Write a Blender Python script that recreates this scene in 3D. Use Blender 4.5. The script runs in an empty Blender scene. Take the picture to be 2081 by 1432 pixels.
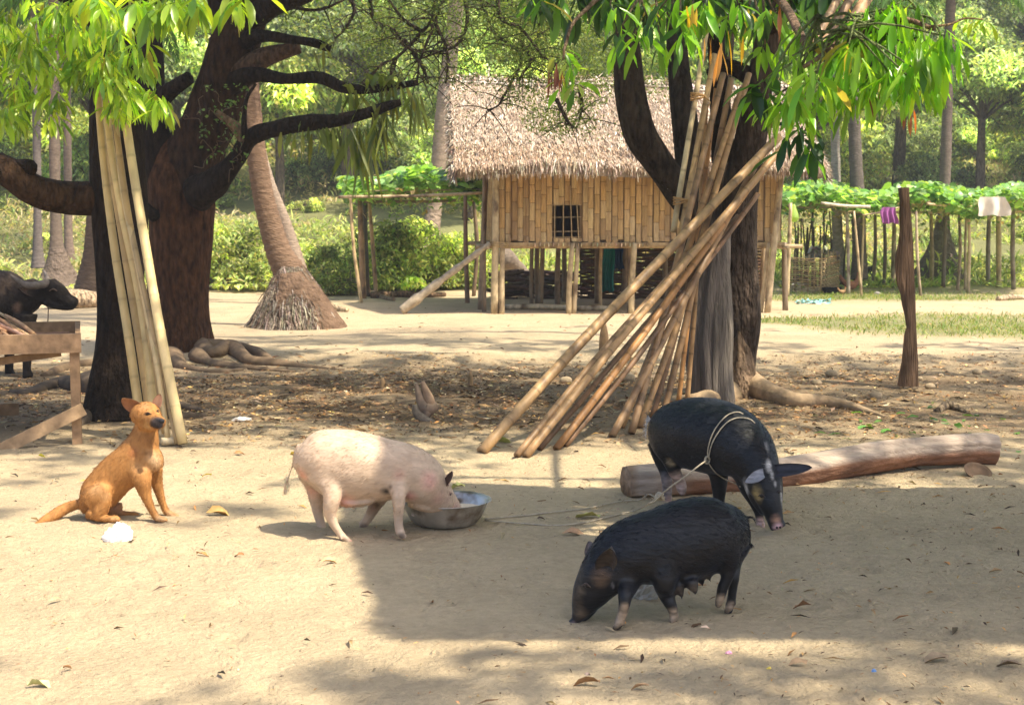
import bpy, math, random
import numpy as np
from mathutils import Vector, Matrix, Quaternion

# ------------------------------------------------------------------ camera, sky, sun, exposure
SC = bpy.context.scene
COL = SC.collection
F = 2900.0; CX, CY = 1040.5, 716.0
PITCH = math.atan(269.0 / F)
CAMH = 1.53
cam_d = bpy.data.cameras.new('camera'); cam = bpy.data.objects.new('camera', cam_d); COL.objects.link(cam)
cam.location = (0, 0, CAMH); cam.rotation_euler = (math.pi / 2 - PITCH, 0, 0)
cam_d.sensor_width = 36; cam_d.lens = 36 * F / 2081; cam_d.clip_start = 0.1; cam_d.clip_end = 600
cam_d.dof.use_dof = True; cam_d.dof.focus_distance = 7.2; cam_d.dof.aperture_fstop = 8.0
SC.camera = cam
TOSUN = Vector((0.50, -0.27, 1.0)).normalized()
w = bpy.data.worlds.new('World'); SC.world = w; w.use_nodes = True
nt = w.node_tree; bgn = nt.nodes['Background']
sky = nt.nodes.new('ShaderNodeTexSky'); sky.sky_type = 'NISHITA'; sky.sun_disc = False
sky.sun_elevation = math.asin(TOSUN.z); sky.sun_rotation = math.atan2(TOSUN.x, TOSUN.y)
sky.dust_density = 3.5; sky.air_density = 1.0; sky.ozone_density = 1.0
nt.links.new(sky.outputs[0], bgn.inputs[0]); bgn.inputs[1].default_value = 0.15
sun_d = bpy.data.lights.new('sun', 'SUN'); sun = bpy.data.objects.new('sun', sun_d); COL.objects.link(sun)
sun_d.energy = 4.5; sun_d.angle = math.radians(0.9); sun_d.color = (1.0, 0.90, 0.70)
sun.rotation_euler = TOSUN.to_track_quat('Z', 'Y').to_euler()
SC.view_settings.view_transform = 'Standard'; SC.view_settings.look = 'None'
SC.view_settings.exposure = 1.02; SC.view_settings.gamma = 1.0
try:
    SC.cycles.max_bounces = 7; SC.cycles.diffuse_bounces = 4; SC.cycles.transmission_bounces = 4
    SC.cycles.transparent_max_bounces = 6; SC.cycles.use_denoising = True
except Exception: pass

# ------------------------------------------------------------------ helpers
rng = np.random.default_rng(11); random.seed(11)
sp, cp = math.sin(PITCH), math.cos(PITCH)
def gz(x, y):
    """height of the yard (numpy friendly)"""
    x = np.asarray(x, float); y = np.asarray(y, float)
    fa = .15 + .85 / (1 + np.exp(-(y - 10.0) * 2))
    z = fa * (0.010 * np.sin(1.3 * x + 0.7 * y) * np.sin(0.9 * y - 0.5 * x + 1.0) + 0.006 * np.sin(4.1 * x + 1.7) * np.sin(3.3 * y + 0.8 * x))
    near = 1 / (1 + np.exp((y - 4.6) * 9))
    z = z + near * 0.035 * np.sin(2.3 * x + 1.0) * np.sin(2.9 * y)
    edge = 15.4 + 0.35 * np.sin(1.1 * x) + 0.2 * np.sin(2.7 * x + 1)
    z = z + 0.075 / (1 + np.exp(-(y - edge) * 9))
    t = np.clip((y - 36) / 60.0, 0, 3)
    z = z + 15.0 * t ** 1.1
    return z
def ray(px, py):
    u = (px - CX) / F; v = -(py - CY) / F
    return Vector((u, cp + v * sp, -sp + v * cp))
def P(px, py, D):
    d = ray(px, py); t = D / d.y
    return Vector((d.x * t, D, CAMH + d.z * t))
def G(px, py):
    d = ray(px, py); z = 0.0
    for _ in range(6):
        t = (CAMH - z) / -d.z; z = float(gz(d.x * t, d.y * t))
    return Vector((d.x * t, d.y * t, z))
def GD(px, D):
    x = (px - CX) / F * D * 1.0
    return Vector((x, D, float(gz(x, D))))
def pxm(D): return D / F
def project(p):
    """arrays (N,3) -> pixel x,y"""
    p = np.asarray(p, float); x, y, z = p[..., 0], p[..., 1], p[..., 2] - CAMH
    f = y * cp - z * sp; up = y * sp + z * cp
    f = np.where(np.abs(f) < 1e-3, 1e-3, f)
    return CX + F * x / f, CY - F * up / f, f

def tag(o, label=None, cat=None, group=None, kind=None):
    if label: o['label'] = label
    if cat: o['category'] = cat
    if group: o['group'] = group
    if kind: o['kind'] = kind
    return o
def empty(name, loc, label, cat, group=None):
    o = bpy.data.objects.new(name, None); COL.objects.link(o); o.location = loc; o.empty_display_size = 0.1
    return tag(o, label, cat, group)

class MB:
    """collects geometry with a colour per vertex, links it as ONE mesh object"""
    def __init__(s): s.v = []; s.f4 = []; s.f3 = []; s.c = []; s.n = 0
    def add(s, v, f4=None, f3=None, c=(1, 1, 1)):
        v = np.asarray(v, float).reshape(-1, 3); n = len(v)
        c = np.asarray(c, float)
        if c.ndim == 1: c = np.tile(c, (n, 1))
        s.v.append(v); s.c.append(c)
        if f4 is not None and len(f4): s.f4.append(np.asarray(f4, int) + s.n)
        if f3 is not None and len(f3): s.f3.append(np.asarray(f3, int) + s.n)
        s.n += n; return s
    def mesh(s, name, mats, smooth=True):
        v = np.concatenate(s.v); c = np.concatenate(s.c)
        f4 = np.concatenate(s.f4) if s.f4 else np.zeros((0, 4), int)
        f3 = np.concatenate(s.f3) if s.f3 else np.zeros((0, 3), int)
        me = bpy.data.meshes.new(name)
        me.vertices.add(len(v)); me.vertices.foreach_set('co', v.astype(np.float32).ravel())
        nl = len(f4) * 4 + len(f3) * 3; me.loops.add(nl); me.polygons.add(len(f4) + len(f3))
        me.loops.foreach_set('vertex_index', np.concatenate([f4.ravel(), f3.ravel()]).astype(np.int32))
        st = np.concatenate([np.arange(len(f4)) * 4, len(f4) * 4 + np.arange(len(f3)) * 3])
        me.polygons.foreach_set('loop_start', st.astype(np.int32))
        me.update(calc_edges=True); me.validate()
        a = me.color_attributes.new('col', 'FLOAT_COLOR', 'POINT')
        if len(me.vertices) == len(c):
            a.data.foreach_set('color', np.concatenate([c, np.ones((len(c), 1))], 1).astype(np.float32).ravel())
        me.polygons.foreach_set('use_smooth', np.full(len(me.polygons), bool(smooth)))
        for m in (mats if isinstance(mats, (list, tuple)) else [mats]): me.materials.append(m)
        return me
    def build(s, name, mats, parent=None, loc=None, smooth=True):
        """world-coordinate geometry; loc = origin of the object"""
        off = Vector((0, 0, 0))
        if parent is not None: off = parent.matrix_basis.translation.copy() if parent.parent is None else parent.matrix_basis.translation + parent.parent.matrix_basis.translation
        if loc is not None: off = Vector(loc)
        for i in range(len(s.v)): s.v[i] = s.v[i] - np.array(off)
        o = bpy.data.objects.new(name, s.mesh(name, mats, smooth)); COL.objects.link(o)
        if parent is not None: o.parent = parent
        if parent is None and loc is not None: o.location = loc
        return o

def catmull(pts, k=6):
    pts = np.asarray(pts, float); n = len(pts)
    if n < 3 or k <= 1:
        if k <= 1: return pts
        out = []
        for i in range(n - 1):
            for t in np.arange(k) / k: out.append(pts[i] * (1 - t) + pts[i + 1] * t)
        out.append(pts[-1]); return np.array(out)
    e = np.vstack([2 * pts[0] - pts[1], pts, 2 * pts[-1] - pts[-2]]); out = []
    for i in range(n - 1):
        p0, p1, p2, p3 = e[i:i + 4]
        for t in np.arange(k) / k:
            out.append(0.5 * ((2 * p1) + (-p0 + p2) * t + (2 * p0 - 5 * p1 + 4 * p2 - p3) * t * t + (-p0 + 3 * p1 - 3 * p2 + p3) * t ** 3))
    out.append(pts[-1]); return np.array(out)

def smoothnoise(p, s, seed=0):
    """cheap smooth pseudo noise in [-1,1]; p (N,3)"""
    r = np.random.default_rng(seed); o = np.zeros(len(p))
    for i in range(6):
        k = r.normal(size=3); k /= np.linalg.norm(k); k *= s * (0.7 + 0.25 * i)
        o += np.sin(p @ k + r.uniform(0, 6.28)) / (1 + 0.25 * i)
    return o / 3.4

def tube(mb, pts, k=6, seg=12, c=(1, 1, 1), rough=0.0, rs=9.0, seed=0, lat=None, cap=True, c2=None, groove=None):
    """pts: list of (Vector, r_vertical[, r_lateral]).  lat: fixed lateral axis (animals)"""
    A = []
    for q in pts:
        A.append(list(q[0]) + [q[1], q[2] if len(q) > 2 else q[1]])
    A = catmull(A, k); p = A[:, :3]; rv = np.maximum(A[:, 3], 1e-4); rl = np.maximum(A[:, 4], 1e-4)
    T = np.gradient(p, axis=0); T /= np.linalg.norm(T, axis=1)[:, None] + 1e-9
    n = len(p)
    if lat is not None:
        L = np.tile(np.array(lat, float), (n, 1)); L -= (L * T).sum(1)[:, None] * T; L /= np.linalg.norm(L, axis=1)[:, None]
    else:
        L = np.zeros((n, 3)); ref = np.array([1.0, 0, 0]) if abs(T[0, 0]) < 0.8 else np.array([0, 0, 1.0])
        l = ref - ref @ T[0] * T[0]; l /= np.linalg.norm(l); L[0] = l
        for i in range(1, n):
            l = L[i - 1] - (L[i - 1] @ T[i]) * T[i]; L[i] = l / np.linalg.norm(l)
    U = np.cross(L, T)
    th = np.arange(seg) / seg * 2 * math.pi
    ring = p[:, None] + L[:, None] * (np.cos(th)[None, :, None] * rl[:, None, None]) + U[:, None] * (np.sin(th)[None, :, None] * rv[:, None, None])
    if rough:
        nz = smoothnoise(ring.reshape(-1, 3) * np.array([1, 1, 0.45]), rs, seed).reshape(n, seg) + 0.6 * smoothnoise(ring.reshape(-1, 3) * np.array([1, 1, 0.3]), rs * 2.6, seed + 1).reshape(n, seg)
        ring = p[:, None] + (ring - p[:, None]) * (1 + rough * nz[:, :, None])
    if groove:
        ga, gk, gs = groove; arc = np.r_[0, np.cumsum(np.linalg.norm(np.diff(p, axis=0), axis=1))]
        gp_ = np.stack([np.tile(np.cos(th), n) * gk, np.tile(np.sin(th), n) * gk, np.repeat(arc, seg) * gs], 1); gn = smoothnoise(gp_, 1.0, seed + 7); g2 = smoothnoise(gp_ * [2.3, 2.3, 1.6], 1.0, seed + 8)
        gr_ = (-np.abs(gn) * 1.4 + .4 + .4 * g2).reshape(n, seg); ring = p[:, None] + (ring - p[:, None]) * (1 + ga * gr_[:, :, None])
    v = ring.reshape(-1, 3); f = []
    i = np.arange(n - 1)[:, None] * seg; j = np.arange(seg)[None]; j2 = (j + 1) % seg
    f = np.stack([i + j, i + j2, i + seg + j2, i + seg + j], -1).reshape(-1, 4)
    f3 = []
    if cap:
        v = np.vstack([v, p[0] - T[0] * rv[0] * 0.3 * 0, p[-1]]); a, b = n * seg, n * seg + 1
        for q in range(seg):
            f3.append((a, (q + 1) % seg, q)); f3.append((b, (n - 1) * seg + q, (n - 1) * seg + (q + 1) % seg))
    cc = c
    if c2 is not None:
        t = np.linspace(0, 1, n)[:, None]; cr = np.array(c) * (1 - t) + np.array(c2) * t
        cc = np.repeat(cr, seg, 0)
        if cap: cc = np.vstack([cc, cr[:1], cr[-1:]])
    mb.add(v, f, f3, cc); return mb

def box(mb, c, sx, sy, sz, R=None, col=(1, 1, 1), jit=0.0):
    v = np.array([[x, y, z] for x in (-.5, .5) for y in (-.5, .5) for z in (-.5, .5)], float) * [sx, sy, sz]
    if jit: v += rng.normal(0, jit, v.shape)
    if R is not None: v = v @ np.array(R.to_3x3() if hasattr(R, 'to_3x3') else R).T
    v = v + np.array(c)
    mb.add(v, [(0, 1, 3, 2), (4, 6, 7, 5), (0, 4, 5, 1), (2, 3, 7, 6), (0, 2, 6, 4), (1, 5, 7, 3)], None, col)
def plank(mb, a, b, wdt, thk, up=(0, 0, 1), col=(1, 1, 1)):
    a = np.array(a, float); b = np.array(b, float); t = b - a; L = np.linalg.norm(t); t /= L
    up = np.array(up, float); s = np.cross(t, up); s /= np.linalg.norm(s); u = np.cross(s, t)
    R = np.stack([t, s, u], 1)
    box(mb, (a + b) / 2, L, thk, wdt, Matrix(R.tolist()), col)

def leaves(mb, base, d, L, W, col, nseg=3, droop=0.5, fold=0.25, wave=0.0, up=(0, 0, 1), prof=None):
    """vectorised leaf blades. base,d (N,3); L,W (N,); col (N,3)"""
    base = np.asarray(base, float); N = len(base)
    if N == 0: return
    d = np.asarray(d, float); d = d / (np.linalg.norm(d, axis=1)[:, None] + 1e-9)
    L = np.broadcast_to(np.asarray(L, float), (N,)); W = np.broadcast_to(np.asarray(W, float), (N,))
    droop = np.broadcast_to(np.asarray(droop, float), (N,))
    upv = np.tile(np.array(up, float), (N, 1)) + rng.normal(0, 0.35, (N, 3))
    s = np.cross(d, upv); s /= np.linalg.norm(s, axis=1)[:, None] + 1e-9
    nrm = np.cross(s, d)
    rows = []
    if prof is None: prof = [0.12, 0.72, 1.0, 0.8, 0.0] if nseg == 4 else [0.12, 0.9, 0.85, 0.0] if nseg == 3 else [0.15, 1.0, 0.0]
    cur = base.copy(); dd = d.copy(); step = L / nseg
    for i in range(nseg + 1):
        wv = W * prof[i] * 0.5
        wob = nrm * (rng.normal(0, 1, (N, 1)) * wave * W[:, None]) if wave else 0
        up_off = nrm * (wv * fold)[:, None]
        rows.append(np.stack([cur - s * wv[:, None] + up_off + wob, cur, cur + s * wv[:, None] + up_off - wob], 1))
        dd = dd + np.array([0, 0, -1.0]) * (droop / nseg)[:, None]; dd /= np.linalg.norm(dd, axis=1)[:, None]
        cur = cur + dd * step[:, None]
        nrm = np.cross(s, dd)
    v = np.stack(rows, 1)  # N, nseg+1, 3, 3
    nv = (nseg + 1) * 3; f = []
    for i in range(nseg):
        for j in range(2):
            a = i * 3 + j; f.append((a, a + 1, a + 4, a + 3))
    f = (np.array(f)[None] + (np.arange(N) * nv)[:, None, None]).reshape(-1, 4)
    col = np.asarray(col, float)
    if col.ndim == 1: col = np.tile(col, (N, 1))
    mb.add(v.reshape(-1, 3), f, None, np.repeat(col, nv, 0))

def cards(mb, c, size, col, flat=0.0, asp=0.55):
    """tiny leaf shaped quads, random orientation. c (N,3)"""
    N = len(c); c = np.asarray(c, float)
    n = rng.normal(size=(N, 3)); n[:, 2] = n[:, 2] * 1 + flat; n /= np.linalg.norm(n, axis=1)[:, None]
    a = rng.normal(size=(N, 3)); a -= (a * n).sum(1)[:, None] * n; a /= np.linalg.norm(a, axis=1)[:, None]
    b = np.cross(n, a); size = np.broadcast_to(np.asarray(size, float), (N,))[:, None]
    v = np.stack([c - a * size * .5, c - b * size * .5 * asp + a * size * .08, c + a * size * .5, c + b * size * .5 * asp - a * size * .05], 1)
    f = np.arange(N * 4).reshape(N, 4); col = np.asarray(col, float)
    if col.ndim == 1: col = np.tile(col, (N, 1))
    mb.add(v.reshape(-1, 3), f, None, np.repeat(col, 4, 0))

def vary(base, N, amt=0.25, hue=0.08):
    base = np.array(base, float); b = rng.lognormal(0, amt, (N, 1)); h = rng.normal(0, hue, (N, 3))
    return np.clip(base * b * (1 + h), 0.003, 0.95)
def pick(cols, N, p=None, amt=0.2, hue=0.06):
    cols = np.array(cols, float); i = rng.choice(len(cols), N, p=p)
    return np.clip(cols[i] * rng.lognormal(0, amt, (N, 1)) * (1 + rng.normal(0, hue, (N, 3))), 0.003, 0.95)

# ------------------------------------------------------------------ materials
def new_mat(name):
    m = bpy.data.materials.new(name); m.use_nodes = True; n = m.node_tree.nodes; n.clear()
    out = n.new('ShaderNodeOutputMaterial'); bs = n.new('ShaderNodeBsdfPrincipled')
    m.node_tree.links.new(bs.outputs[0], out.inputs[0]); return m, m.node_tree, bs, out
def mat_col(name, rough=0.8, nscale=30, namt=0.35, bump=0.3, bscale=60, stretch=(1, 1, 1), spec=0.3, dist=0.01, metal=0.0, second=None, s2=4.0, det=5):
    """base colour = vertex colour modulated by noise; bumped"""
    m, t, bs, out = new_mat(name); N = t.nodes; K = t.links.new
    at = N.new('ShaderNodeAttribute'); at.attribute_name = 'col'
    tc = N.new('ShaderNodeTexCoord'); mp = N.new('ShaderNodeMapping'); mp.inputs['Scale'].default_value = stretch
    K(tc.outputs['Object'], mp.inputs[0])
    nz = N.new('ShaderNodeTexNoise'); nz.inputs['Scale'].default_value = nscale; nz.inputs['Detail'].default_value = det; K(mp.outputs[0], nz.inputs[0])
    mr = N.new('ShaderNodeMapRange'); mr.inputs[1].default_value = 0.25; mr.inputs[2].default_value = 0.75
    mr.inputs[3].default_value = 1 - namt; mr.inputs[4].default_value = 1 + namt; K(nz.outputs[0], mr.inputs[0])
    mx = N.new('ShaderNodeVectorMath'); mx.operation = 'SCALE'; K(at.outputs['Color'], mx.inputs[0]); K(mr.outputs[0], mx.inputs['Scale'])
    src = mx.outputs[0]
    if second is not None:
        n2 = N.new('ShaderNodeTexNoise'); n2.inputs['Scale'].default_value = s2; n2.inputs['Detail'].default_value = 6; K(mp.outputs[0], n2.inputs[0])
        r2 = N.new('ShaderNodeMapRange'); r2.inputs[1].default_value = 0.5; r2.inputs[2].default_value = 0.68; K(n2.outputs[0], r2.inputs[0])
        mm = N.new('ShaderNodeMix'); mm.data_type = 'RGBA'; K(r2.outputs[0], mm.inputs[0]); K(src, mm.inputs[6]); mm.inputs[7].default_value = (*second, 1); src = mm.outputs[2]
    K(src, bs.inputs['Base Color'])
    bs.inputs['Roughness'].default_value = rough; bs.inputs['Specular IOR Level'].default_value = spec; bs.inputs['Metallic'].default_value = metal
    if bump:
        nb = N.new('ShaderNodeTexNoise'); nb.inputs['Scale'].default_value = bscale; nb.inputs['Detail'].default_value = 6; K(mp.outputs[0], nb.inputs[0])
        bp = N.new('ShaderNodeBump'); bp.inputs['Strength'].default_value = bump; bp.inputs['Distance'].default_value = dist; K(nb.outputs[0], bp.inputs['Height']); K(bp.outputs[0], bs.inputs['Normal'])
    return m
def mat_leaf(name, trans=0.4, rough=0.45, gain=1.9, warm=(1.0, 1.0, 0.45), spec=0.35):
    m, t, bs, out = new_mat(name); N = t.nodes; K = t.links.new
    at = N.new('ShaderNodeAttribute'); at.attribute_name = 'col'; K(at.outputs['Color'], bs.inputs['Base Color'])
    bs.inputs['Roughness'].default_value = rough; bs.inputs['Specular IOR Level'].default_value = spec
    tr = N.new('ShaderNodeBsdfTranslucent'); sc = N.new('ShaderNodeVectorMath'); sc.operation = 'MULTIPLY'
    sc.inputs[1].default_value = [gain * q for q in warm]; K(at.outputs['Color'], sc.inputs[0]); K(sc.outputs[0], tr.inputs[0])
    ms = N.new('ShaderNodeMixShader'); ms.inputs[0].default_value = trans
    K(bs.outputs[0], ms.inputs[1]); K(tr.outputs[0], ms.inputs[2]); K(ms.outputs[0], out.inputs[0]); return m

M_LEAF = mat_leaf('leaf_mango', 0.46, 0.30, spec=.55, gain=2.0, warm=(1.1, 1.0, 0.35))
M_LEAFD = mat_leaf('leaf_thicket', 0.38, 0.6, spec=0.2)
M_GRASS = mat_leaf('grass_blades', 0.35, 0.6)
M_BARK = mat_col('bark', 0.9, 22, 0.8, 1.0, 26, (1, 1, 0.33), 0.15, 0.12, det=8)
M_BARKG = mat_col('bark_weathered', 0.9, 10, 0.5, 1.0, 22, (3, 3, 0.25), 0.15, 0.03)
M_ROOT = mat_col('root_bark', 0.9, 12, 0.4, 0.5, 30, (1, 1, 1), 0.15, 0.015)
M_PALM = mat_col('palm_bark', 0.9, 10, 0.35, 0.8, 20, (1, 1, 3.0), 0.15, 0.03)
M_BAMB = mat_col('bamboo', 0.5, 16, 0.32, 0.3, 40, (1, 1, .6), 0.35, 0.004, second=(0.10, 0.06, 0.035), s2=5)
M_BAMC = mat_col('cream_bamboo', 0.5, 14, 0.2, 0.25, 40, (1, 1, .4), 0.35, 0.004)
M_WOOD = mat_col('sawn_wood', 0.75, 16, 0.35, 0.4, 50, (1, 1, 1), 0.2, 0.006)
M_WEAVE = mat_col('bamboo_weave', 0.6, 22, 0.3, 0.6, 50, (4, 4, 0.25), 0.3, 0.006, second=(0.22, 0.13, 0.06), s2=1.6)
M_STRAW = mat_col('straw', 0.8, 12, 0.25, 0.0, 50, (1, 1, 1), 0.15)
M_LOG = mat_col('log_wood', 0.8, 9, 0.35, 0.9, 16, (0.35, 2, 2.5), 0.2, 0.02)
M_CLOTH = mat_col('cloth', 0.85, 8, 0.15, 0.3, 60, (1, 1, 1), 0.1, 0.01)
M_DIRT = mat_col('termite_earth', 0.95, 8, 0.3, 1.0, 14, (1, 1, 1), 0.1, 0.08)
M_DRY = mat_col('dry_leaf', 0.75, 30, 0.3, 0.3, 70, (1, 1, 1), 0.25, 0.005)
M_ROPE = mat_col('rope', 0.85, 60, 0.25, 0.8, 220, (1, 1, 1), 0.1, 0.004)
M_STONE = mat_col('stone', 0.85, 18, 0.3, 0.6, 40, (1, 1, 1), 0.2, 0.01)
# ------------------------------------------------------------------ ground (one sheet to beyond the horizon)
def ground():
    ys = np.concatenate([np.arange(-12, 3, 0.5), np.arange(3, 9.5, 0.026), np.arange(9.5, 12, .05), np.arange(12, 20, 0.1), np.arange(20, 40, 0.4), np.arange(40, 260, 4.0)])
    xs = np.concatenate([-np.arange(8, 150, 4.0)[::-1], np.arange(-7.9, -2.8, 0.06), np.arange(-2.8, 2.8, .028), np.arange(2.8, 8, .06), np.arange(8, 150, 4.0)])
    X, Y = np.meshgrid(xs, ys); Z = gz(X, Y)
    p = np.stack([X, Y, Z], -1).reshape(-1, 3)
    fine = 0.004 * smoothnoise(p, 16, 3) + 0.003 * smoothnoise(p, 33, 4)
    lump = np.clip(smoothnoise(p, 5.5, 5) - 0.1, 0, 1)
    litter = np.clip(1 - np.abs(p[:, 1] - 12.4) / 3.4, 0, 1)
    dent = np.zeros(len(p)); nearm = (p[:, 1] > 3.5) & (p[:, 1] < 10.5) & (np.abs(p[:, 0]) < 4); pn = p[nearm]; dn_ = np.zeros(len(pn)); r_ = np.random.default_rng(77)
    for k in range(420):
        cx, cy = r_.uniform(-2.6, 2.6), r_.uniform(3.8, 9.5); ax = r_.uniform(.022, .05); a_ = r_.uniform(0, 3.14); sel = (np.abs(pn[:, 0] - cx) < .15) & (np.abs(pn[:, 1] - cy) < .15)
        dx, dy = pn[sel, 0] - cx, pn[sel, 1] - cy; u_ = dx * math.cos(a_) + dy * math.sin(a_); w2 = -dx * math.sin(a_) + dy * math.cos(a_); rr = np.sqrt((u_ / (ax * 1.5)) ** 2 + (w2 / ax) ** 2)
        dn_[sel] += -.011 * np.exp(-rr ** 4) + .004 * np.exp(-((rr - 1.45) / .3) ** 2)
    dent[nearm] = dn_; p[:, 2] += dent + nearm * .0035 * smoothnoise(p, 60, 41)
    p[:, 2] += fine * (np.abs(p[:, 1]) < 20) + 0.035 * lump * litter
    # colour of the earth itself
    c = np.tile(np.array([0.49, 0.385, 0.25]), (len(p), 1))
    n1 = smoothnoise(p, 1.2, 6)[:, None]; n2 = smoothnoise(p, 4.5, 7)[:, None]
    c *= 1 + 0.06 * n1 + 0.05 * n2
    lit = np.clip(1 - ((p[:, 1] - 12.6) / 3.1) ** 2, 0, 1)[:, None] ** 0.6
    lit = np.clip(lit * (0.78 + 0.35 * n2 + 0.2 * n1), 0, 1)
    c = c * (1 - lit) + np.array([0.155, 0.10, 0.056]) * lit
    # grass on the right of the upper yard and under the trellis
    def patch(cx, cy, rx, ry): return np.clip(1.3 - ((p[:, 0] - cx) / rx) ** 2 - ((p[:, 1] - cy) / ry) ** 2 + 0.5 * n2[:, 0] + 0.3 * n1[:, 0], 0, 1)
    g = np.clip(patch(6.6, 19.6, 2.6, 2.4) + patch(4.2, 20.6, 1.2, 0.8) + patch(6.5, 27.2, 4.0, 1.8) + np.clip((p[:, 1] - 29) / 3, 0, 1), 0, 1)[:, None]
    c = c * (1 - g * 0.75) + np.array([0.17, 0.19, 0.07]) * g * 0.75
    far = np.clip((p[:, 1] - 30) / 6, 0, 1)[:, None]
    c = c * (1 - far) + np.array([0.20, 0.20, 0.09]) * (1 + 0.3 * n1) * far
    ny, nx = X.shape
    i = (np.arange(ny - 1)[:, None] * nx + np.arange(nx - 1)[None]).reshape(-1)
    f = np.stack([i, i + 1, i + nx + 1, i + nx], -1)
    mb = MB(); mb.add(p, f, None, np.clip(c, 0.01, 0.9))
    m, t, bs, out = new_mat('sandy_earth'); N = t.nodes; K = t.links.new
    at = N.new('ShaderNodeAttribute'); at.attribute_name = 'col'; tc = N.new('ShaderNodeTexCoord')
    def noise(s, d=8):
        q = N.new('ShaderNodeTexNoise'); q.inputs['Scale'].default_value = s; q.inputs['Detail'].default_value = d; q.inputs['Roughness'].default_value = 0.62; K(tc.outputs['Object'], q.inputs[0]); return q.outputs[0]
    mp = N.new('ShaderNodeMapping'); mp.inputs['Scale'].default_value = (1, 2.2, 1); K(tc.outputs['Object'], mp.inputs[0])
    a = noise(1.7); b = noise(22); 
    v = N.new('ShaderNodeTexVoronoi'); v.inputs['Scale'].default_value = 30; K(mp.outputs[0], v.inputs[0])
    ad = N.new('ShaderNodeMath'); ad.operation = 'ADD'; K(a, ad.inputs[0]); K(b, ad.inputs[1])
    mr = N.new('ShaderNodeMapRange'); mr.inputs[1].default_value = 0.6; mr.inputs[2].default_value = 1.4; mr.inputs[3].default_value = 0.74; mr.inputs[4].default_value = 1.22; K(ad.outputs[0], mr.inputs[0])
    mx = N.new('ShaderNodeVectorMath'); mx.operation = 'SCALE'; K(at.outputs['Color'], mx.inputs[0]); K(mr.outputs[0], mx.inputs['Scale'])
    # dark crumbs
    cr = N.new('ShaderNodeMapRange'); cr.inputs[1].default_value = 0.06; cr.inputs[2].default_value = 0.12; K(v.outputs['Distance'], cr.inputs[0])
    nn = noise(3.0); th = N.new('ShaderNodeMath'); th.operation = 'GREATER_THAN'; th.inputs[1].default_value = 0.52; K(nn, th.inputs[0])
    inv = N.new('ShaderNodeMath'); inv.operation = 'SUBTRACT'; inv.inputs[0].default_value = 1.0; K(cr.outputs[0], inv.inputs[1])
    fm = N.new('ShaderNodeMath'); fm.operation = 'MULTIPLY'; K(inv.outputs[0], fm.inputs[0]); K(th.outputs[0], fm.inputs[1])
    f2 = N.new('ShaderNodeMath'); f2.operation = 'MULTIPLY'; f2.inputs[1].default_value = 0.6; K(fm.outputs[0], f2.inputs[0])
    mm = N.new('ShaderNodeMix'); mm.data_type = 'RGBA'; K(f2.outputs[0], mm.inputs[0]); K(mx.outputs[0], mm.inputs[6]); mm.inputs[7].default_value = (0.12, 0.08, 0.045, 1)
    K(mm.outputs[2], bs.inputs['Base Color']); bs.inputs['Roughness'].default_value = 0.95; bs.inputs['Specular IOR Level'].default_value = 0.12
    h = N.new('ShaderNodeMath'); h.operation = 'ADD'; K(noise(9, 10), h.inputs[0]); K(noise(45, 8), h.inputs[1])
    bp = N.new('ShaderNodeBump'); bp.inputs['Strength'].default_value = 0.8; bp.inputs['Distance'].default_value = 0.045; K(h.outputs[0], bp.inputs['Height']); K(bp.outputs[0], bs.inputs['Normal'])
    o = mb.build('ground', m); tag(o, 'sandy beige earth of the village yard', kind='structure'); 
    return o
ground()

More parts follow.
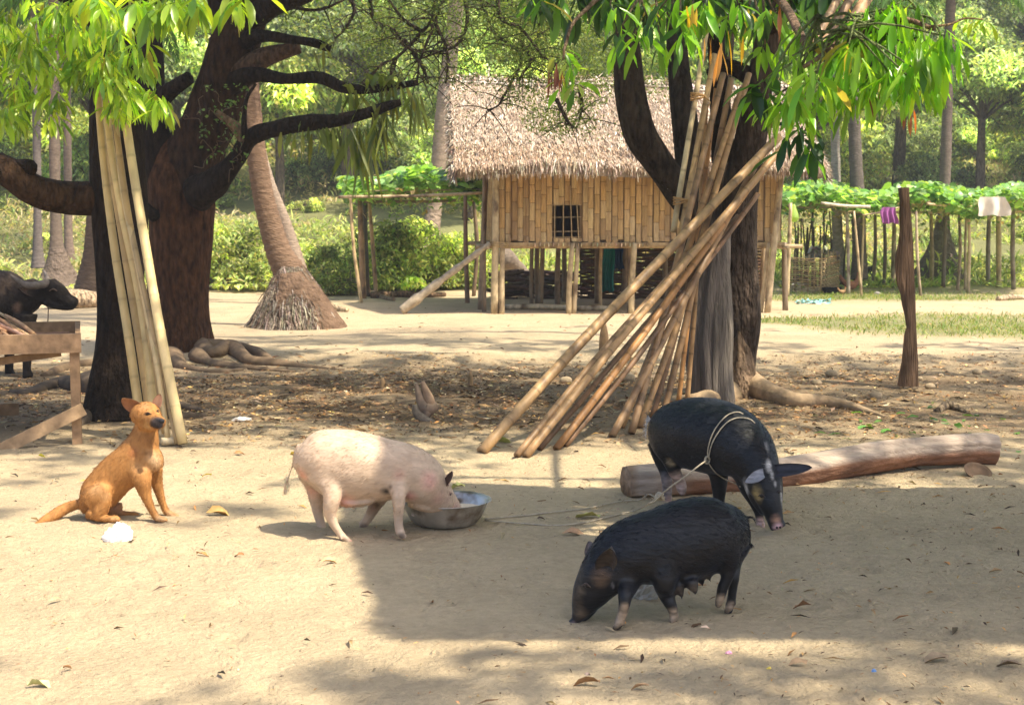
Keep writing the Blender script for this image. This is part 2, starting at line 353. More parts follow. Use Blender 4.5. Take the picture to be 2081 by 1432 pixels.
def scatter(n, x0, x1, y0, y1, seed=0, dens=None):
    x = rng.uniform(x0, x1, n); y = rng.uniform(y0, y1, n)
    if dens is not None:
        k = rng.uniform(0, 1, n) < dens(x, y); x, y = x[k], y[k]
    return np.stack([x, y, gz(x, y)], 1)
def litter():
    mb = MB()
    def blades(p, L, W, cols, lift=0.25):
        N = len(p); a = rng.uniform(0, 6.283, N); d = np.stack([np.cos(a), np.sin(a), rng.uniform(-0.1, lift, N)], 1)
        p = p + np.array([0, 0, 0.008]) + rng.uniform(0, 0.012, (N, 1)) * [0, 0, 1]
        leaves(mb, p, d, L, W, cols, nseg=2, droop=0.35, fold=rng.uniform(0, 1.0), wave=0.1)
    brown = [(0.24, 0.125, 0.05), (0.34, 0.21, 0.095), (0.13, 0.075, 0.035), (0.40, 0.30, 0.17), (0.46, 0.25, 0.08), (0.07, 0.045, 0.028)]
    def inview(x, y): return (np.abs(x) < y * 0.40 + 0.4)
    def dn(x, y):
        return inview(x, y) * np.clip(1 - ((y - 12.6) / 3.2) ** 2, 0.0, 1) * (0.35 + 0.65 * (smoothnoise(np.stack([x, y * 1.0, x * 0], 1), 2.2, 9) > -0.2))
    p = scatter(40000, -6.5, 6.5, 9.2, 15.9, dens=dn); n = len(p)
    blades(p, rng.lognormal(-3.05, .5, n), rng.lognormal(-4.2, .4, n), pick(brown, n, [.22, .22, .2, .16, .08, .12], 0.35))
    p = scatter(9000, -6.5, 7, 9.2, 15.9, dens=dn); n = len(p)          # twigs
    blades(p, rng.uniform(0.08, 0.3, n), rng.uniform(0.004, 0.01, n), pick([(0.2, 0.14, 0.09), (0.38, 0.3, 0.2)], n), 0.1)
    # thin scatter over the trodden yard, more of it to the right and along the bottom
    def d2(x, y): return inview(x, y) * (0.2 + 0.5 * np.clip((x + 0.2) / 1.6, 0, 1) + 0.35 * (y < 4.9) * (x > -0.2)) * (y < 10.5)
    p = scatter(9000, -4, 4, 3.9, 10.5, dens=d2); n = len(p)
    blades(p, rng.uniform(0.008, 0.035, n), rng.uniform(0.003, 0.009, n), pick(brown, n, amt=0.3), 0.1)
    p = scatter(900, -4, 4, 4.0, 10.5, dens=d2); n = len(p)
    blades(p, rng.uniform(0.04, 0.09, n), rng.uniform(0.008, 0.02, n), pick(brown, n, amt=0.3), 0.2)
    p = scatter(500, -6, 8, 16, 24, dens=lambda x, y: inview(x, y) * 0.6); n = len(p)
    blades(p, rng.uniform(0.04, 0.12, n), rng.uniform(0.01, 0.03, n), pick(brown, n, amt=0.3), 0.2)
    o = mb.build('leaf_litter', M_DRY); tag(o, 'brown fallen leaves, twigs and crumbs strewn over the yard', 'litter', kind='stuff')
    def pebbles():
        mb = MB(); p = scatter(1500, -3.2, 3.2, 4.0, 9.8, dens=lambda x, y: inview(x, y) * (.35 + .65 * (smoothnoise(np.stack([x, y, x * 0], 1), 2.6, 19) > .1)))
        for q in p:
            r = rng.lognormal(-5.35, .4); a = rng.uniform(0, 6.28, 5); V = [q + np.array([math.cos(t) * r * rng.uniform(.7, 1.3), math.sin(t) * r * rng.uniform(.7, 1.3), 0]) for t in np.sort(a)] + [q + np.array([0, 0, r * .9])]
            mb.add(V, None, [(i, (i + 1) % 5, 5) for i in range(5)], vary((0.30, 0.23, 0.15), 1, .3)[0])
        o = mb.build('pebbles', M_STONE); tag(o, 'tiny clods and pebbles on the trodden sand', 'pebbles', kind='stuff')
    pebbles()
    # green bits to the right of the root
    mb = MB()
    def d3(x, y): return np.exp(-((x - 2.9) / 0.8) ** 2 - ((y - 10.6) / 0.7) ** 2)
    p = scatter(330, 1, 5, 9, 12.5, dens=d3); n = len(p)
    a = rng.uniform(0, 6.28, n); d = np.stack([np.cos(a), np.sin(a), rng.uniform(0, 0.6, n)], 1)
    leaves(mb, p + [0, 0, 0.01], d, rng.uniform(0.04, 0.13, n), rng.uniform(0.02, 0.06, n), vary((0.10, 0.22, 0.04), n), nseg=2, wave=0.1)
    o = mb.build('green_cuttings', M_LEAF); tag(o, 'green cut leaves lying in front of the spreading root', 'leaves', kind='stuff')
    # grass
    mb = MB()
    def dg(x, y):
        e = lambda cx, cy, rx, ry: np.clip(1.25 - ((x - cx) / rx) ** 2 - ((y - cy) / ry) ** 2, 0, 1)
        q = np.clip(e(6.6, 19.6, 2.6, 2.4) + e(4.2, 20.6, 1.2, 0.8) + e(6.5, 27.2, 4.0, 1.8), 0, 1)
        return q * (0.3 + 0.7 * (smoothnoise(np.stack([x, y, x * 0], 1), 3.0, 12) > -0.3)) * inview(x, y)
    p = scatter(42000, 2.5, 11, 16.5, 30, dens=dg); n = len(p)
    d = rng.normal(0, 0.45, (n, 3)); d[:, 2] = 1
    leaves(mb, p, d, rng.uniform(0.03, 0.10, n), rng.uniform(0.008, 0.016, n), pick([(0.13, 0.2, 0.04), (0.24, 0.27, 0.08), (0.34, 0.3, 0.13)], n, [.5, .3, .2]), nseg=2, droop=0.6)
    o = mb.build('grass', M_GRASS); tag(o, 'short dry green grass on the right of the yard', 'grass', kind='stuff')
litter()
def small_stones():
    spots = [(1690, 765, 26), (1985, 760, 20), (1890, 790, 22), (1660, 782, 20), (1780, 810, 26), (1275, 775, 32), (1868, 772, 14), (1968, 790, 12), (1150, 779, 26), (560, 742, 24), (1912, 765, 12)]
    for i, (px, py, s) in enumerate(spots):
        g = G(px, py); r = s * 0.5 * pxm(g.y); mb = MB(); c = g + Vector((0, 0, r * 0.45))
        tube(mb, [(c + Vector((-r, 0, 0)), r * .12), (c + Vector((-r * .75, 0, 0)), r * .48), (c, r * .65), (c + Vector((r * .75, 0, 0)), r * .45), (c + Vector((r, 0, 0)), r * .1)], 3, 10, (0.34, 0.26, 0.17), 0.14, 30, i)
        o = mb.build('stone', M_STONE, loc=g); tag(o, 'small rounded tan stone lying in the shaded leaf litter', 'stone', 'stones in the litter')
small_stones()
# ------------------------------------------------------------------ the thatched hut on stilts
HX, HY = P(1003, 640, 22.3).x, 22.3       # front-left corner
HA = math.radians(4.0)
def H(x, y, z):
    """hut coordinates: x along the front, y to the back"""
    return Vector((HX + x * math.cos(HA) - y * math.sin(HA), HY + x * math.sin(HA) + y * math.cos(HA), z))
def hut():
    HW, HD = 4.55, 3.3; ZF, ZT = 1.20, 2.55; g0 = float(gz(HX, HY))
    root = empty('stilt_hut', H(0, 0, g0), 'thatched bamboo hut raised on stilts in the middle of the yard', 'hut')
    bam = [(0.45, 0.285, 0.125), (0.48, 0.31, 0.14), (0.41, 0.26, 0.115), (0.46, 0.29, 0.12), (0.49, 0.34, 0.17)]
    def weave(mb, o, ux, length, z0, z1, nrm, hole=None, flare=0.0):
        w_ = 0.092; hgt = 0.30; n = int(round(length / w_)); w_ = length / n
        o = np.array(o); ux = np.array(ux); nrm = np.array(nrm)
        for i in range(n):
            ph = (i % 3) * hgt / 3 + rng.uniform(-.03, .03); z = z0 - ph
            lean = rng.normal(0, 0.004)
            while z < z1:
                zb, zt = max(z, z0 - rng.uniform(0, 0.05)), min(z + hgt * rng.uniform(.9, 1.08), z1); z = zt + 0.007
                if zt - zb < 0.02: continue
                xa, xb = i * w_ + 0.004 + lean, (i + 1) * w_ - 0.008 + lean
                segs = [(zb, zt)]
                if hole and xb > hole[0] and xa < hole[1]:
                    segs = []
                    if zb < hole[2]: segs.append((zb, min(zt, hole[2])))
                    if zt > hole[3]: segs.append((max(zb, hole[3]), zt))
                col = pick(bam, 1, amt=0.06, hue=0.01)[0]
                if zb < z0 + 0.15: col = col * np.array([.92, .95, 1.05])
                for a, b in segs:
                    if b - a < 0.02: continue
                    k = 4; zs = np.linspace(a, b, k + 1); bul = 0.012 * np.sin((zs - zb) / max(zt - zb, .01) * math.pi) + rng.uniform(0, .004)
                    fl = flare * np.clip((0.10 - (zs - z0)) / 0.1, 0, 1)
                    mid = (xa + xb) / 2
                    rows = []
                    for zz, bb, ff in zip(zs, bul, fl):
                        for xx, e in ((xa, 0), (mid, 0.006), (xb, 0)):
                            q = o + ux * xx + nrm * (bb + e + ff); rows.append([q[0], q[1], zz])
                    f = [(r * 3 + j, r * 3 + j + 1, r * 3 + j + 4, r * 3 + j + 3) for r in range(k) for j in range(2)]
                    mb.add(rows, f, None, col)
    ux = H(1, 0, 0) - H(0, 0, 0); uy = H(0, 1, 0) - H(0, 0, 0)
    px2x = lambda px: (px - 1003) / F * 22.4
    hx0, hx1 = px2x(1124), px2x(1178); hz0, hz1 = 1.25, 1.76
    # walls: woven skin over a backing panel
    mb = MB(); weave(mb, H(0, 0, 0), ux, HW, ZF, ZT, -uy, (hx0, hx1, hz0, hz1), 0.03)
    for (a, b, c_, d_) in [(0, hx0, ZF, ZT), (hx1, HW, ZF, ZT), (hx0, hx1, ZF, hz0), (hx0, hx1, hz1, ZT)]:
        v = [H(a, .012, c_), H(b, .012, c_), H(b, .012, d_), H(a, .012, d_), H(a, .03, c_), H(b, .03, c_), H(b, .03, d_), H(a, .03, d_)]
        mb.add(v, [(0, 1, 2, 3), (4, 7, 6, 5), (0, 4, 5, 1), (3, 2, 6, 7), (0, 3, 7, 4), (1, 5, 6, 2)], None, (0.16, 0.10, 0.05))
    wall = mb.build('front_wall', M_WEAVE, root, smooth=False)
    # lower fringe of the floor mat
    for side, (xo, nr) in enumerate((((0, 1), -ux), ((1, -1), ux))):
        mb = MB(); weave(mb, H(xo[0] * HW, 0 if side == 0 else HD, 0), uy if side == 0 else -uy, HD, ZF, ZT, nr)
        e = 0.03 * (1 if side == 0 else -1); x0 = xo[0] * HW + e
        v = [H(x0, 0.03, ZF), H(x0, HD, ZF), H(x0, HD, ZT), H(x0, 0.03, ZT)]; mb.add(v, [(0, 1, 2, 3)], None, (0.14, 0.09, 0.05))
        for (za, zb, t0) in ((ZT, 3.6, 0),):
            v = [H(x0, 0.1, ZT), H(x0, HD - .1, ZT), H(x0, HD * .62, 3.55), H(x0, HD * .5, 3.55)]; mb.add(v, [(0, 1, 2, 3)], None, (0.2, 0.13, 0.07))
        mb.build('side_wall', M_WEAVE, root, smooth=False)
    mb = MB(); weave(mb, H(HW, HD, 0), -ux, HW, ZF, ZT, uy); box(mb, H(HW / 2, HD - .03, (ZF + ZT) / 2), HW, .02, ZT - ZF, Matrix.Rotation(HA, 3, 'Z'), (0.14, 0.09, 0.05))
    mb.build('back_wall', M_WEAVE, root, smooth=False)
    # window lattice
    mb = MB(); cw = (0.38, 0.27, 0.15)
    for x in (hx0 + 0.02, hx0 + .155, hx0 + .29, hx1 - .02):
        plank(mb, H(x, -.025, hz0 - .01), H(x + (0.0 if x < hx0 + .2 else -.03), -.025, hz1 + (.3 if .25 < x - hx0 < .3 else .01)), .045, .012, uy, cw)
    for z in (hz0 + .01, hz0 + .10, hz0 + .32, hz1):
        plank(mb, H(hx0 - .02, -.012, z), H(hx1 + .02, -.012, z + .005), .022, .012, uy, (0.34, 0.24, 0.14))
    mb.build('window_lattice', M_WOOD, wall, smooth=False)
    # floor
    mb = MB(); box(mb, H(HW / 2, HD / 2, ZF - .045), HW + .1, HD + .1, .05, Matrix.Rotation(HA, 3, 'Z'), (0.34, 0.24, 0.13))
    N_ = 26
    for i in range(N_):                                                   # ends of the split bamboo floor poking out
        x = px2x(1075) + i * .075 + rng.uniform(-.02, .02)
        plank(mb, H(x, -.07 - rng.uniform(0, .05), ZF - .05 - rng.uniform(0, .02)), H(x, .1, ZF - .02), .05, .012, uy, vary((0.5, 0.4, 0.26), 1)[0])
    mb.build('floor', M_BAMB, root, smooth=False)
    mb = MB()
    for z, y in ((ZF - .085, .02), (ZF - .085, HD - .05)):
        tube(mb, [(H(-.28, y, z), .035), (H(HW * .5, y, z + .01), .04), (H(HW + .35, y, z), .035)], 5, 9, (0.36, 0.26, 0.15), .08)
    tube(mb, [(H(-.1, -.2, ZF - .1), .03), (H(-.1, HD + .1, ZF - .1), .035)], 4, 8, (0.33, 0.25, 0.16), .08)
    tube(mb, [(H(HW + .05, -.25, ZF - .1), .03), (H(HW + .05, HD + .1, ZF - .1), .035)], 4, 8, (0.4, 0.3, 0.18), .08)
    mb.build('floor_beam', M_BAMB, root)
    # posts: px top, px bottom, hut y, radius, z top, colour
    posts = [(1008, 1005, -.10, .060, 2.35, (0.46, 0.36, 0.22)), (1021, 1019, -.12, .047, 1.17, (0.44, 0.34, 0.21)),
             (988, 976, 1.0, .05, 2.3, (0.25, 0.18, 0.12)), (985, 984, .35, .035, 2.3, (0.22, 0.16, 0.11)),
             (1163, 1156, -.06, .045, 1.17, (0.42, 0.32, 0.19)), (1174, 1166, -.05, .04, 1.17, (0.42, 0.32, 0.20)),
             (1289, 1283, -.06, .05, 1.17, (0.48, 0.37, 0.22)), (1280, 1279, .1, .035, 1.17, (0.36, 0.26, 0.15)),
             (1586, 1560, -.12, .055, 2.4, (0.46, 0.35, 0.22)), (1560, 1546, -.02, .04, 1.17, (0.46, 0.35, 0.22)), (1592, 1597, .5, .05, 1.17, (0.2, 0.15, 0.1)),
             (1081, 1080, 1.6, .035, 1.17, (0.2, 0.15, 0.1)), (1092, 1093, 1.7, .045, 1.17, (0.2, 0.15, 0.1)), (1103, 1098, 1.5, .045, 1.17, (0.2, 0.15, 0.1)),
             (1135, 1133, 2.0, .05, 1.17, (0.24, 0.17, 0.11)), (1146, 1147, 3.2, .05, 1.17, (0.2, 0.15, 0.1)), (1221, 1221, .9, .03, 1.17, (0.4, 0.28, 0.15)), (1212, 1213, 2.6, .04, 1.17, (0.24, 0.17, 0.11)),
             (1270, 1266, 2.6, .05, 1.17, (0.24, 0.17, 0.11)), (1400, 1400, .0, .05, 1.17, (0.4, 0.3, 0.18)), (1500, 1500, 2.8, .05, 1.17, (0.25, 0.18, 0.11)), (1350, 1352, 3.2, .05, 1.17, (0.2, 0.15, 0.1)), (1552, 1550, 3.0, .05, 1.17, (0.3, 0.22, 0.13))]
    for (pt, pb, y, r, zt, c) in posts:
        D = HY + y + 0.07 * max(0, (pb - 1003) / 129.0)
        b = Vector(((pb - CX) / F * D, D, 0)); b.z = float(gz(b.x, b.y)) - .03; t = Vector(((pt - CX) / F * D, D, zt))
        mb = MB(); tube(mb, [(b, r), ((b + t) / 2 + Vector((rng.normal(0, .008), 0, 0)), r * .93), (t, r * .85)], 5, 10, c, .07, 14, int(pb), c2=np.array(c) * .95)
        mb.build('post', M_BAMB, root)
    # lashings at the corner
    mb = MB()
    for z in (1.12, 1.15, 1.18):
        a = np.linspace(0, 6.28, 14); cpt = H(.09, -.11, z)
        tube(mb, [(cpt + Vector((.14 * math.cos(q), .10 * math.sin(q), .01 * math.sin(q * 2))), .008) for q in a], 2, 5, (0.4, 0.28, 0.14))
    mb.build('lashing', M_ROPE, root)
    # ladder: notched log leaning at the left
    a = G(815, 638); b = Vector(((996 - CX) / F * 22.2, 22.2, 1.12)); t = (b - a); mb = MB()
    pts = []
    for k in range(23):
        s = k / 22; saw = 1.0 + .28 * ((k % 5) / 4.0 - .5)
        pts.append((a + t * s + Vector((0, 0, .05)), .062 * saw * (1.25 - .6 * s)))
    tube(mb, pts, 2, 10, (0.34, 0.28, 0.21), .1, 12, 5); o = mb.build('notched_log_ladder', M_WOOD, loc=a)
    tag(o, 'grey notched log leaning up to the left corner of the hut floor', 'ladder')
    # ground logs between the posts
    for (x0, x1, y) in ((1026, 1155, 629), (1172, 1245, 632)):
        a, b = G(x0, y), G(x1, y + 1); r = .045; mb = MB(); a.z += r; b.z += r
        tube(mb, [(a, r), ((a + b) / 2 + Vector((0, 0, .012)), r), (b, r * .95)], 5, 10, (0.5, 0.42, 0.30), .06)
        o = mb.build('ground_pole', M_BAMB, loc=a); tag(o, 'pale pole lying on the ground between the hut posts, ' + ('left' if x0 < 1100 else 'right') + ' one', 'pole')
    # ---------------- thatch
    x0, x1 = -.62, HW + .52; ye, yr, yb = -.62, HD * .53, HD + .6
    ze, zr, zbk = 2.34, 3.80, 2.3
    TH = .14
    def roofz(x, t): # t 0 eave..1 ridge
        sag = -.10 * np.clip((x - 1.0) / 3.5, 0, 1) * t
        return ze + (zr - ze) * t + sag + .03 * np.sin(x * 2.1 + t * 3) + .04 * np.sin(t * math.pi)
    nx, nt_ = 50, 24; mb = MB(); V = []; Cc = []
    for slope in (0, 1):
        for side in (0, 1):
            for j in range(nt_ + 1):
                t = j / nt_
                for i in range(nx + 1):
                    x = x0 + (x1 - x0) * i / nx
                    y = (ye + (yr - ye) * t) if slope == 0 else (yb + (yr - yb) * t)
                    z = roofz(np.array(x), t) - side * TH
                    V.append(H(x, y, float(z)))
    S = (nx + 1) * (nt_ + 1); f = []
    for s in range(2):
        for side in range(2):
            o = (s * 2 + side) * S
            for j in range(nt_):
                for i in range(nx):
                    a = o + j * (nx + 1) + i; f.append((a, a + 1, a + nx + 2, a + nx + 1))
        o1, o2 = s * 2 * S, (s * 2 + 1) * S
        for i in range(nx): f.append((o1 + i, o1 + i + 1, o2 + i + 1, o2 + i))
        for j in range(nt_):
            for ii in (0, nx): a = j * (nx + 1) + ii; f.append((o1 + a, o1 + a + nx + 1, o2 + a + nx + 1, o2 + a))
    V = np.array(V); mb.add(V, f, None, (0.24, 0.175, 0.12))
    straw = [(0.50, 0.40, 0.31), (0.62, 0.53, 0.43), (0.36, 0.27, 0.20), (0.27, 0.19, 0.14), (0.72, 0.65, 0.56), (0.44, 0.32, 0.23)]
    uxn = np.array(ux); uyn = np.array(uy)
    for slope in (0, 1):
        N_ = 80000 if slope == 0 else 5000
        x = rng.uniform(x0, x1, N_); course = rng.uniform(0, 1, N_)
        t = np.clip((np.floor(course * 15) + rng.beta(1.2, 2.2, N_)) / 15 + .03 * np.sin(x * 1.3), 0.005, 1.0)
        y = ye + (yr - ye) * t if slope == 0 else yb + (yr - yb) * t
        z = roofz(x, t) + rng.uniform(.0, .045, N_)
        base = np.array([HX, HY, 0]) + x[:, None] * uxn + y[:, None] * uyn; base[:, 2] = z
        sd = np.array([0, 0, -(zr - ze)]) + (-uyn if slope == 0 else uyn) * (yr - ye); sd /= np.linalg.norm(sd)
        d = sd + rng.normal(0, .16, (N_, 3)) + uxn * rng.normal(0, .1, (N_, 1)) + np.array([0, 0, .05]); L = rng.uniform(.06, .20, N_)
        c = pick(straw, N_, [.27, .16, .22, .13, .05, .17], .22, .02)
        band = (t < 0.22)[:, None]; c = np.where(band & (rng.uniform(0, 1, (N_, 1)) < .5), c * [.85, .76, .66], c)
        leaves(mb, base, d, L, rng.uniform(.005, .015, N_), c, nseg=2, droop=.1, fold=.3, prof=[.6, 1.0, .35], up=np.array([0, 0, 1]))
    # fringe at the eave and the verge
    N_ = 5200; x = rng.uniform(x0, x1, N_); base = np.array([HX, HY, 0]) + x[:, None] * uxn + (ye + rng.uniform(-.03, .14, N_))[:, None] * uyn
    base[:, 2] = roofz(x, 0.02) + rng.uniform(-.09, .05, N_)
    d = np.tile(-uyn * .25 + np.array([0, 0, -1.0]), (N_, 1)) + rng.normal(0, .18, (N_, 3)); clump = .5 + .5 * (smoothnoise(base, 12, 21) > -.1)
    leaves(mb, base, d, rng.uniform(.06, .19, N_) * clump, rng.uniform(.007, .02, N_), pick(straw, N_, [.25, .24, .2, .1, .06, .15]), nseg=2, droop=.5, prof=[.7, 1.0, .3])
    for xe, sgn in ((x0, -1), (x1, 1)):
        N_ = 2400; t = rng.uniform(0, 1, N_); y = ye + (yr - ye) * t; base = np.array([HX, HY, 0]) + (xe + rng.uniform(-.04, .05, N_))[:, None] * uxn + y[:, None] * uyn
        base[:, 2] = roofz(np.full(N_, xe), t) - rng.uniform(0, TH + .05, N_)
        d = uxn * sgn * .45 - uyn * .4 + np.array([0, 0, -.5]) + rng.normal(0, .3, (N_, 3))
        leaves(mb, base, d, rng.uniform(.05, .18, N_), rng.uniform(.008, .022, N_), pick(straw, N_) * .75, nseg=2, droop=.4, prof=[.7, 1, .3])
    # ridge tufts
    N_ = 3800; x = rng.uniform(x0, x1, N_); s = rng.choice([-1, 1], N_); base = np.array([HX, HY, 0]) + x[:, None] * uxn + (yr + rng.uniform(-.05, .05, N_))[:, None] * uyn
    base[:, 2] = roofz(x, 1.0) + .05 + rng.uniform(0, .05, N_)
    d = s[:, None] * uyn * .9 + np.array([0, 0, -.25]) + rng.normal(0, .4, (N_, 3))
    leaves(mb, base, d, rng.uniform(.1, .3, N_), rng.uniform(.01, .03, N_), pick(straw[:2] + straw[4:], N_), nseg=2, droop=.4, prof=[.7, 1, .3])
    roof = mb.build('thatch_roof', M_STRAW, root, smooth=False)
    mb = MB()
    for off, dz in ((-.10, .07), (-.16, .02)):
        pts = [(H(x0 - .12 + (x1 - x0 + .1) * q, yr + off + .02 * math.sin(q * 9), float(roofz(np.array(x0 + (x1 - x0) * q), 1.0)) + dz - abs(off) * .2), .016) for q in np.linspace(0, 1, 8)]
        tube(mb, pts, 4, 7, (0.62, 0.55, 0.47), .1)
    mb.build('ridge_pole', M_BAMB, roof)
    for xx in (x0 + .1, x1 - .1, 1.5, 3.0):
        for ya_, za_ in ((ye + .1, ze), (yb - .1, ze)):
            mb = MB(); tube(mb, [(H(xx, ya_, za_ - TH - .02), .03), (H(xx, yr, zr - TH - .05), .03)], 3, 7, (0.2, 0.14, 0.09)); mb.build('rafter', M_WOOD, roof)
hut()
# ---------------- things under and around the hut
def hut_things():
    # teal garment hanging under the floor
    def garment(name, px0, px1, py0, py1, D, col, label, cat, seed, folds=4, nz=12):
        n = 14; V = []; top = P(px0, py0, D).z; bot = P(px0, py1, D).z; xa = P(px0, py0, D).x; xb = P(px1, py0, D).x
        for side in (0, 1):
            for j in range(nz + 1):
                for i in range(n + 1):
                    s = i / n; t = j / nz; wdt = 1 - .25 * (1 - t) ** 3
                    x = (xa + xb) / 2 + (xb - xa) * (s - .5) * wdt + .02 * math.sin(t * 5 + seed)
                    V.append((x, D + .05 * math.sin(s * folds * 6.28 + seed + t) * (0.3 + t) + side * .02, top + (bot - top) * t - .03 * abs(math.sin(s * 5 + seed)) * (t == 1)))
        f = []; S = (n + 1) * (nz + 1)
        for side in (0, 1):
            for j in range(nz):
                for i in range(n): a = side * S + j * (n + 1) + i; f.append((a, a + 1, a + n + 2, a + n + 1))
        mb = MB(); mb.add(V, f, None, col); o = mb.build(name, M_CLOTH, loc=((xa + xb) / 2, D, top)); tag(o, label, cat); return o
    garment('hanging_garment', 1222, 1250, 502, 590, 24.6, (0.015, 0.17, 0.16), 'teal long garment hanging under the hut floor', 'clothing', 1)
    garment('hanging_garment', 1247, 1268, 500, 545, 24.9, (0.015, 0.06, 0.16), 'dark blue garment hanging beside the teal one', 'clothing', 2)
    garment('purple_cloth', 1790, 1824, 421, 452, 26.9, (0.30, 0.10, 0.28), 'purple cloth hung on the edge of the right trellis', 'cloth', 3, 3)
    garment('white_sheet', 1986, 2052, 400, 436, 25.5, (0.62, 0.56, 0.48), 'off-white cloth sheet draped over the right end of the trellis', 'cloth', 4, 2)
    # wicker screen behind the hut, under its back edge
    def wicker(name, a, b, h, label, cat, rows, col, step=.16, thk=.012):
        root = empty(name, a, label, cat); mb = MB(); t = b - a; L = t.length; n = int(L / step); nrm = Vector((-t.y, t.x, 0)).normalized()
        for i in range(n + 1):
            p = a + t * (i / n); q = p + Vector((rng.normal(0, .02), 0, h + rng.uniform(0, .18))); mb2 = mb; tube(mb2, [(p, .014), (q, .011)], 2, 6, np.array(col) * .9)
        mb.build('stakes', M_WOOD, root); mb = MB()
        for r in range(rows):
            z = h * (r + .4) / rows; pts = []; m = n * 2
            for k in range(m + 1):
                s = k / m; sg = 1 if ((k // 2 + r) % 2 == 0) else -1
                pts.append((a + t * s + nrm * (.022 * sg * (k % 2 == 0)) + Vector((0, 0, z + rng.normal(0, .006))), thk))
            tube(mb, pts, 2, 5, vary(col, 1, .15)[0])
        mb.build('wattle', M_WOOD, root); return root
    wicker('wicker_pen', Vector(((1603 - CX) / F * 29, 29, float(gz(5.6, 29)))), Vector(((1668 - CX) / F * 28.2, 28.2, float(gz(6.1, 28.2)))), .72, 'low pen of woven sticks under the trellis right of the hut', 'pen', 17, (0.5, 0.36, 0.2))
    wicker('wicker_pen', Vector(((1670 - CX) / F * 28.3, 28.3, float(gz(6.1, 28.2)))), Vector(((1704 - CX) / F * 30.5, 30.5, float(gz(7, 30.5)))), .72, 'side of woven sticks running back from the pen corner', 'pen', 17, (0.42, 0.31, 0.17))
    wicker('wattle_screen', Vector(((1180 - CX) / F * 26.6, 26.6, .07)), Vector(((1560 - CX) / F * 26.4, 26.4, .07)), 1.35, 'brown woven screen in the shade behind the hut stilts', 'screen', 44, (0.11, 0.065, 0.035), .2, .02)  # dark tone and dense rows stand in for shade under the floor
    wicker('brush_fence', Vector(((668 - CX) / F * 27.5, 27.5, .07)), Vector(((735 - CX) / F * 27.5, 27.5, .07)), .35, 'low dark stick fence left of the left trellis', 'fence', 9, (0.22, 0.16, 0.1))
    # woodpile / dark heap behind the hut
    mb = MB()
    for i in range(150):
        px = rng.uniform(1012, 1170); D = rng.uniform(26.2, 27.3); h = rng.uniform(0, .5); c = Vector(((px - CX) / F * D, D, .08 + h)); a = rng.uniform(-.4, .4); l = rng.uniform(.2, .6)
        d = Vector((math.cos(a), rng.normal(0, .4), .2 * math.sin(a * 5))) * l * .5; tube(mb, [(c - d, .03), (c + d, .025)], 2, 6, vary((0.1, 0.07, 0.05), 1)[0])
    o = mb.build('firewood_heap', M_WOOD, loc=(.4, 26.7, .07)); tag(o, 'dark heap of firewood on the ground behind the hut', 'firewood', kind='stuff')
    # logs on the ground at left of hut
    for k, (x0, y0, x1, y1, r, c, lb) in enumerate([(755, 606, 905, 603, .06, (0.2, 0.13, 0.08), 'dark log lying on the ground left of the hut'), (735, 598, 800, 612, .05, (0.3, 0.22, 0.14), 'thin brown branch on the ground under the left trellis'),
            (665, 598, 780, 590, .07, (0.28, 0.2, 0.13), 'brown log lying behind the left trellis pole'), (672, 632, 706, 634, .05, (0.5, 0.38, 0.24), 'short cut log beside the palm root mound'),
            (100, 628, 235, 622, .16, (0.45, 0.33, 0.22), 'thick pale fallen trunk behind the buffalo'), (1860, 577, 1925, 573, .06, (0.16, 0.12, 0.08), 'dark log lying under the right trellis'),
            (2028, 612, 2110, 606, .05, (0.5, 0.38, 0.25), 'pale branch on the grass at the right edge'), (1855, 572, 1920, 579, .05, (0.16, 0.12, 0.08), 'second dark log crossing under the right trellis')]):
        a, b = G(x0, y0), G(x1, y1); a.z += r * .8; b.z += r * .8; mb = MB()
        tube(mb, [(a, r), (a.lerp(b, .35) + Vector((0, 0, .02)), r * 1.05), (a.lerp(b, .7) + Vector((0, 0, -.01)), r * .9), (b, r * .7)], 5, 10, c, .1, 8, k)
        o = mb.build('log', M_BARK, loc=a); tag(o, lb, 'log')
    # black bowl, pale rocks, chickens' neighbours
    def bowl(name, c, r, h, col, label, cat, mat, n=28, rim=.0):
        prof = [(0, 0.0), (r * .55, 0.0), (r * .8, h * .3), (r * .96, h * .75), (r * 1.0, h), (r * 1.02, h + .004), (r * .95, h * .97), (r * .9, h * .72), (r * .74, h * .3), (r * .5, h * .08), (0, h * .08)]
        V = []; f = []
        for (q, z) in prof:
            for k in range(n): a = k / n * 6.2832; V.append(c + Vector((q * math.cos(a), q * math.sin(a), z)))
        for j in range(len(prof) - 1):
            for k in range(n): f.append((j * n + k, j * n + (k + 1) % n, (j + 1) * n + (k + 1) % n, (j + 1) * n + k))
        mb = MB(); mb.add(V, f, None, col); o = mb.build(name, mat, loc=c); tag(o, label, cat); return o
    bowl('black_bowl', G(1690, 598), .19, .13, (0.02, 0.022, 0.028), 'black bowl on the grass below the right trellis', 'bowl', M_CLOTH)
    for (px, py, w_, lb) in ((1622, 586, 30, 'pale crumpled sack lying in front of the woven pen'), (1783, 598, 14, 'small grey stone on the grass right of the chickens')):
        g = G(px, py); r = w_ * .5 * pxm(g.y); mb = MB(); c = g + Vector((0, 0, r * .3)); tube(mb, [(c - Vector((r, 0, 0)), r * .1), (c - Vector((r * .7, 0, 0)), r * .35), (c, r * .5), (c + Vector((r * .7, 0, -.01)), r * .3), (c + Vector((r, 0, -.02)), r * .08)], 3, 10, (0.55, 0.5, 0.42) if w_ > 20 else (0.3, 0.28, 0.26), .25, 14, px)
        o = mb.build('sack' if w_ > 20 else 'stone', M_CLOTH, loc=g); tag(o, lb, 'sack' if w_ > 20 else 'stone')
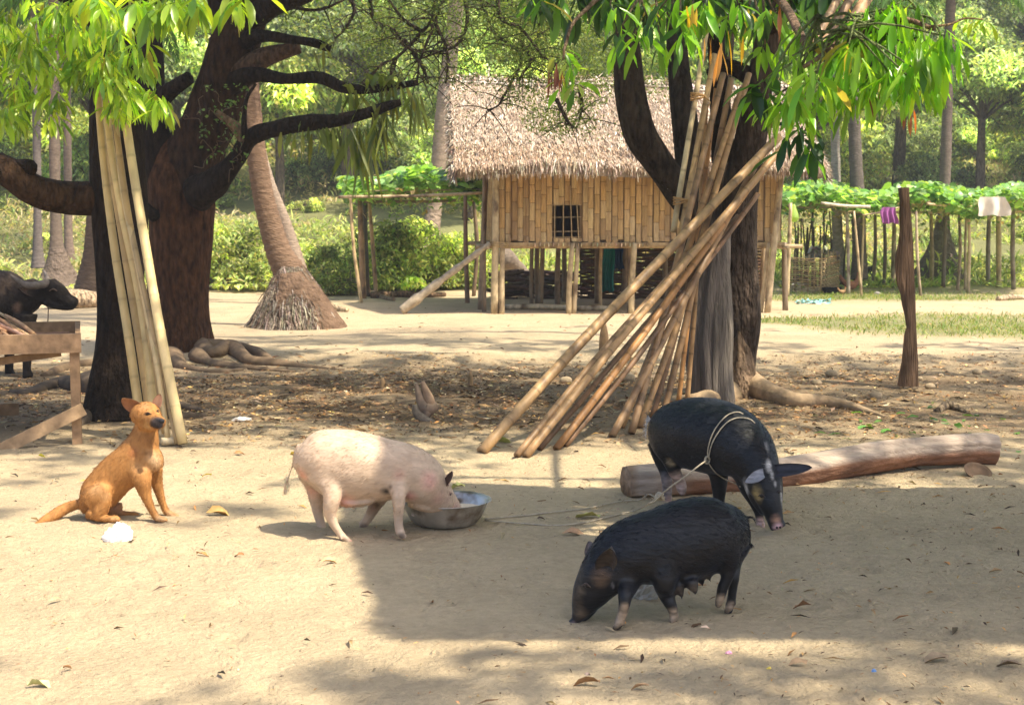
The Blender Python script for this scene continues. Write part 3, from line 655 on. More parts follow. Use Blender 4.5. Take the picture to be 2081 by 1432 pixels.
    mb = MB()
    for k in range(60):
        p = G(rng.uniform(1618, 1690), rng.uniform(611, 618)); cards(mb, np.array([p + Vector((0, 0, .015))]), .14, (0.25, 0.5, 0.5), 3)
    o = mb.build('plastic_scrap', M_CLOTH, loc=G(1650, 614)); tag(o, 'pale turquoise plastic scraps on the ground right of the hut', 'litter')
hut_things()
# ------------------------------------------------------------------ mango trees
DK = (0.024, 0.0155, 0.011); RED = (0.20, 0.10, 0.055); GRY = (0.17, 0.145, 0.125); TAN = (0.36, 0.27, 0.18)
def limb(mb, pts, c=DK, rough=.1, seed=0, seg=16, k=6, c2=None, groove=(.09, 3.2, 1.6)):
    """pts: (px, py, D, radius_px)"""
    q = [(P(a, b, D), r * pxm(D)) for (a, b, D, r) in pts]; tube(mb, q, k * 2 if seg > 15 else k, seg * 2 if seg > 15 else seg + 4, c, rough, 7.0, seed, c2=c2, groove=groove)
def roots(mb, lst, c, seed=0, groove=(.12, 2.6, 2.5), rough=.16):
    for i, pts in enumerate(lst):
        q = []
        for (a, b, r, up) in pts:
            g = G(a, b); rr = r * pxm(g.y); q.append((g + Vector((0, 0, rr * up)), rr))
        tube(mb, q, 8, 22, c, rough, 9, seed + i, groove=groove)
def rosettes(mb, C, Lr=(.16, .24), n=(9, 14), W=.27, cols=None, elev=(-1.35, -.15), droop=.7, nseg=4, wave=.05):
    C = np.asarray(C, float)
    if len(C) == 0: return
    cnt = rng.integers(n[0], n[1] + 1, len(C)); idx = np.repeat(np.arange(len(C)), cnt); N = len(idx)
    az = rng.uniform(0, 6.283, N); el = rng.uniform(elev[0], elev[1], N)
    d = np.stack([np.cos(az) * np.cos(el), np.sin(az) * np.cos(el), np.sin(el)], 1)
    base = C[idx] + d * .02 + rng.normal(0, .025, (N, 3)); L = rng.uniform(*Lr, N)
    if cols is None: cols = [(0.07, 0.17, 0.02), (0.11, 0.25, 0.03), (0.045, 0.12, 0.02), (0.17, 0.32, 0.04)]
    tint = rng.lognormal(0, .2, len(C))[idx][:, None]; L = L * rng.uniform(.75, 1.12, len(C))[idx] * rng.uniform(.7, 1.1, N); dull = rng.uniform(0, 1, (N, 1)) < .025
    leaves(mb, base, d, L, L * W * rng.uniform(.8, 1.15, N), np.where(dull, [[.34, .30, .08]], pick(cols, N, amt=.16) * tint), nseg=nseg, droop=rng.uniform(.2, droop * 1.8, N), fold=.35, wave=wave)

# ---- left mango (near the dog)
LT = G(243, 850); rootL = empty('mango_tree', LT, 'dark-trunked mango tree behind the cream bamboo poles, near the dog', 'tree')
mb = MB()
limb(mb, [(243, 862, 11.0, 76), (240, 800, 11.05, 60), (242, 700, 11.1, 46), (243, 560, 11.1, 49), (242, 430, 11.1, 56), (236, 330, 11.1, 56), (232, 200, 11.1, 50), (228, 80, 11.2, 44), (215, -60, 11.3, 40), (205, -240, 11.4, 30)], DK, .09, 1, 24, 8)
limb(mb, [(215, 400, 11.1, 38), (150, 402, 11.05, 32), (80, 390, 10.9, 32), (25, 355, 10.8, 30), (-10, 335, 10.8, 27)], (0.06, 0.033, 0.018), .12, 3)
limb(mb, [(30, 360, 10.85, 22), (60, 340, 10.8, 15), (22, 335, 10.8, 12)], DK, .1, 4)
limb(mb, [(228, 100, 11.1, 26), (300, 0, 10.6, 20), (420, -90, 10.2, 14)], DK, .1, 5)
limb(mb, [(225, 60, 11.1, 26), (100, -40, 10.4, 20), (-60, -120, 9.8, 14)], DK, .1, 6)
limb(mb, [(225, 0, 11.1, 26), (500, -200, 11.8, 18), (900, -320, 12.5, 12)], DK, .1, 61)
mr_ = MB(); roots(mr_, [[(222, 815, 30, 1.4), (198, 838, 22, .7), (172, 858, 13, .3), (150, 868, 6, -.2)], [(270, 822, 26, 1.0), (330, 822, 16, .4), (390, 834, 10, .2), (440, 841, 5, -.2)],
           [(200, 800, 30, .5), (120, 786, 16, .4), (60, 800, 10, .2), (20, 800, 8, .1)], [(275, 800, 26, .6), (330, 845, 16, .3), (420, 846, 7, 0)]], (0.09, 0.066, 0.048), 7)
mr_.build('roots', M_ROOT, rootL)
mb.build('trunk', M_BARK, rootL)
CAN_L = MB(); CAN_B = MB(); CAN_R = MB(); CAN_O = MB()
def blob_rosettes(mb, blobs, D0, dD, **kw):
    C = []
    for (cx, cy, rx, ry, n) in blobs:
        for _ in range(n):
            a = rng.uniform(0, 6.28); r = math.sqrt(rng.uniform()); D = D0 + rng.uniform(-dD, dD)
            C.append(P(cx + rx * r * math.cos(a), cy + ry * r * math.sin(a), D))
    rosettes(mb, C, **kw); return C
BR = [(0.30, 0.45, 0.03), (0.23, 0.38, 0.03), (0.38, 0.52, 0.06), (0.14, 0.27, 0.03)]
CL = blob_rosettes(CAN_L, [(60, 60, 120, 70, 20), (-10, 150, 60, 120, 14), (170, 105, 110, 55, 17), (250, 115, 65, 28, 8), (150, 30, 160, 40, 16), (280, 195, 45, 18, 6), (225, 200, 40, 20, 5), (70, 150, 80, 30, 8), (60, 235, 60, 18, 5), (250, 170, 80, 25, 6), (110, 200, 50, 18, 3), (215, 95, 70, 30, 8), (330, 205, 22, 10, 2)], 10.0, .35, cols=BR, Lr=(.14, .21), n=(10, 15), W=.22)
blob_rosettes(CAN_L, [(205, 0, 40, 20, 5), (290, 8, 50, 14, 6), (335, 0, 30, 10, 3), (395, 0, 30, 12, 4), (470, -8, 40, 10, 3)], 8.8, .25, cols=BR, Lr=(.17, .25), n=(8, 12))
# ---- large mango (second trunk)
BT = G(370, 722); rootB = empty('mango_tree', BT, 'largest mango tree, forked dark trunk standing left of the coconut palm', 'tree')
mb = MB()
limb(mb, [(366, 735, 16.1, 76), (366, 700, 16.1, 66), (364, 620, 16.1, 60), (366, 520, 16.1, 62), (366, 450, 16.1, 66), (366, 400, 16.1, 68), (358, 350, 16.1, 62), (350, 305, 16.1, 42), (347, 280, 16.1, 14)], (0.078, 0.034, 0.016), .10, 11, 26, 7)
limb(mb, [(350, 380, 16.1, 52), (318, 330, 16.1, 46), (302, 270, 16.1, 42), (300, 200, 16.1, 36), (298, 110, 16.1, 32), (292, 20, 16.1, 30), (285, -120, 16.1, 26)], DK, .10, 12, 18)
limb(mb, [(372, 400, 16.1, 62), (392, 320, 16.1, 62), (425, 240, 16.0, 56), (455, 160, 16.0, 50), (480, 80, 16.0, 47), (505, 20, 16.0, 46), (560, -60, 16.0, 40), (640, -200, 16.0, 30)], (0.042, 0.022, 0.013), .12, 13, 22, 7)
limb(mb, [(470, 60, 15.95, 34), (450, -30, 16.0, 32), (430, -160, 16.1, 26)], DK, .1, 14)
limb(mb, [(505, 40, 15.9, 28), (560, 10, 15.6, 22), (625, -14, 15.4, 18), (700, -50, 15.2, 13)], DK, .12, 15)
limb(mb, [(475, 90, 15.9, 22), (530, 74, 15.7, 13), (590, 80, 15.5, 10), (640, 88, 15.4, 9), (672, 100, 15.4, 7)], DK, .14, 16)
limb(mb, [(480, 150, 15.9, 26), (530, 120, 15.8, 20), (580, 104, 15.7, 17), (610, 98, 15.7, 12)], (0.1, 0.06, 0.04), .14, 17)
limb(mb, [(470, 170, 15.9, 26), (520, 152, 15.7, 15), (580, 160, 15.5, 12), (650, 158, 15.4, 11), (700, 178, 15.3, 10), (760, 180, 15.2, 9), (850, 168, 15.2, 6)], DK, .16, 18)
limb(mb, [(400, 395, 15.8, 34), (440, 370, 15.6, 28), (480, 325, 15.5, 22), (510, 280, 15.4, 19), (560, 262, 15.3, 16), (620, 250, 15.2, 15), (680, 245, 15.1, 13), (740, 232, 15.0, 12), (790, 215, 15.0, 10), (815, 208, 15.0, 7)], DK, .18, 19)
limb(mb, [(500, 285, 15.4, 14), (480, 260, 15.4, 11), (455, 240, 15.4, 8), (440, 228, 15.4, 6)], (0.22, 0.14, 0.08), .16, 20)
limb(mb, [(498, 280, 15.3, 8), (496, 240, 15.3, 6), (502, 200, 15.3, 4), (520, 170, 15.3, 3)], DK, .16, 21)
limb(mb, [(330, 195, 15.9, 20), (355, 178, 15.8, 16), (384, 158, 15.7, 13)], DK, .14, 22)
limb(mb, [(316, 440, 15.8, 14), (300, 425, 15.7, 12), (286, 408, 15.6, 8)], DK, .14, 23)
mr_ = MB(); roots(mr_, [[(392, 706, 26, .5), (430, 722, 14, .6), (470, 718, 16, .8), (505, 728, 12, .7), (545, 742, 11, .4), (640, 748, 5, .2), (700, 752, 3, 0)], [(400, 722, 20, .3), (430, 742, 10, .4), (480, 748, 8, .3), (600, 756, 4, 0)],
           [(350, 726, 24, .3), (372, 748, 11, .3), (430, 757, 6, .2), (500, 752, 5, .1)], [(320, 715, 30, .4), (260, 738, 16, .3), (150, 745, 10, .2), (90, 765, 8, .1)], [(310, 722, 26, .3), (200, 760, 12, .3), (100, 790, 8, 0)], [(420, 712, 18, .4), (490, 712, 11, .6), (530, 722, 9, .5), (560, 736, 5, .1)]], (0.16, 0.11, 0.07), 30)
mr_.build('roots', M_ROOT, rootB)
mb.build('trunk', M_BARK, rootB)
# vine scribbles and small leaves on the fork
mb = MB()
for i in range(12):
    x, y = rng.uniform(400, 500), rng.uniform(120, 320); D = 15.35
    pts = [(P(x, y, D), .006)]
    for k in range(5): x += rng.normal(0, 9); y += rng.normal(4, 9); pts.append((P(x, y, D + rng.normal(0, .03)), .005))
    tube(mb, pts, 3, 5, (0.10, 0.06, 0.035))
n = 160; pp = np.array([P(rng.uniform(405, 505), rng.uniform(170, 330), 15.3 + rng.uniform(-.1, .1)) for _ in range(n)]); cards(mb, pp, rng.uniform(.03, .07, n), vary((0.08, 0.15, 0.04), n))
mb.build('creeper', M_LEAF, rootB)

# ---- right mango
RT = G(1475, 815); rootR = empty('mango_tree', RT, 'mango tree with grey cracked trunk that the bamboo poles lean on', 'tree')
mb = MB(); DR = 12.15
limb(mb, [(1392, 470, DR, 22), (1412, 480, DR, 28), (1404, 430, DR, 30), (1372, 380, DR - .05, 33), (1332, 320, DR - .1, 33), (1302, 265, DR - .15, 34), (1283, 190, DR - .15, 30), (1276, 120, DR - .15, 26), (1272, 60, DR - .1, 22), (1270, -60, DR, 18)], (0.05, 0.037, 0.028), .13, 41, 18, 7)
limb(mb, [(1440, 560, DR + .1, 40), (1418, 450, DR + .1, 34), (1402, 330, DR + .15, 28), (1386, 210, DR + .15, 25), (1378, 120, DR + .2, 22), (1374, 40, DR + .2, 20), (1370, -60, DR + .2, 15)], (0.05, 0.04, 0.034), .13, 42, 16, 7)
limb(mb, [(1498, 800, DR + .25, 30), (1500, 720, DR + .2, 34), (1505, 640, DR + .15, 40), (1500, 500, DR + .15, 42), (1505, 400, DR + .1, 38), (1522, 300, DR + .05, 34), (1538, 200, DR, 31), (1555, 110, DR, 29), (1566, 20, DR, 26), (1576, -100, DR, 22)], (0.06, 0.043, 0.033), .12, 43, 18, 7)
limb(mb, [(1500, 835, DR + .1, 46), (1500, 780, DR + .12, 40), (1500, 720, DR + .12, 30), (1500, 620, DR + .1, 26), (1500, 520, DR + .12, 26)], (0.24, 0.16, 0.10), .12, 44, 16, 5, c2=(0.14, 0.10, 0.07))
limb(mb, [(1470, 330, DR + .2, 24), (1462, 200, DR + .2, 20), (1452, 60, DR + .3, 16)], DK, .12, 45)
limb(mb, [(1530, 160, DR, 18), (1480, 135, DR, 14), (1440, 150, DR + .1, 10)], DK, .12, 46)
limb(mb, [(1560, 60, DR, 18), (1700, -60, 10.5, 14), (1900, -160, 8.5, 9)], DK, .12, 47)
limb(mb, [(1560, 30, DR, 18), (1300, -120, 11.0, 13), (1000, -220, 10.0, 9)], DK, .12, 48)
mr_ = MB(); roots(mr_, [[(1505, 796, 34, .7), (1550, 810, 24, .7), (1610, 824, 17, .7), (1660, 824, 14, .7), (1710, 828, 12, .6), (1760, 838, 8, .3), (1800, 848, 4, 0)], [(1480, 810, 30, .3), (1420, 822, 20, .3), (1360, 815, 10, .1)]], (0.30, 0.215, 0.135), 50, (.04, 2.0, .8), .04)
mr_.build('roots', M_ROOT, rootR)
mb.build('trunk', M_BARK, rootR)
mb = MB()                                                                 # weathered grey front stem, deeply grooved
limb(mb, [(1438, 832, 11.92, 44), (1436, 790, 11.92, 38), (1432, 700, 11.92, 36), (1440, 620, 11.94, 34), (1450, 540, 11.96, 30), (1458, 470, 12.0, 24)], (0.13, 0.11, 0.10), .11, 51, 26, 6, groove=(.2, 5.5, 1.0))
limb(mb, [(1466, 832, 11.86, 30), (1462, 760, 11.86, 26), (1464, 680, 11.86, 24), (1462, 600, 11.9, 22), (1460, 520, 11.95, 18)], GRY, .13, 52, 22, 6, groove=(.22, 5.0, 1.0))
limb(mb, [(1410, 825, 12.0, 22), (1420, 700, 12.0, 18), (1436, 560, 12.0, 14)], (0.12, 0.095, 0.08), .13, 53, 18, 6, groove=(.3, 3.5, .6))
mb.build('dead_stem', M_BARKG, rootR)
mb = MB(); limb(mb, [(1518, 765, 12.5, 18), (1514, 700, 12.5, 18), (1510, 600, 12.5, 17), (1512, 500, 12.5, 17), (1524, 445, 12.5, 14), (1530, 432, 12.5, 13)], (0.15, 0.10, 0.065), .14, 54, 14, 6)
mb.build('stump_stem', M_BARKG, rootR)
from mathutils.bvhtree import BVHTree
_tr = [o for o in COL.objects if o.parent == rootR and o.name.startswith('trunk')][0]
_bv = BVHTree.FromPolygons([v.co + rootR.location for v in _tr.data.vertices], [tuple(p.vertices) for p in _tr.data.polygons])
# white lichen patches on the limbs
for (x, y, s_, sy_, n) in ((1352, 372, 11, 22, 480), (1505, 470, 6, 11, 130)):
    mb = MB()
    for k in range(n):
        qx, qy = x + rng.normal(0, s_ * .6), y + rng.normal(0, s_ * 1.0) if sy_ < 15 else y + rng.normal(0, sy_ * .7); h = _bv.ray_cast(Vector((0, 0, CAMH)), ray(qx, qy).normalized())
        if h[0] is None or h[0].y > 12.6: continue
        nn_ = h[1].normalized(); a_ = nn_.orthogonal().normalized(); b_ = nn_.cross(a_); r = rng.uniform(.008, .018); t0 = rng.uniform(0, 6)
        mb.add([h[0] + nn_ * .004 + a_ * (r * math.cos(t0 + i * 1.57) * rng.uniform(.6, 1.2)) + b_ * (r * math.sin(t0 + i * 1.57)) for i in range(4)], [(0, 1, 2, 3)], None, vary((0.60, 0.58, 0.55), 1, .1)[0])
    if mb.n: mb.build('lichen', M_STONE, rootR)
# visible leaf sprays (hand placed rosettes, pixel + depth)
GR = [(0.16, 0.36, 0.02), (0.20, 0.42, 0.03), (0.10, 0.25, 0.02), (0.28, 0.48, 0.06)]
DG = [(0.03, 0.085, 0.02), (0.05, 0.12, 0.02), (0.02, 0.06, 0.02)]
near = [(1610, 114, 7), (1640, 70, 6), (1612, 180, 12), (1590, 205, 6), (1630, 195, 10), (1565, 200, 5), (1700, 165, 12), (1660, 150, 8), (1725, 90, 12), (1754, 76, 13), (1770, 125, 10), (1801, 50, 13), (1780, 90, 10),
        (1835, 88, 14), (1820, 130, 10), (1860, 60, 12), (1880, 95, 12), (1915, 72, 15), (1905, 95, 12), (1925, 100, 10), (1845, 155, 8), (1810, 150, 9), (1735, 175, 11), (1690, 120, 9), (1760, 160, 9), (1858, 140, 7), (1790, 20, 8), (1750, 30, 8), (1820, 10, 8), (1870, 20, 7), (1712, 60, 7), (1680, 180, 8), (1890, 150, 6)]
C = [P(x, y, 6.6 + rng.uniform(-.3, .35)) for (x, y, n) in near]
for c, (x, y, n) in zip(C, near): rosettes(CAN_R, [c], Lr=(.15, .24), n=(n + 3, n + 7), W=.2, cols=GR, elev=(-1.45, -.35), droop=.8)
NEARC = list(C)
darkn = [(1640, 245, 7), (1600, 262, 7), (1655, 262, 5), (1560, 160, 5), (1548, 195, 6), (1625, 290, 4)]
C = [P(x, y, 6.9 + rng.uniform(-.2, .2)) for (x, y, n) in darkn]; rosettes(CAN_R, C, Lr=(.15, .22), n=(5, 8), cols=DG + GR[:1], elev=(-1.3, .1)); NEARC += C
mid = [(1255, 68), (1291, 72), (1318, 42), (1340, 80), (1386, 68), (1400, 50), (1521, 25), (1545, 50), (1500, 10), (1430, 5), (1365, 8), (1300, 5), (1240, 10), (1480, 40), (1555, 90), (1570, 20), (1590, 60), (1340, 20)]
C = [P(x, y, 9.6 + rng.uniform(-.4, .4)) for (x, y) in mid]; rosettes(CAN_R, C, Lr=(.17, .26), n=(6, 10), W=.24, cols=GR[:3] + DG[:1], elev=(-1.45, -.3))
top = [(x, y) for x in range(1100, 1680, 36) for y in (-28, 6)]
C = [P(x + rng.normal(0, 8), y + rng.normal(0, 8), 10.4 + rng.uniform(-.5, .5)) for (x, y) in top]; rosettes(CAN_R, C, Lr=(.2, .3), n=(7, 11), cols=DG + GR[2:3], elev=(-1.5, 0))
yel = [(1454, 70, (0.60, 0.30, 0.08)), (1486, 62, (0.70, 0.42, 0.04)), (1505, 75, (0.72, 0.48, 0.03)), (1464, 86, (0.62, 0.33, 0.13)), (1720, 85, (0.5, 0.42, 0.05)), (1400, 12, (0.6, 0.4, 0.05)), (1580, 8, (0.35, 0.12, 0.05)), (1848, 200, (0.24, 0.08, 0.04)), (1855, 210, (0.22, 0.07, 0.03)), (1840, 205, (0.3, 0.1, 0.05)), (1775, 185, (0.22, 0.09, 0.04)), (1888, 170, (0.3, 0.33, 0.05))]
for (x, y, c) in yel:
    D = 9.3 if x < 1700 else 6.5; rosettes(CAN_R, [P(x, y, D)], Lr=(.2, .28) if x < 1700 else (.09, .13), n=(1, 3), cols=[c], elev=(-1.55, -1.2), W=.15)
hang = [(1140, 100), (1152, 120), (1162, 150), (1148, 170), (1166, 175)]
C = [P(x, y, 9.8) for (x, y) in hang]; rosettes(CAN_R, C, Lr=(.12, .2), n=(4, 7), cols=GR + [(0.3, 0.42, 0.12)], elev=(-1.4, .2), W=.3)
rosettes(CAN_R, [P(1129, 136, 9.75), P(1136, 142, 9.7)], Lr=(.12, .24), n=(5, 7), cols=[(0.22, 0.07, 0.03), (0.34, 0.12, 0.05), (0.15, 0.05, 0.03)], elev=(-1.5, -1.0), W=.13)
mb = MB()                                                                 # branches and twigs carrying them
limb(mb, [(1560, -30, 11.5, 10), (1600, 20, 9.0, 9), (1640, 90, 7.2, 9), (1700, 92, 6.8, 8), (1750, 70, 6.7, 7), (1830, 40, 6.6, 6), (1900, 60, 6.5, 4)], (0.20, 0.13, 0.09), .08, 60, 9)
limb(mb, [(1700, 92, 6.8, 7), (1660, 120, 6.7, 5), (1610, 150, 6.7, 4)], (0.3, 0.2, 0.14), .08, 61, 8)
limb(mb, [(1880, 55, 6.5, 3), (1930, 50, 6.5, 2.4), (1960, 38, 6.5, 2), (1998, 40, 6.5, 1.5)], (0.25, 0.18, 0.1), .08, 62, 6)
limb(mb, [(1570, -20, 11.5, 8), (1300, -40, 10.5, 8), (1180, 30, 9.9, 4), (1150, 90, 9.8, 3), (1145, 120, 9.8, 2)], (0.16, 0.11, 0.07), .08, 63, 7)
for c in NEARC:
    j = P(rng.choice([1660, 1700, 1750, 1820, 1870]), rng.uniform(30, 80), 6.7); tube(mb, [(j, .008), (j.lerp(c, .5) + Vector((0, 0, .05)), .006), (c, .004)], 3, 5, (0.16, 0.2, 0.08))
for (x, y) in mid:
    c = P(x, y, 9.6); tube(mb, [(c + Vector((rng.normal(0, .15), .3, .5)), .012), (c, .006)], 3, 5, (0.13, 0.1, 0.06))
mb.build('branches', M_BARK, rootR)
rosettes(CAN_R, [P(x, y, 6.5) for (x, y) in ((1975, 32), (1998, 42), (2000, 30))], Lr=(.05, .09), n=(4, 6), cols=BR)

# ---- the stand of clusters overhead that dapples the yard (all of it above the frame)
SHX, SHY = TOSUN.x / TOSUN.z, TOSUN.y / TOSUN.z
def want(x, y):
    """how much foliage hangs between the sun and this spot of ground"""
    pt = np.stack([x, y, x * 0], 1); n = smoothnoise(pt * [1, 1.6, 1], 1.9, 71) + .5 * smoothnoise(pt * [1, 2.0, 1], 5.0, 72)
    px = CX + F * x / y
    mid_ = (y > 9.4) & (y < 17.3); o = np.where(mid_, np.clip(.9 + .75 * n, 0, 1.4), 0)
    o = np.where((y >= 15.6) & (y < 17.4), np.clip(.7 + 1.0 * n, 0, 1) * .8, o)
    o = np.where((y >= 17.4) & (y < 23), np.clip(-.42 + 1.0 * n, 0, 1) * .7, o)
    o = np.where((y >= 17.0) & (y < 20.5) & (x > 2), np.clip(-.5 + n, 0, 1) * .5, o)
    n2_ = smoothnoise(pt * [1, 2.2, 1], 3.4, 75)
    o = np.where((y >= 7.2) & (y < 9.4) & (x < -.2), np.clip(-.05 + 1.3 * n2_, 0, 1) * .9, o)
    o = np.where((y >= 6.6) & (y < 7.8) & (x < .1) & (x > -1.75), np.clip(.15 + 1.3 * n2_, 0, 1), o)
    o = np.where((y >= 8.2) & (y < 9.4) & (x > -.2), np.clip(.5 + 1.1 * n, 0, 1.2), o)
    o = np.where((y < 5.15) & (x > -.3), np.clip(.75 + 1.2 * n2_, 0, 1.25), o)
    o = np.where((y < 5.15) & (x > 1.2), np.clip(1.0 + .7 * n2_, 0, 1.25), o)
    o = np.where((y < 5.3) & (y > 4.95) & (x > -.1) & (x < 1.0), 0, o)
    o = np.where((y < 4.85) & (x <= -.3), np.clip(.45 + 1.1 * n2_, 0, 1) * .9, o)
    o = np.where((y >= 4.85) & (y < 6.6) & (x <= -.3), np.clip(-.6 + 1.1 * n, 0, 1) * .5, o)
    return o
def overhead(mb, x0, x1, y0, y1, z0, z1, per_m2, seed):
    n = int((x1 - x0) * (y1 - y0) * per_m2); x = rng.uniform(x0, x1, n); y = rng.uniform(y0, y1, n)
    k = rng.uniform(0, 1.25, n) < want(x, y); x, y = x[k], y[k]; z = rng.uniform(z0, z1, len(x))
    c = np.stack([x + SHX * z, y + SHY * z, z], 1); qx, qy, f = project(c - [0, 0, .28])
    ok = (f < 0.3) | (qy < -12) | (qx < -90) | (qx > 2170); c = c[ok]
    rosettes(mb, c, Lr=(.18, .28), n=(9, 13), W=.30, cols=DG + GR[:2], elev=(-1.2, .2), nseg=2, wave=0)
    return len(c)
nn = [overhead(CAN_L, -6, -1.2, 9.0, 14, 4.2, 6.5, 34, 1), overhead(CAN_B, -7, 1.0, 12.5, 23, 4.8, 8.0, 28, 2), overhead(CAN_R, -1.2, 6.5, 8, 23, 4.2, 7.0, 28, 3),
      overhead(CAN_O, -3, 3.5, 2.6, 9.4, 5.5, 8.0, 34, 4)]
def shade_for(mb, x0, x1, D, zlo, zhi, n, seed, keep=.1):
    x = rng.uniform(x0, x1, n); z = rng.uniform(zlo, zhi, n); s = rng.uniform(5.0, 7.5, n) - z; p = np.stack([x + SHX * s, D + rng.uniform(-.4, .2, n) + SHY * s, z + s], 1)
    k = smoothnoise(np.stack([x, z, x * 0], 1), 3.0, seed) > -keep * 4; p = p[k]; qx, qy, f = project(p - [0, 0, .28]); ok = (qy < -12) | (qx < -90) | (qx > 2170) | (f < .3)
    rosettes(mb, p[ok], Lr=(.18, .28), n=(9, 13), W=.30, cols=DG + GR[:2], elev=(-1.2, .2), nseg=2, wave=0)
shade_for(CAN_B, -4.4, -2.2, 15.9, 0, 5.0, 420, 91); shade_for(CAN_L, -3.6, -2.6, 11.0, .0, 4.5, 230, 92); shade_for(CAN_R, .8, 2.4, 12.0, .3, 4.5, 230, 93, .02)
# crown filling around the big mango's top (mostly above the frame)
C = [P(x, y, 15.4 + rng.uniform(-1, 1)) for x, y in zip(rng.uniform(250, 760, 60), rng.uniform(-160, -28, 60))]; rosettes(CAN_B, C, cols=DG + GR[:2])
CAN_L.build('crown', M_LEAF, rootL); CAN_B.build('crown', M_LEAF, rootB); CAN_R.build('crown', M_LEAF, rootR)
g = Vector((4.6, 1.2, 0)); rootO = empty('shade_tree', g, 'broad tree beside the camera whose crown hangs above the front of the yard', 'tree')
CAN_O.build('crown', M_LEAF, rootO); mb = MB()
tube(mb, [(g, .35), (g + Vector((0, 0, 2)), .25), (g + Vector((-.2, .2, 4)), .22), (g + Vector((-.4, .5, 5.5)), .12), (g + Vector((-.7, .8, 6.6)), .04)], 6, 14, DK, .1)
for k in range(9):
    a = rng.uniform(0, 6.28); e = Vector((math.cos(a) * 1.5 - 1.0, math.sin(a) * 1.2 + .6, 6.4)); tube(mb, [(g + Vector((-.2, .2, 4)), .07), (g + e * .6 + Vector((0, 0, 1.9)), .04), (g + e, .012)], 5, 8, DK, .1)
mb.build('trunk', M_BARK, rootO)
# ---- unseen shelter added off-frame, its roof shaped to throw the straight-edged shadow
def shelter():
    z = 3.25; xa, xb, ya, yb_ = -.42 + SHX * z, 5.6, 5.17 + SHY * z, 8.08 + SHY * z
    g = Vector((4.2, (ya + yb_) / 2, 0)); root = empty('unseen_shelter', g, 'open shelter with flat thatched roof just outside the right of the view', 'shelter')
    mb = MB(); ym = 5.95; yn = 6.68; x1_, x2_ = 1.95, 2.60; sl = lambda y: xa - .62 * (y - ya) / (yb_ - ya)  # gap left in the roof to let sun reach the near leaf sprays
    for q8 in ([(xa, ya), (xb, ya - .06), (xb, ym), (sl(ym), ym)], [(sl(ym), ym + .002), (x1_, ym + .002), (x1_, yb_), (xa - .62, yb_ + .35)], [(x2_, ym + .002), (xb, ym + .002), (xb, yb_), (x2_, yb_)], [(x1_ + .002, yn), (x2_ - .002, yn), (x2_ - .002, yb_), (x1_ + .002, yb_)]): mb.add([(a, b, zz) for zz in (z, z + .07) for a, b in q8], [(0, 3, 2, 1), (4, 5, 6, 7), (0, 1, 5, 4), (1, 2, 6, 5), (2, 3, 7, 6), (3, 0, 4, 7)], None, (0.25, 0.18, 0.12))
    mb.build('roof', M_STRAW, root)
    fb, fd = [], []  # blades added along the roof edges to break up the shadow's outline
    for (a0, a1, out) in (((xa, ya), (xb, ya - .06), (0, -1)), ((xa, ya), (xa - .62, yb_ + .35), (-1, -.1)), ((xa - .62, yb_ + .35), (xb, yb_), (0, 1))):
        m_ = 1100
        for k_ in range(m_):
            t_ = rng.uniform(); fb.append((a0[0] + (a1[0] - a0[0]) * t_, a0[1] + (a1[1] - a0[1]) * t_, z + .05)); fd.append((out[0] + rng.normal(0, .35), out[1] + rng.normal(0, .35), rng.normal(-.1, .15)))
    fb = np.array(fb); mb = MB(); cl_ = np.clip(.55 + .7 * smoothnoise(fb, 6, 3), .15, 1.3); leaves(mb, fb, fd, rng.uniform(.06, .2, len(fb)) * cl_, .02, vary((0.3, 0.22, 0.14), len(fb)), nseg=2); mb.build('shadow_fringe', M_STRAW, root)
    for x in (3.9, 5.4):
        for y in (ya + .3, yb_ - .3):
            mb = MB(); tube(mb, [(Vector((x, y, -.05)), .06), (Vector((x, y, z)), .05)], 4, 8, (0.3, 0.22, 0.14)); mb.build('post', M_BAMB, root)
    for y in (ya + .3, yb_ - .3):
        mb = MB(); tube(mb, [(Vector((xa + .05, y, z - .04)), .04), (Vector((xb, y, z - .04)), .05)], 4, 8, (0.3, 0.22, 0.14)); mb.build('beam', M_BAMB, root)
shelter()

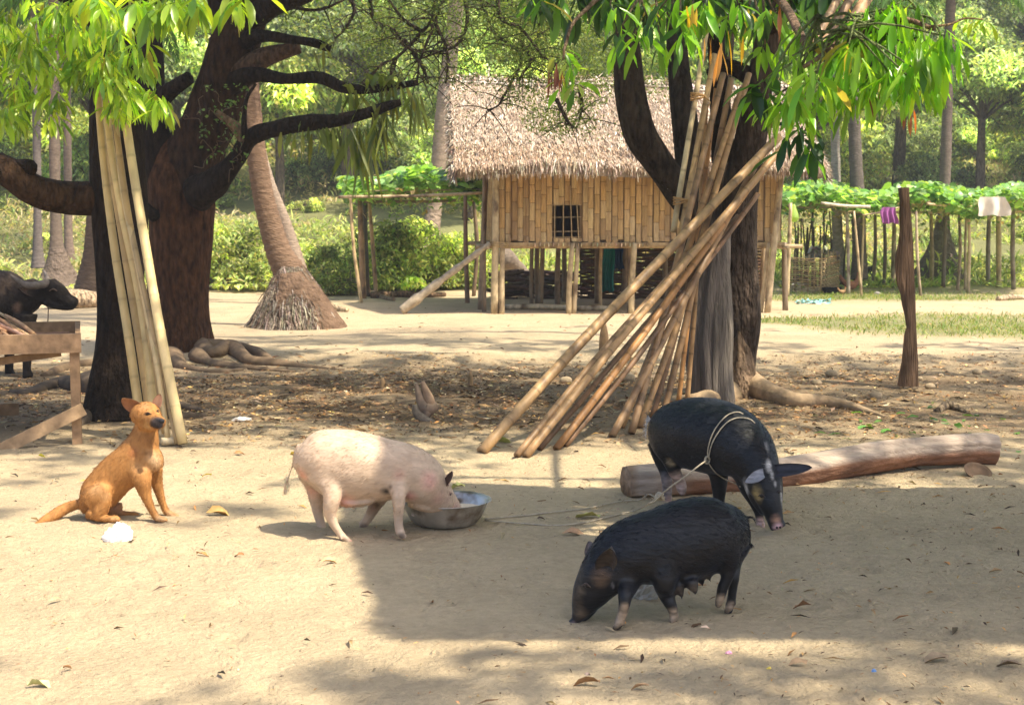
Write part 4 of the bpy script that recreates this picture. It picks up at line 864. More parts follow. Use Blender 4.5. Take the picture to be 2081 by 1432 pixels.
# ------------------------------------------------------------------ coconut palms
def palm(base, pts, wpx, label, col, mound=None, crown=True, seed=0, group=None, hair=False):
    """pts px,py,D for the stem; mound list of (px,py,D,rpx)"""
    root = empty('coconut_palm', base, label, 'palm tree', group); mb = MB(); q = []
    A = catmull([list(P(x, y, D)) + [w_ * pxm(D)] for (x, y, D, w_) in pts], 14); 
    for i, a in enumerate(A): q.append((Vector(a[:3]), a[3] * (1 + .035 * math.sin(i * 2.1))))
    tube(mb, q, 1, 18, col, .05, 9, seed)
    mb.build('trunk', M_PALM, root)
    if mound:
        mb = MB(); tube(mb, [(P(x, y, D), r * pxm(D)) for (x, y, D, r) in mound], 8, 30, np.array(col) * .95, .11, 6, seed + 3)
        if hair:                                                          # mat of hanging roots on the mound
            x, y, D, r = mound[0]; N_ = 11000; a = rng.uniform(0, 6.28, N_); t = rng.uniform(0, 1, N_) ** .9
            ps = np.array([[*P(m[0], m[1], m[2]), m[3] * pxm(m[2])] for m in mound]); f_ = np.linspace(0, 1, len(ps))
            cx, cy, cz, rr = [np.interp(t, f_, ps[:, k]) for k in range(4)]
            b = np.stack([cx + np.cos(a) * rr, cy + np.sin(a) * rr, cz + .03], 1); d = np.stack([np.cos(a) * .35, np.sin(a) * .35, -np.ones(N_)], 1) + rng.normal(0, .25, (N_, 3))
            wgt = (smoothnoise(b, 2.4, 5) * .6 + .9 * np.cos(a + .5) - t * 1.0 + .95) > 0; b, d = b[wgt], d[wgt]; N_ = len(b)
            leaves(mb, b, d, rng.uniform(.08, .28, N_), rng.uniform(.008, .018, N_), pick([(0.24, 0.19, 0.15), (0.32, 0.27, 0.22), (0.14, 0.10, 0.075)], N_), nseg=2, droop=.5, prof=[.8, 1, .5])
        mb.build('root_mound', M_DIRT, root)
    if crown:
        x, y, D, w_ = pts[-1]; t = P(x, y, D); mb = MB()
        for k in range(15):
            a = k * 2.4 + seed; el = rng.uniform(-.1, .9); d = Vector((math.cos(a) * math.cos(el), math.sin(a) * math.cos(el), math.sin(el))); pt = t.copy(); L = rng.uniform(2.2, 2.9); S_ = 14; rach = [(pt.copy(), .025)]
            for i in range(S_):
                d = (d + Vector((0, 0, -.12))).normalized(); pt = pt + d * L / S_; rach.append((pt.copy(), .022 * (1 - i / S_) + .004))
                s = d.cross(Vector((0, 0, 1))); s = s.normalized() if s.length > .01 else Vector((1, 0, 0))
                bb = np.array([pt] * 6) + np.array(d) * np.linspace(0, L / S_, 6)[:, None]; ll = .55 * math.sin(max(.25, (i + 1) / S_) * 3.0)
                for sg in (-1, 1): leaves(mb, bb, np.array(s * sg + d * .5)[None] + rng.normal(0, .1, (6, 3)), max(ll, .12), .035, vary((0.07, 0.14, 0.03), 6), nseg=2, droop=1.0)
            tube(mb, rach, 1, 5, (0.2, 0.22, 0.08))
        mb.build('crown', M_LEAFD, root)
PC = (0.175, 0.112, 0.075)
palm(G(600, 672), [(600, 600, 19.6, 40), (590, 560, 19.6, 34), (566, 510, 19.6, 27), (545, 440, 19.6, 23), (530, 370, 19.6, 21), (518, 290, 19.6, 20), (508, 200, 19.6, 20), (498, 80, 19.6, 19), (490, -60, 19.6, 18), (486, -260, 19.6, 17), (484, -460, 19.6, 16)], 0,
     'leaning coconut palm with a wide shaggy root mound, left of the hut', PC, [(604, 690, 19.5, 104), (602, 660, 19.5, 94), (598, 620, 19.5, 72), (592, 585, 19.55, 54), (590, 560, 19.6, 40), (586, 545, 19.6, 32)], seed=1, hair=True)
palm(G(600, 560), [(608, 560, 25, 20), (594, 500, 25, 15), (575, 440, 25, 12), (548, 370, 25, 10), (528, 290, 25, 9), (516, 200, 25, 9), (506, 80, 25, 9), (498, -60, 25, 9), (494, -200, 25, 9)], 0, 'thin pale palm trunk just behind the leaning coconut palm', (0.30, 0.23, 0.18), seed=2)
palm(G(868, 578), [(882, 440, 33, 15), (886, 380, 33, 14), (893, 320, 33, 16), (903, 220, 33, 17), (915, 120, 33, 15), (924, 40, 33, 15), (934, -60, 33, 14), (944, -150, 33, 13)], 0,
     'tall coconut palm rising behind the left end of the thatched roof', (0.30, 0.225, 0.17), [(862, 590, 32.6, 50), (862, 565, 32.6, 46), (866, 530, 32.7, 37), (872, 500, 32.8, 25), (876, 470, 32.9, 18), (880, 440, 33, 16), (882, 418, 33, 14)], seed=3)
palm(G(78, 540), [(78, 545, 36, 15), (77, 500, 36, 10), (76, 420, 36, 8), (75, 300, 36, 8), (70, 100, 36, 7), (68, -40, 36, 7)], 0, 'slim grey palm farthest left in the thicket', (0.16, 0.13, 0.12), seed=4)
palm(G(116, 560), [(118, 560, 32, 30), (116, 520, 32, 18), (114, 470, 32, 12), (112, 380, 32, 11), (110, 200, 32, 11), (108, 0, 32, 10), (106, -120, 32, 10)], 0, 'grey palm with flared base between the two slim left palms', (0.16, 0.12, 0.095), [(118, 590, 32, 56), (118, 565, 32, 38), (117, 535, 32, 25), (116, 505, 32, 15)], seed=5)
palm(G(141, 520), [(142, 530, 38, 12), (139, 480, 38, 9), (138, 380, 38, 8), (136, 200, 38, 8), (134, 0, 38, 7)], 0, 'slim grey-pink palm right of the flared-base palm', (0.20, 0.145, 0.12), seed=6)
palm(G(184, 605), [(182, 600, 26, 34), (184, 560, 26, 24), (190, 500, 26, 18), (196, 400, 26, 17), (206, 200, 26, 15), (212, -60, 26, 14)], 0, 'dark palm base close behind the near mango trunk', (0.10, 0.07, 0.05), seed=7)
palm(G(1744, 560), [(1746, 568, 31, 18), (1746, 500, 31, 14), (1744, 430, 31, 14), (1738, 300, 31, 13), (1732, 120, 31, 12), (1728, -80, 31, 11)], 0, 'grey palm trunk standing under the middle of the right trellis', (0.13, 0.105, 0.09), seed=8)
palm(G(1704, 560), [(1704, 572, 31.4, 17), (1703, 500, 31.4, 12), (1700, 420, 31.4, 10), (1697, 260, 31.4, 9), (1694, 60, 31.4, 9)], 0, 'paler palm trunk left of the middle palm under the trellis', (0.30, 0.26, 0.23), seed=9)
palm(G(1910, 575), [(1916, 470, 34, 14), (1918, 420, 34, 10), (1922, 330, 34, 11), (1926, 200, 34, 10), (1930, 60, 34, 10), (1936, -80, 34, 9)], 0, 'palm rising from a brown earth mound under the right trellis', (0.16, 0.12, 0.10), [(1906, 590, 33.6, 62), (1906, 570, 33.6, 56), (1908, 540, 33.7, 42), (1912, 505, 33.8, 28), (1914, 475, 34, 18), (1916, 440, 34, 13)], seed=10)
mb = MB(); tube(mb, [(P(1025, 520, 28.5), 20 * pxm(28.5)), (P(1060, 560, 29.5), 19 * pxm(29)), (P(1090, 585, 30.2), 16 * pxm(30))], 5, 14, (0.2, 0.16, 0.13), .1); o = mb.build('leaning_trunk', M_PALM, loc=P(1060, 560, 29.5)); tag(o, 'thick grey trunk slanting down behind the hut stilts', 'trunk')

# ------------------------------------------------------------------ tamarind with bare hanging twigs and feathery leaves over the roof
def tamarind():
    D0 = 17.5; g = G(1466, 702); root = empty('tamarind_tree', g, 'feathery tamarind whose bare twigs hang in front of the thatched roof', 'tree'); mb = MB()
    q = lambda x, y, D, r: (P(x, y, D), r * pxm(D))
    tube(mb, [q(1466, 705, D0, 20), q(1466, 450, D0, 16), q(1470, 200, D0, 15), q(1480, 0, D0, 14), q(1450, -140, D0, 12)], 6, 12, DK, .1)
    tube(mb, [q(1460, -100, D0, 12), q(1200, -160, 17, 11), q(900, -150, 16.5, 10), q(650, -110, 16.5, 7)], 6, 10, DK, .1)
    tw = [[(905, -20), (890, 25), (858, 65), (830, 95), (805, 118), (775, 132), (752, 160), (742, 180)], [(805, 118), (795, 150), (790, 170)], [(858, 65), (820, 40), (790, 0)], [(1010, -20), (1050, 20), (1062, 70), (1058, 130), (1040, 165), (1025, 195), (1012, 215), (990, 224)], [(885, -20), (884, 20), (878, 60), (866, 90), (852, 130), (848, 172)],
          [(960, -20), (985, 20), (1000, 60), (1040, 95), (1070, 112), (1110, 135)], [(1090, -20), (1098, 20), (1095, 60), (1090, 100)], [(880, 20), (890, 60), (905, 90), (910, 130), (906, 170)], [(700, -20), (720, 20), (700, 60), (680, 80)], [(560, -10), (600, 15), (650, 20), (700, 0)], [(1130, 200), (1150, 240), (1165, 262)], [(1178, 180), (1182, 215), (1178, 245)], [(940, -20), (950, 40), (930, 90), (880, 110), (860, 118)],
          [(1060, 90), (1080, 120), (1062, 150), (1055, 165)], [(750, -20), (760, 40), (800, 60), (820, 90)], [(820, 80), (860, 140), (870, 170)], [(1010, -10), (1020, 40), (1060, 60), (1100, 110), (1130, 130)]]
    pts_all = []
    for k, t_ in enumerate(tw):
        D = 16.5 + rng.uniform(-.6, .6); pl = [q(x, y, D, 3.6 * (1 - i / len(t_)) + 1.0) for i, (x, y) in enumerate(t_)]; tube(mb, pl, 5, 6, (0.05, 0.035, 0.025), .05)
        ln = catmull([list(a[0]) for a in pl], 6); pts_all.append(ln)
        for _ in range(int(len(ln) * .9)):
            i = rng.integers(2, len(ln)); p = Vector(ln[i]); e = p + Vector((rng.normal(0, .22), rng.normal(0, .12), rng.normal(-.06, .16))); tube(mb, [(p, .008), (p.lerp(e, .5) + Vector((0, 0, .03)), .006), (e, .004)], 3, 4, (0.06, 0.045, 0.03)); pts_all.append(np.array([list(p.lerp(e, s)) for s in (.5, 1)]))
    mb.build('trunk', M_BARK, root)
    mb = MB(); allp = np.concatenate(pts_all); N_ = 30000; b = allp[rng.integers(0, len(allp), N_)] + rng.normal(0, .14, (N_, 3)); keep = smoothnoise(b, 3.6, 33) > .0; b = b[keep]
    cards(mb, b, rng.uniform(.02, .05, len(b)), pick([(0.10, 0.15, 0.03), (0.16, 0.2, 0.05), (0.06, 0.10, 0.025)], len(b)), asp=.4)
    # hazy feathery masses high up
    for (cx, cy, rx, ry, n) in [(960, 20, 220, 60, 5200), (1120, 110, 130, 60, 2600), (700, 40, 130, 60, 2200), (1200, 130, 70, 90, 1800), (1120, 245, 60, 30, 700), (1060, 200, 60, 26, 500), (880, 110, 150, 60, 2200), (1150, 30, 160, 40, 3600), (1340, 150, 60, 60, 900)]:
        a = rng.uniform(0, 6.28, n); r = np.sqrt(rng.uniform(0, 1, n)); c = np.array([P(cx + rx * r[i] * math.cos(a[i]), cy + ry * r[i] * math.sin(a[i]), 17 + rng.uniform(-1, 1.5)) for i in range(n)]); c = c[smoothnoise(c, 3.2, 35) > -.15]
        cards(mb, c, rng.uniform(.025, .06, len(c)), pick([(0.12, 0.17, 0.04), (0.2, 0.24, 0.07), (0.07, 0.11, 0.03)], len(c)), asp=.4)
    mb.build('crown', M_LEAFD, root)
tamarind()
# epiphytic ferns on the limbs of the big mango
def fern(x, y, D, n, Lr, label, spread=1.0, up=.25, w_=.05):
    c = P(x, y, D)
    mb = MB(); b = np.array([P(x + rng.normal(0, 16 * spread), y + rng.normal(0, 3), D + rng.uniform(-.15, .05)) for _ in range(n)])
    a = rng.uniform(0, 6.28, n); upm = rng.uniform(0, 1, n) < up; el = np.where(upm, rng.uniform(.6, 1.3, n), rng.uniform(-1.5, -.7, n))
    d = np.stack([np.cos(a) * np.cos(el) * .8, np.sin(a) * np.cos(el) * .5, np.sin(el)], 1); L = rng.uniform(*Lr, n) * np.where(upm, .5, 1)
    leaves(mb, b, d, L, w_ * rng.uniform(.6, 1.1, n), pick([(0.13, 0.17, 0.035), (0.18, 0.22, 0.05), (0.09, 0.13, 0.03)], n), nseg=4, droop=np.where(upm, .9, .35), fold=.2, prof=[.35, .8, 1, .7, 0], wave=.12)
    o = mb.build('fern', M_LEAF, loc=c); tag(o, label, 'fern', 'ferns growing on the mango limbs')
fern(722, 262, 15.05, 34, (.35, .8), 'largest fern, long blades hanging straight under the lower limb', .9, .1)
fern(770, 235, 15.0, 26, (.3, .55), 'fern hanging from the lower limb near its tip', .8, .15)
fern(672, 262, 15.1, 18, (.2, .4), 'fern on the lower limb left of the largest one', .9, .1)
fern(615, 268, 15.2, 12, (.2, .35), 'small fern below the middle of the lower limb', .9, .1)
fern(785, 178, 15.15, 42, (.3, .5), 'bushy fern standing on the end of the upper thin limb', 1.4, .55, .06)
fern(715, 190, 15.2, 20, (.2, .36), 'fern on the middle of the upper thin limb', 1.2, .3, .06)
fern(845, 195, 15.15, 12, (.3, .6), 'fern trailing off the far right tip of the upper limb', .7, .0)
fern(655, 98, 15.4, 9, (.15, .3), 'sparse fern on the tip of the short high branch', .6, .4)
# ------------------------------------------------------------------ bamboo poles
def bamboo(name, ctrl, rpx0, rpx1, col, label, group, seed=0, nodes=11, mat=None, taper=True):
    """ctrl: (px,py,D) list, base first; nodes = raised rings"""
    pts = catmull([list(P(*c)) for c in ctrl], 1) if len(ctrl) == 2 else catmull([list(P(*c)) for c in ctrl], 8)
    seglen = np.r_[0, np.cumsum(np.linalg.norm(np.diff(pts, axis=0), axis=1))]; L = seglen[-1]
    r0 = rpx0 * pxm(ctrl[0][2]); r1 = rpx1 * pxm(ctrl[-1][2]); q = []; cs = []
    S = sorted(set(list(np.linspace(0, L, 30)) + [k * L / nodes + o + rng.uniform(-.01, .01) * 0 for k in range(1, nodes) for o in (-.014, -.004, .004, .014)]))
    for s in S:
        p = Vector([np.interp(s, seglen, pts[:, k]) for k in range(3)]); r = r0 + (r1 - r0) * s / L; c = np.array(col) * (1 + .09 * math.sin(s * 3 + seed)) * (1.0 + .06 * math.sin(s * 9 + seed * 2))
        m = (s * nodes / L) % 1; m = min(m, 1 - m) * L / nodes
        if m < .007 and 0.05 < s < L - .05: r *= 1.05; c = c * (.6 if mat is None else .78)
        elif m < .016: c = c * .92
        q.append((p, r)); cs.append(np.clip(c, 0, 1))
    mb = MB(); tube(mb, q, 1, 14, (1, 1, 1), 0.0)
    n = len(q); cc = np.repeat(np.array(cs), 14, 0); mb.c[0] = np.vstack([cc, np.array([cs[0] * .35, cs[-1] * .4])])
    o = mb.build(name, mat or M_BAMB, loc=P(*ctrl[0])); tag(o, label, 'bamboo pole', group); return o
def GB(x, y, up=0.0):
    g = G(x, y); return g.y
BA = (0.36, 0.215, 0.10); BB = (0.29, 0.175, 0.088); BC = (0.40, 0.25, 0.12); BD_ = (0.20, 0.11, 0.055); BO = (0.36, 0.18, 0.065)
gr = 'brown bamboo poles leaning on the right mango'
def pole(x0, y0, x1, y1, D1, r0, r1, col, lb, seed, bend=0, nodes=11, name='bamboo_pole'):
    D0 = GB(x0, y0 + 3) ; mx, my = (x0 + x1) / 2, (y0 + y1) / 2; L = math.hypot(x1 - x0, y1 - y0); nx, ny = -(y1 - y0) / L, (x1 - x0) / L
    return bamboo(name, [(x0, y0, D0), (x0 * .67 + x1 * .33 + nx * bend * 1.1, y0 * .67 + y1 * .33 + ny * bend * 1.1, D0 * .67 + D1 * .33), (x0 * .33 + x1 * .67 + nx * bend * .5, y0 * .33 + y1 * .67 + ny * bend * .5, D0 * .33 + D1 * .67), (x1, y1, D1)], r0 * .8, r1 * .76, col, lb, gr, seed, nodes)
pole(978, 918, 1582, 278, 11.5, 14.5, 11.5, BC, 'thickest slanting bamboo pole, its foot farthest left near the metal basin', 1, -5, 12)
pole(1050, 926, 1540, 362, 11.45, 9.5, 9, BB, 'slanting pole with its foot second from the left', 2, -6, 13)
pole(1068, 927, 1588, 302, 11.4, 10.5, 9, BA, 'slanting pole with its foot third from the left, top highest beneath the leaves', 3, -4, 13)
pole(1096, 912, 1500, 440, 11.55, 8, 8, BD_, 'thin dark pole tucked under the third slanting one', 4, 0, 12)
pole(1130, 912, 1560, 330, 11.5, 10, 8, BO, 'orange-brown slanting pole, foot in the middle of the fan', 5, 4, 13)
pole(1148, 906, 1540, 395, 11.6, 8, 7, BD_, 'dark slanting pole just right of the orange-brown one', 6, 6, 12)
pole(1244, 886, 1532, 342, 11.5, 10, 9, BB, 'steeper pole whose split foot stands left of the rear black pig', 7, 0, 12)
pole(1262, 868, 1508, 180, 11.6, 10, 8, BA, 'steep pole just right of the split-foot pole', 8, 8, 14)
pole(1283, 880, 1470, 150, 11.6, 10, 8, BB, 'steep weathered pole behind the white pig tail', 9, 4, 14)
pole(1300, 868, 1522, 150, 11.65, 9, 8, BA, 'steep pole reaching the highest point of the steep group', 10, 10, 14)
pole(1325, 850, 1498, 200, 11.6, 8, 7, BD_, 'dark thin steep pole behind the rear black pig', 11, 2, 14)
pole(1346, 848, 1486, 160, 11.65, 9, 8, BB, 'steep pole right of the dark thin steep one', 12, 8, 13)
pole(1378, 822, 1455, 180, 11.7, 6.5, 6, BO, 'thin orange pole rising behind the rump of the rear pig', 13, 0, 12)
pole(1396, 820, 1436, 200, 11.72, 6.5, 6, BA, 'thin pole closest to the grey cracked trunk', 14, 3, 12)
# the tied pair hanging in front
for (x0, y0, x1, y1, c, r0, r1, lb) in ((1368, 472, 1440, 38, (0.52, 0.42, 0.25), 6, 5, 'left pale rod of the pair tied with twine in front of the mango limbs'), (1384, 478, 1452, 110, (0.47, 0.32, 0.16), 7, 5.5, 'right browner rod of the pair tied with twine')):
    bamboo('bamboo_rod', [(x0, y0, 11.2), (x1, y1, 11.5)], r0, r1, c, lb, 'tied pair of rods', x0, 7)
for (x, y, D, lb) in ((1383, 408, 11.2, 'lower twine lashing around the tied pair of rods'), (1418, 196, 11.33, 'upper twine lashing around the tied pair of rods')):
    mb = MB(); c = P(x, y, D)
    for k in range(4): tube(mb, [(c + Vector((.055 * math.cos(a), .045 * math.sin(a), -.018 + k * .011 + .012 * math.cos(a + k))), .006) for a in np.linspace(0, 6.28, 12)], 2, 5, (0.42, 0.26, 0.12))
    tube(mb, [(c + Vector((.05, -.03, 0)), .006), (c + Vector((.09, -.05, -.05)), .005), (c + Vector((.07, -.05, -.09)), .004)], 3, 5, (0.42, 0.26, 0.12)); o = mb.build('twine', M_ROPE, loc=c); tag(o, lb, 'twine')
# orange poles high in the branches
for (x0, y0, x1, y1, D, r, c, lb) in ((1652, 92, 1712, -20, 9.5, 8, (0.42, 0.27, 0.16), 'left of the three poles lodged high in the branches'), (1668, 96, 1740, -20, 9.55, 9, (0.32, 0.2, 0.12), 'middle of the three poles lodged high in the branches'), (1700, 95, 1775, -25, 9.6, 12, (0.5, 0.3, 0.17), 'right thick orange pole of the three lodged in the branches')):
    bamboo('bamboo_pole', [(x0, y0, D), (x1, y1, D + .5)], r, r, c, lb, 'poles lodged in the branches', x0, 4)
# cream bundle at the left
gl = 'cream bamboo poles leaning on the left mango'; CR = (0.60, 0.44, 0.20); CRD = (0.43, 0.29, 0.125)
def cpole(ctrl, r0, r1, c, lb, seed, nodes=9):
    bamboo('bamboo_pole', ctrl, r0 * .84, r1 * .8, c, lb, gl, seed, nodes, mat=M_BAMC)
cpole([(284, 846, 9.95), (262, 690, 10.1), (232, 500, 10.3), (210, 320, 10.45), (196, 150, 10.6)], 11.5, 9, CR, 'cream pole at the left edge of the bundle behind the dog', 1)
cpole([(306, 852, 9.9), (283, 690, 10.05), (252, 500, 10.25), (226, 330, 10.4), (214, 140, 10.55)], 11, 9, CRD, 'second cream pole from the left in the bundle', 2)
cpole([(312, 868, 9.75), (306, 760, 9.85), (284, 600, 10.05), (246, 420, 10.25), (220, 260, 10.4), (208, 120, 10.5)], 12, 9, CR, 'broad upright cream pole in the middle of the bundle', 3)
cpole([(336, 880, 9.65), (316, 740, 9.8), (290, 600, 10.0), (258, 420, 10.2), (234, 250, 10.35)], 9, 8, CRD, 'cream pole second from the right above the dog head', 4)
cpole([(342, 898, 9.6), (322, 760, 9.7), (300, 640, 9.9), (272, 500, 10.1), (248, 380, 10.25), (236, 240, 10.35)], 7, 7, (0.56, 0.42, 0.22), 'thin cream pole at the right of the dog ear', 5)
cpole([(372, 902, 9.55), (345, 770, 9.65), (320, 640, 9.8), (296, 500, 10.0), (276, 380, 10.15), (258, 260, 10.3), (248, 180, 10.4)], 12.5, 11, (0.66, 0.50, 0.25), 'rightmost and thickest cream pole with a tall straight foot', 6, 10)
cpole([(360, 902, 9.58), (332, 770, 9.72), (306, 650, 9.85), (282, 540, 10.0), (262, 440, 10.2), (240, 320, 10.3)], 6, 7, (0.40, 0.28, 0.14), 'narrow split brown strip between the two right cream poles', 7)
g1 = G(328, 906); g2 = G(366, 903); g1.z += .03; g2.z += .03; mb = MB(); tube(mb, [(g1, .028), (g2, .03)], 4, 12, (0.6, 0.48, 0.3), .04); o = mb.build('bamboo_offcut', M_BAMB, loc=g1); tag(o, 'short bamboo offcut lying at the foot of the cream poles', 'bamboo piece')

# ------------------------------------------------------------------ upright plank post at the right
def plank_post():
    D = 13.0; prof = [(785, 1823, 1867), (760, 1827, 1866), (735, 1832, 1866), (705, 1835, 1864), (680, 1837, 1863), (665, 1842, 1862), (655, 1840, 1862), (640, 1838, 1861), (620, 1833, 1861), (595, 1829, 1860), (575, 1822, 1859), (550, 1819, 1858), (520, 1819, 1857), (495, 1825, 1856), (470, 1828, 1854), (440, 1827, 1852), (410, 1828, 1849), (395, 1826, 1848), (381, 1825, 1848)]
    V = []; n = len(prof); T = .07
    for y, a, b in prof:
        for (x, dy) in ((a, 0), ((a * 2 + b) / 3, -.012), ((a + 2 * b) / 3, -.008), (b, 0), (b, T), (a, T)):
            p = P(x, y, D + dy); V.append(p)
    f = [(j * 6 + i, j * 6 + (i + 1) % 6, (j + 1) * 6 + (i + 1) % 6, (j + 1) * 6 + i) for j in range(n - 1) for i in range(6)]
    e = (n - 1) * 6; f += [(e, e + 1, e + 4, e + 5), (e + 1, e + 2, e + 3, e + 4), ]
    mb = MB(); mb.add(V, f, None, (0.10, 0.062, 0.04)); o = mb.build('plank_post', M_BARKG, loc=P(1845, 785, D), smooth=False); tag(o, 'dark irregular plank standing upright as a post on the right', 'post')
plank_post()
# small stakes and the carved yoke in the litter
for (x, y0, y1, r, lb) in ((776, 786, 768, 6, 'short stake stub behind the pink pig, left one'), (955, 785, 757, 6, 'short pointed stake stub in the litter right of the carved yoke'), (1226, 712, 655, 9, 'dark forked stump seen between the slanting poles')):
    g = G(x, y0); D = g.y; mb = MB(); tube(mb, [(g - Vector((0, 0, .05)), r * pxm(D)), (P(x + 1, (y0 + y1) / 2, D), r * pxm(D)), (P(x + 1, y1, D), r * .55 * pxm(D))], 4, 9, (0.3, 0.19, 0.1), .15, 14)
    o = mb.build('stake', M_WOOD, loc=g); tag(o, lb, 'stake')
def yoke():
    D = G(866, 852).y; mb = MB(); q = lambda x, y, r, d=0: (P(x, y, D + d), r * pxm(D))
    tube(mb, [q(846, 778, 3), q(850, 796, 6), q(856, 815, 10), q(866, 828, 16), q(880, 826, 13), q(888, 820, 6)], 5, 12, (0.24, 0.17, 0.12), .1, 14)
    tube(mb, [q(858, 775, 4), q(866, 795, 8), q(872, 812, 11), q(876, 826, 11)], 5, 12, (0.27, 0.18, 0.12), .1, 14)
    tube(mb, [q(866, 828, 14), q(866, 842, 10, -.03), q(860, 850, 6, -.05)], 4, 10, (0.2, 0.14, 0.1), .1, 14)
    o = mb.build('carved_yoke', M_WOOD, loc=P(866, 840, D)); tag(o, 'forked carved piece of wood on the litter behind the pink pig', 'yoke')
    mb = MB(); g = G(845, 855)
    pts = [(843, 822), (846, 838), (860, 852), (880, 860), (908, 864)]
    for i in range(2): tube(mb, [(P(x, y, D - .1 - .02 * i), r * pxm(D) * (1 - .3 * i), .01) for (x, y), r in zip(pts, (5, 9, 11, 8, 3))], 5, 10, (0.20, 0.16, 0.12), .1, 14, lat=(0.3, 1, 0))
    o = mb.build('palm_sheath', M_DRY, loc=g); tag(o, 'curled grey palm sheath lying in front of the carved yoke', 'sheath')
yoke()
def coconut_half():
    g = G(1987, 966); r = 29 * pxm(g.y); n = 24; V = []; f = []; prof = [(.99, 0.0), (1.0, .03), (.93, -.10), (.75, -.25), (.4, -.36), (0, -.4)]; R = Matrix.Rotation(.5, 3, 'X') @ Matrix.Rotation(.1, 3, 'Y'); inner = [(q * .86, z + .04) for q, z in prof[::-1]]
    pr = prof[::-1] + [(.86, 0.03)] + [(q * .86, z + .06) for q, z in prof[2:]]
    for (q, z) in pr:
        for k in range(n): a = k / n * 6.283; V.append(g + R @ Vector((q * r * math.cos(a), q * r * math.sin(a), z * r)) + Vector((0, 0, r * .32)))
    for j in range(len(pr) - 1):
        for k in range(n): f.append((j * n + k, j * n + (k + 1) % n, (j + 1) * n + (k + 1) % n, (j + 1) * n + k))
    mb = MB(); mb.add(V, f, None, (0.24, 0.15, 0.09)); o = mb.build('coconut_shell', M_WOOD, loc=g); tag(o, 'half coconut shell lying by the right end of the log', 'coconut shell')
coconut_half()
# ------------------------------------------------------------------ the peeled log
def big_log():
    q = []; ctr = [(1272, 978, 8.15, 35), (1296, 976, 8.17, 36), (1340, 974, 8.2, 36), (1420, 972, 8.28, 35), (1520, 969, 8.4, 35), (1620, 958, 8.55, 34), (1700, 943, 8.7, 31), (1780, 928, 8.85, 30), (1860, 918, 9.0, 28), (1940, 913, 9.1, 29), (1990, 911, 9.2, 30), (2020, 914, 9.22, 29)]
    for (x, y, D, r) in ctr: q.append((P(x, y, D - .30), r * pxm(D - .30)))
    mb = MB(); tube(mb, q, 14, 56, (0.40, 0.315, 0.25), .07, 6, 3, groove=(.22, 4.2, 1.0))
    v = mb.v[0]; c = mb.c[0]; A = np.array([list(a[0]) for a in q]); 
    # lower front side of the log coloured darker and redder
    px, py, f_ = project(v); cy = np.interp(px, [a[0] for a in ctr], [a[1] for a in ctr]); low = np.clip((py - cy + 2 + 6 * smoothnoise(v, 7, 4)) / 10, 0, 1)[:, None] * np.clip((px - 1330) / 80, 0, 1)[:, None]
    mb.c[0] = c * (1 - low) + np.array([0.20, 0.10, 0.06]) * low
    c = mb.c[0]; end = np.clip((1300 - px) / 16, 0, 1)[:, None]; mb.c[0] = c * (1 - end) + np.array([0.27, 0.18, 0.12]) * end
    o = mb.build('log', M_LOG, loc=q[5][0]); tag(o, 'long peeled reddish log lying behind the rear black pig', 'log')
    for i, (x0, y0, x1, y1) in enumerate([(1840, 958, 1700, 940), (1560, 985, 1480, 978)]):
        a = G(x0, y0); b = G(x1, y1); mb = MB(); tube(mb, [(a + Vector((0, 0, .02)), .012), (a.lerp(b, .5) + Vector((0, 0, .04)), .016), (b + Vector((0, 0, .03)), .012)], 4, 7, (0.14, 0.09, 0.06), .1); o = mb.build('branch', M_BARK, loc=a); tag(o, ('dark stick on the ground under the right half of the log', 'dark stick under the middle of the log')[i], 'stick')
big_log()
# crooked little root right
mb = MB(); roots(mb, [[(1905, 840, 8, .5), (1920, 832, 9, .8), (1940, 833, 8, .7), (1965, 840, 5, .3)]], (0.2, 0.15, 0.1)); o = mb.build('root_piece', M_BARK, loc=G(1935, 838)); tag(o, 'crooked dark root piece on the litter at the right', 'root')
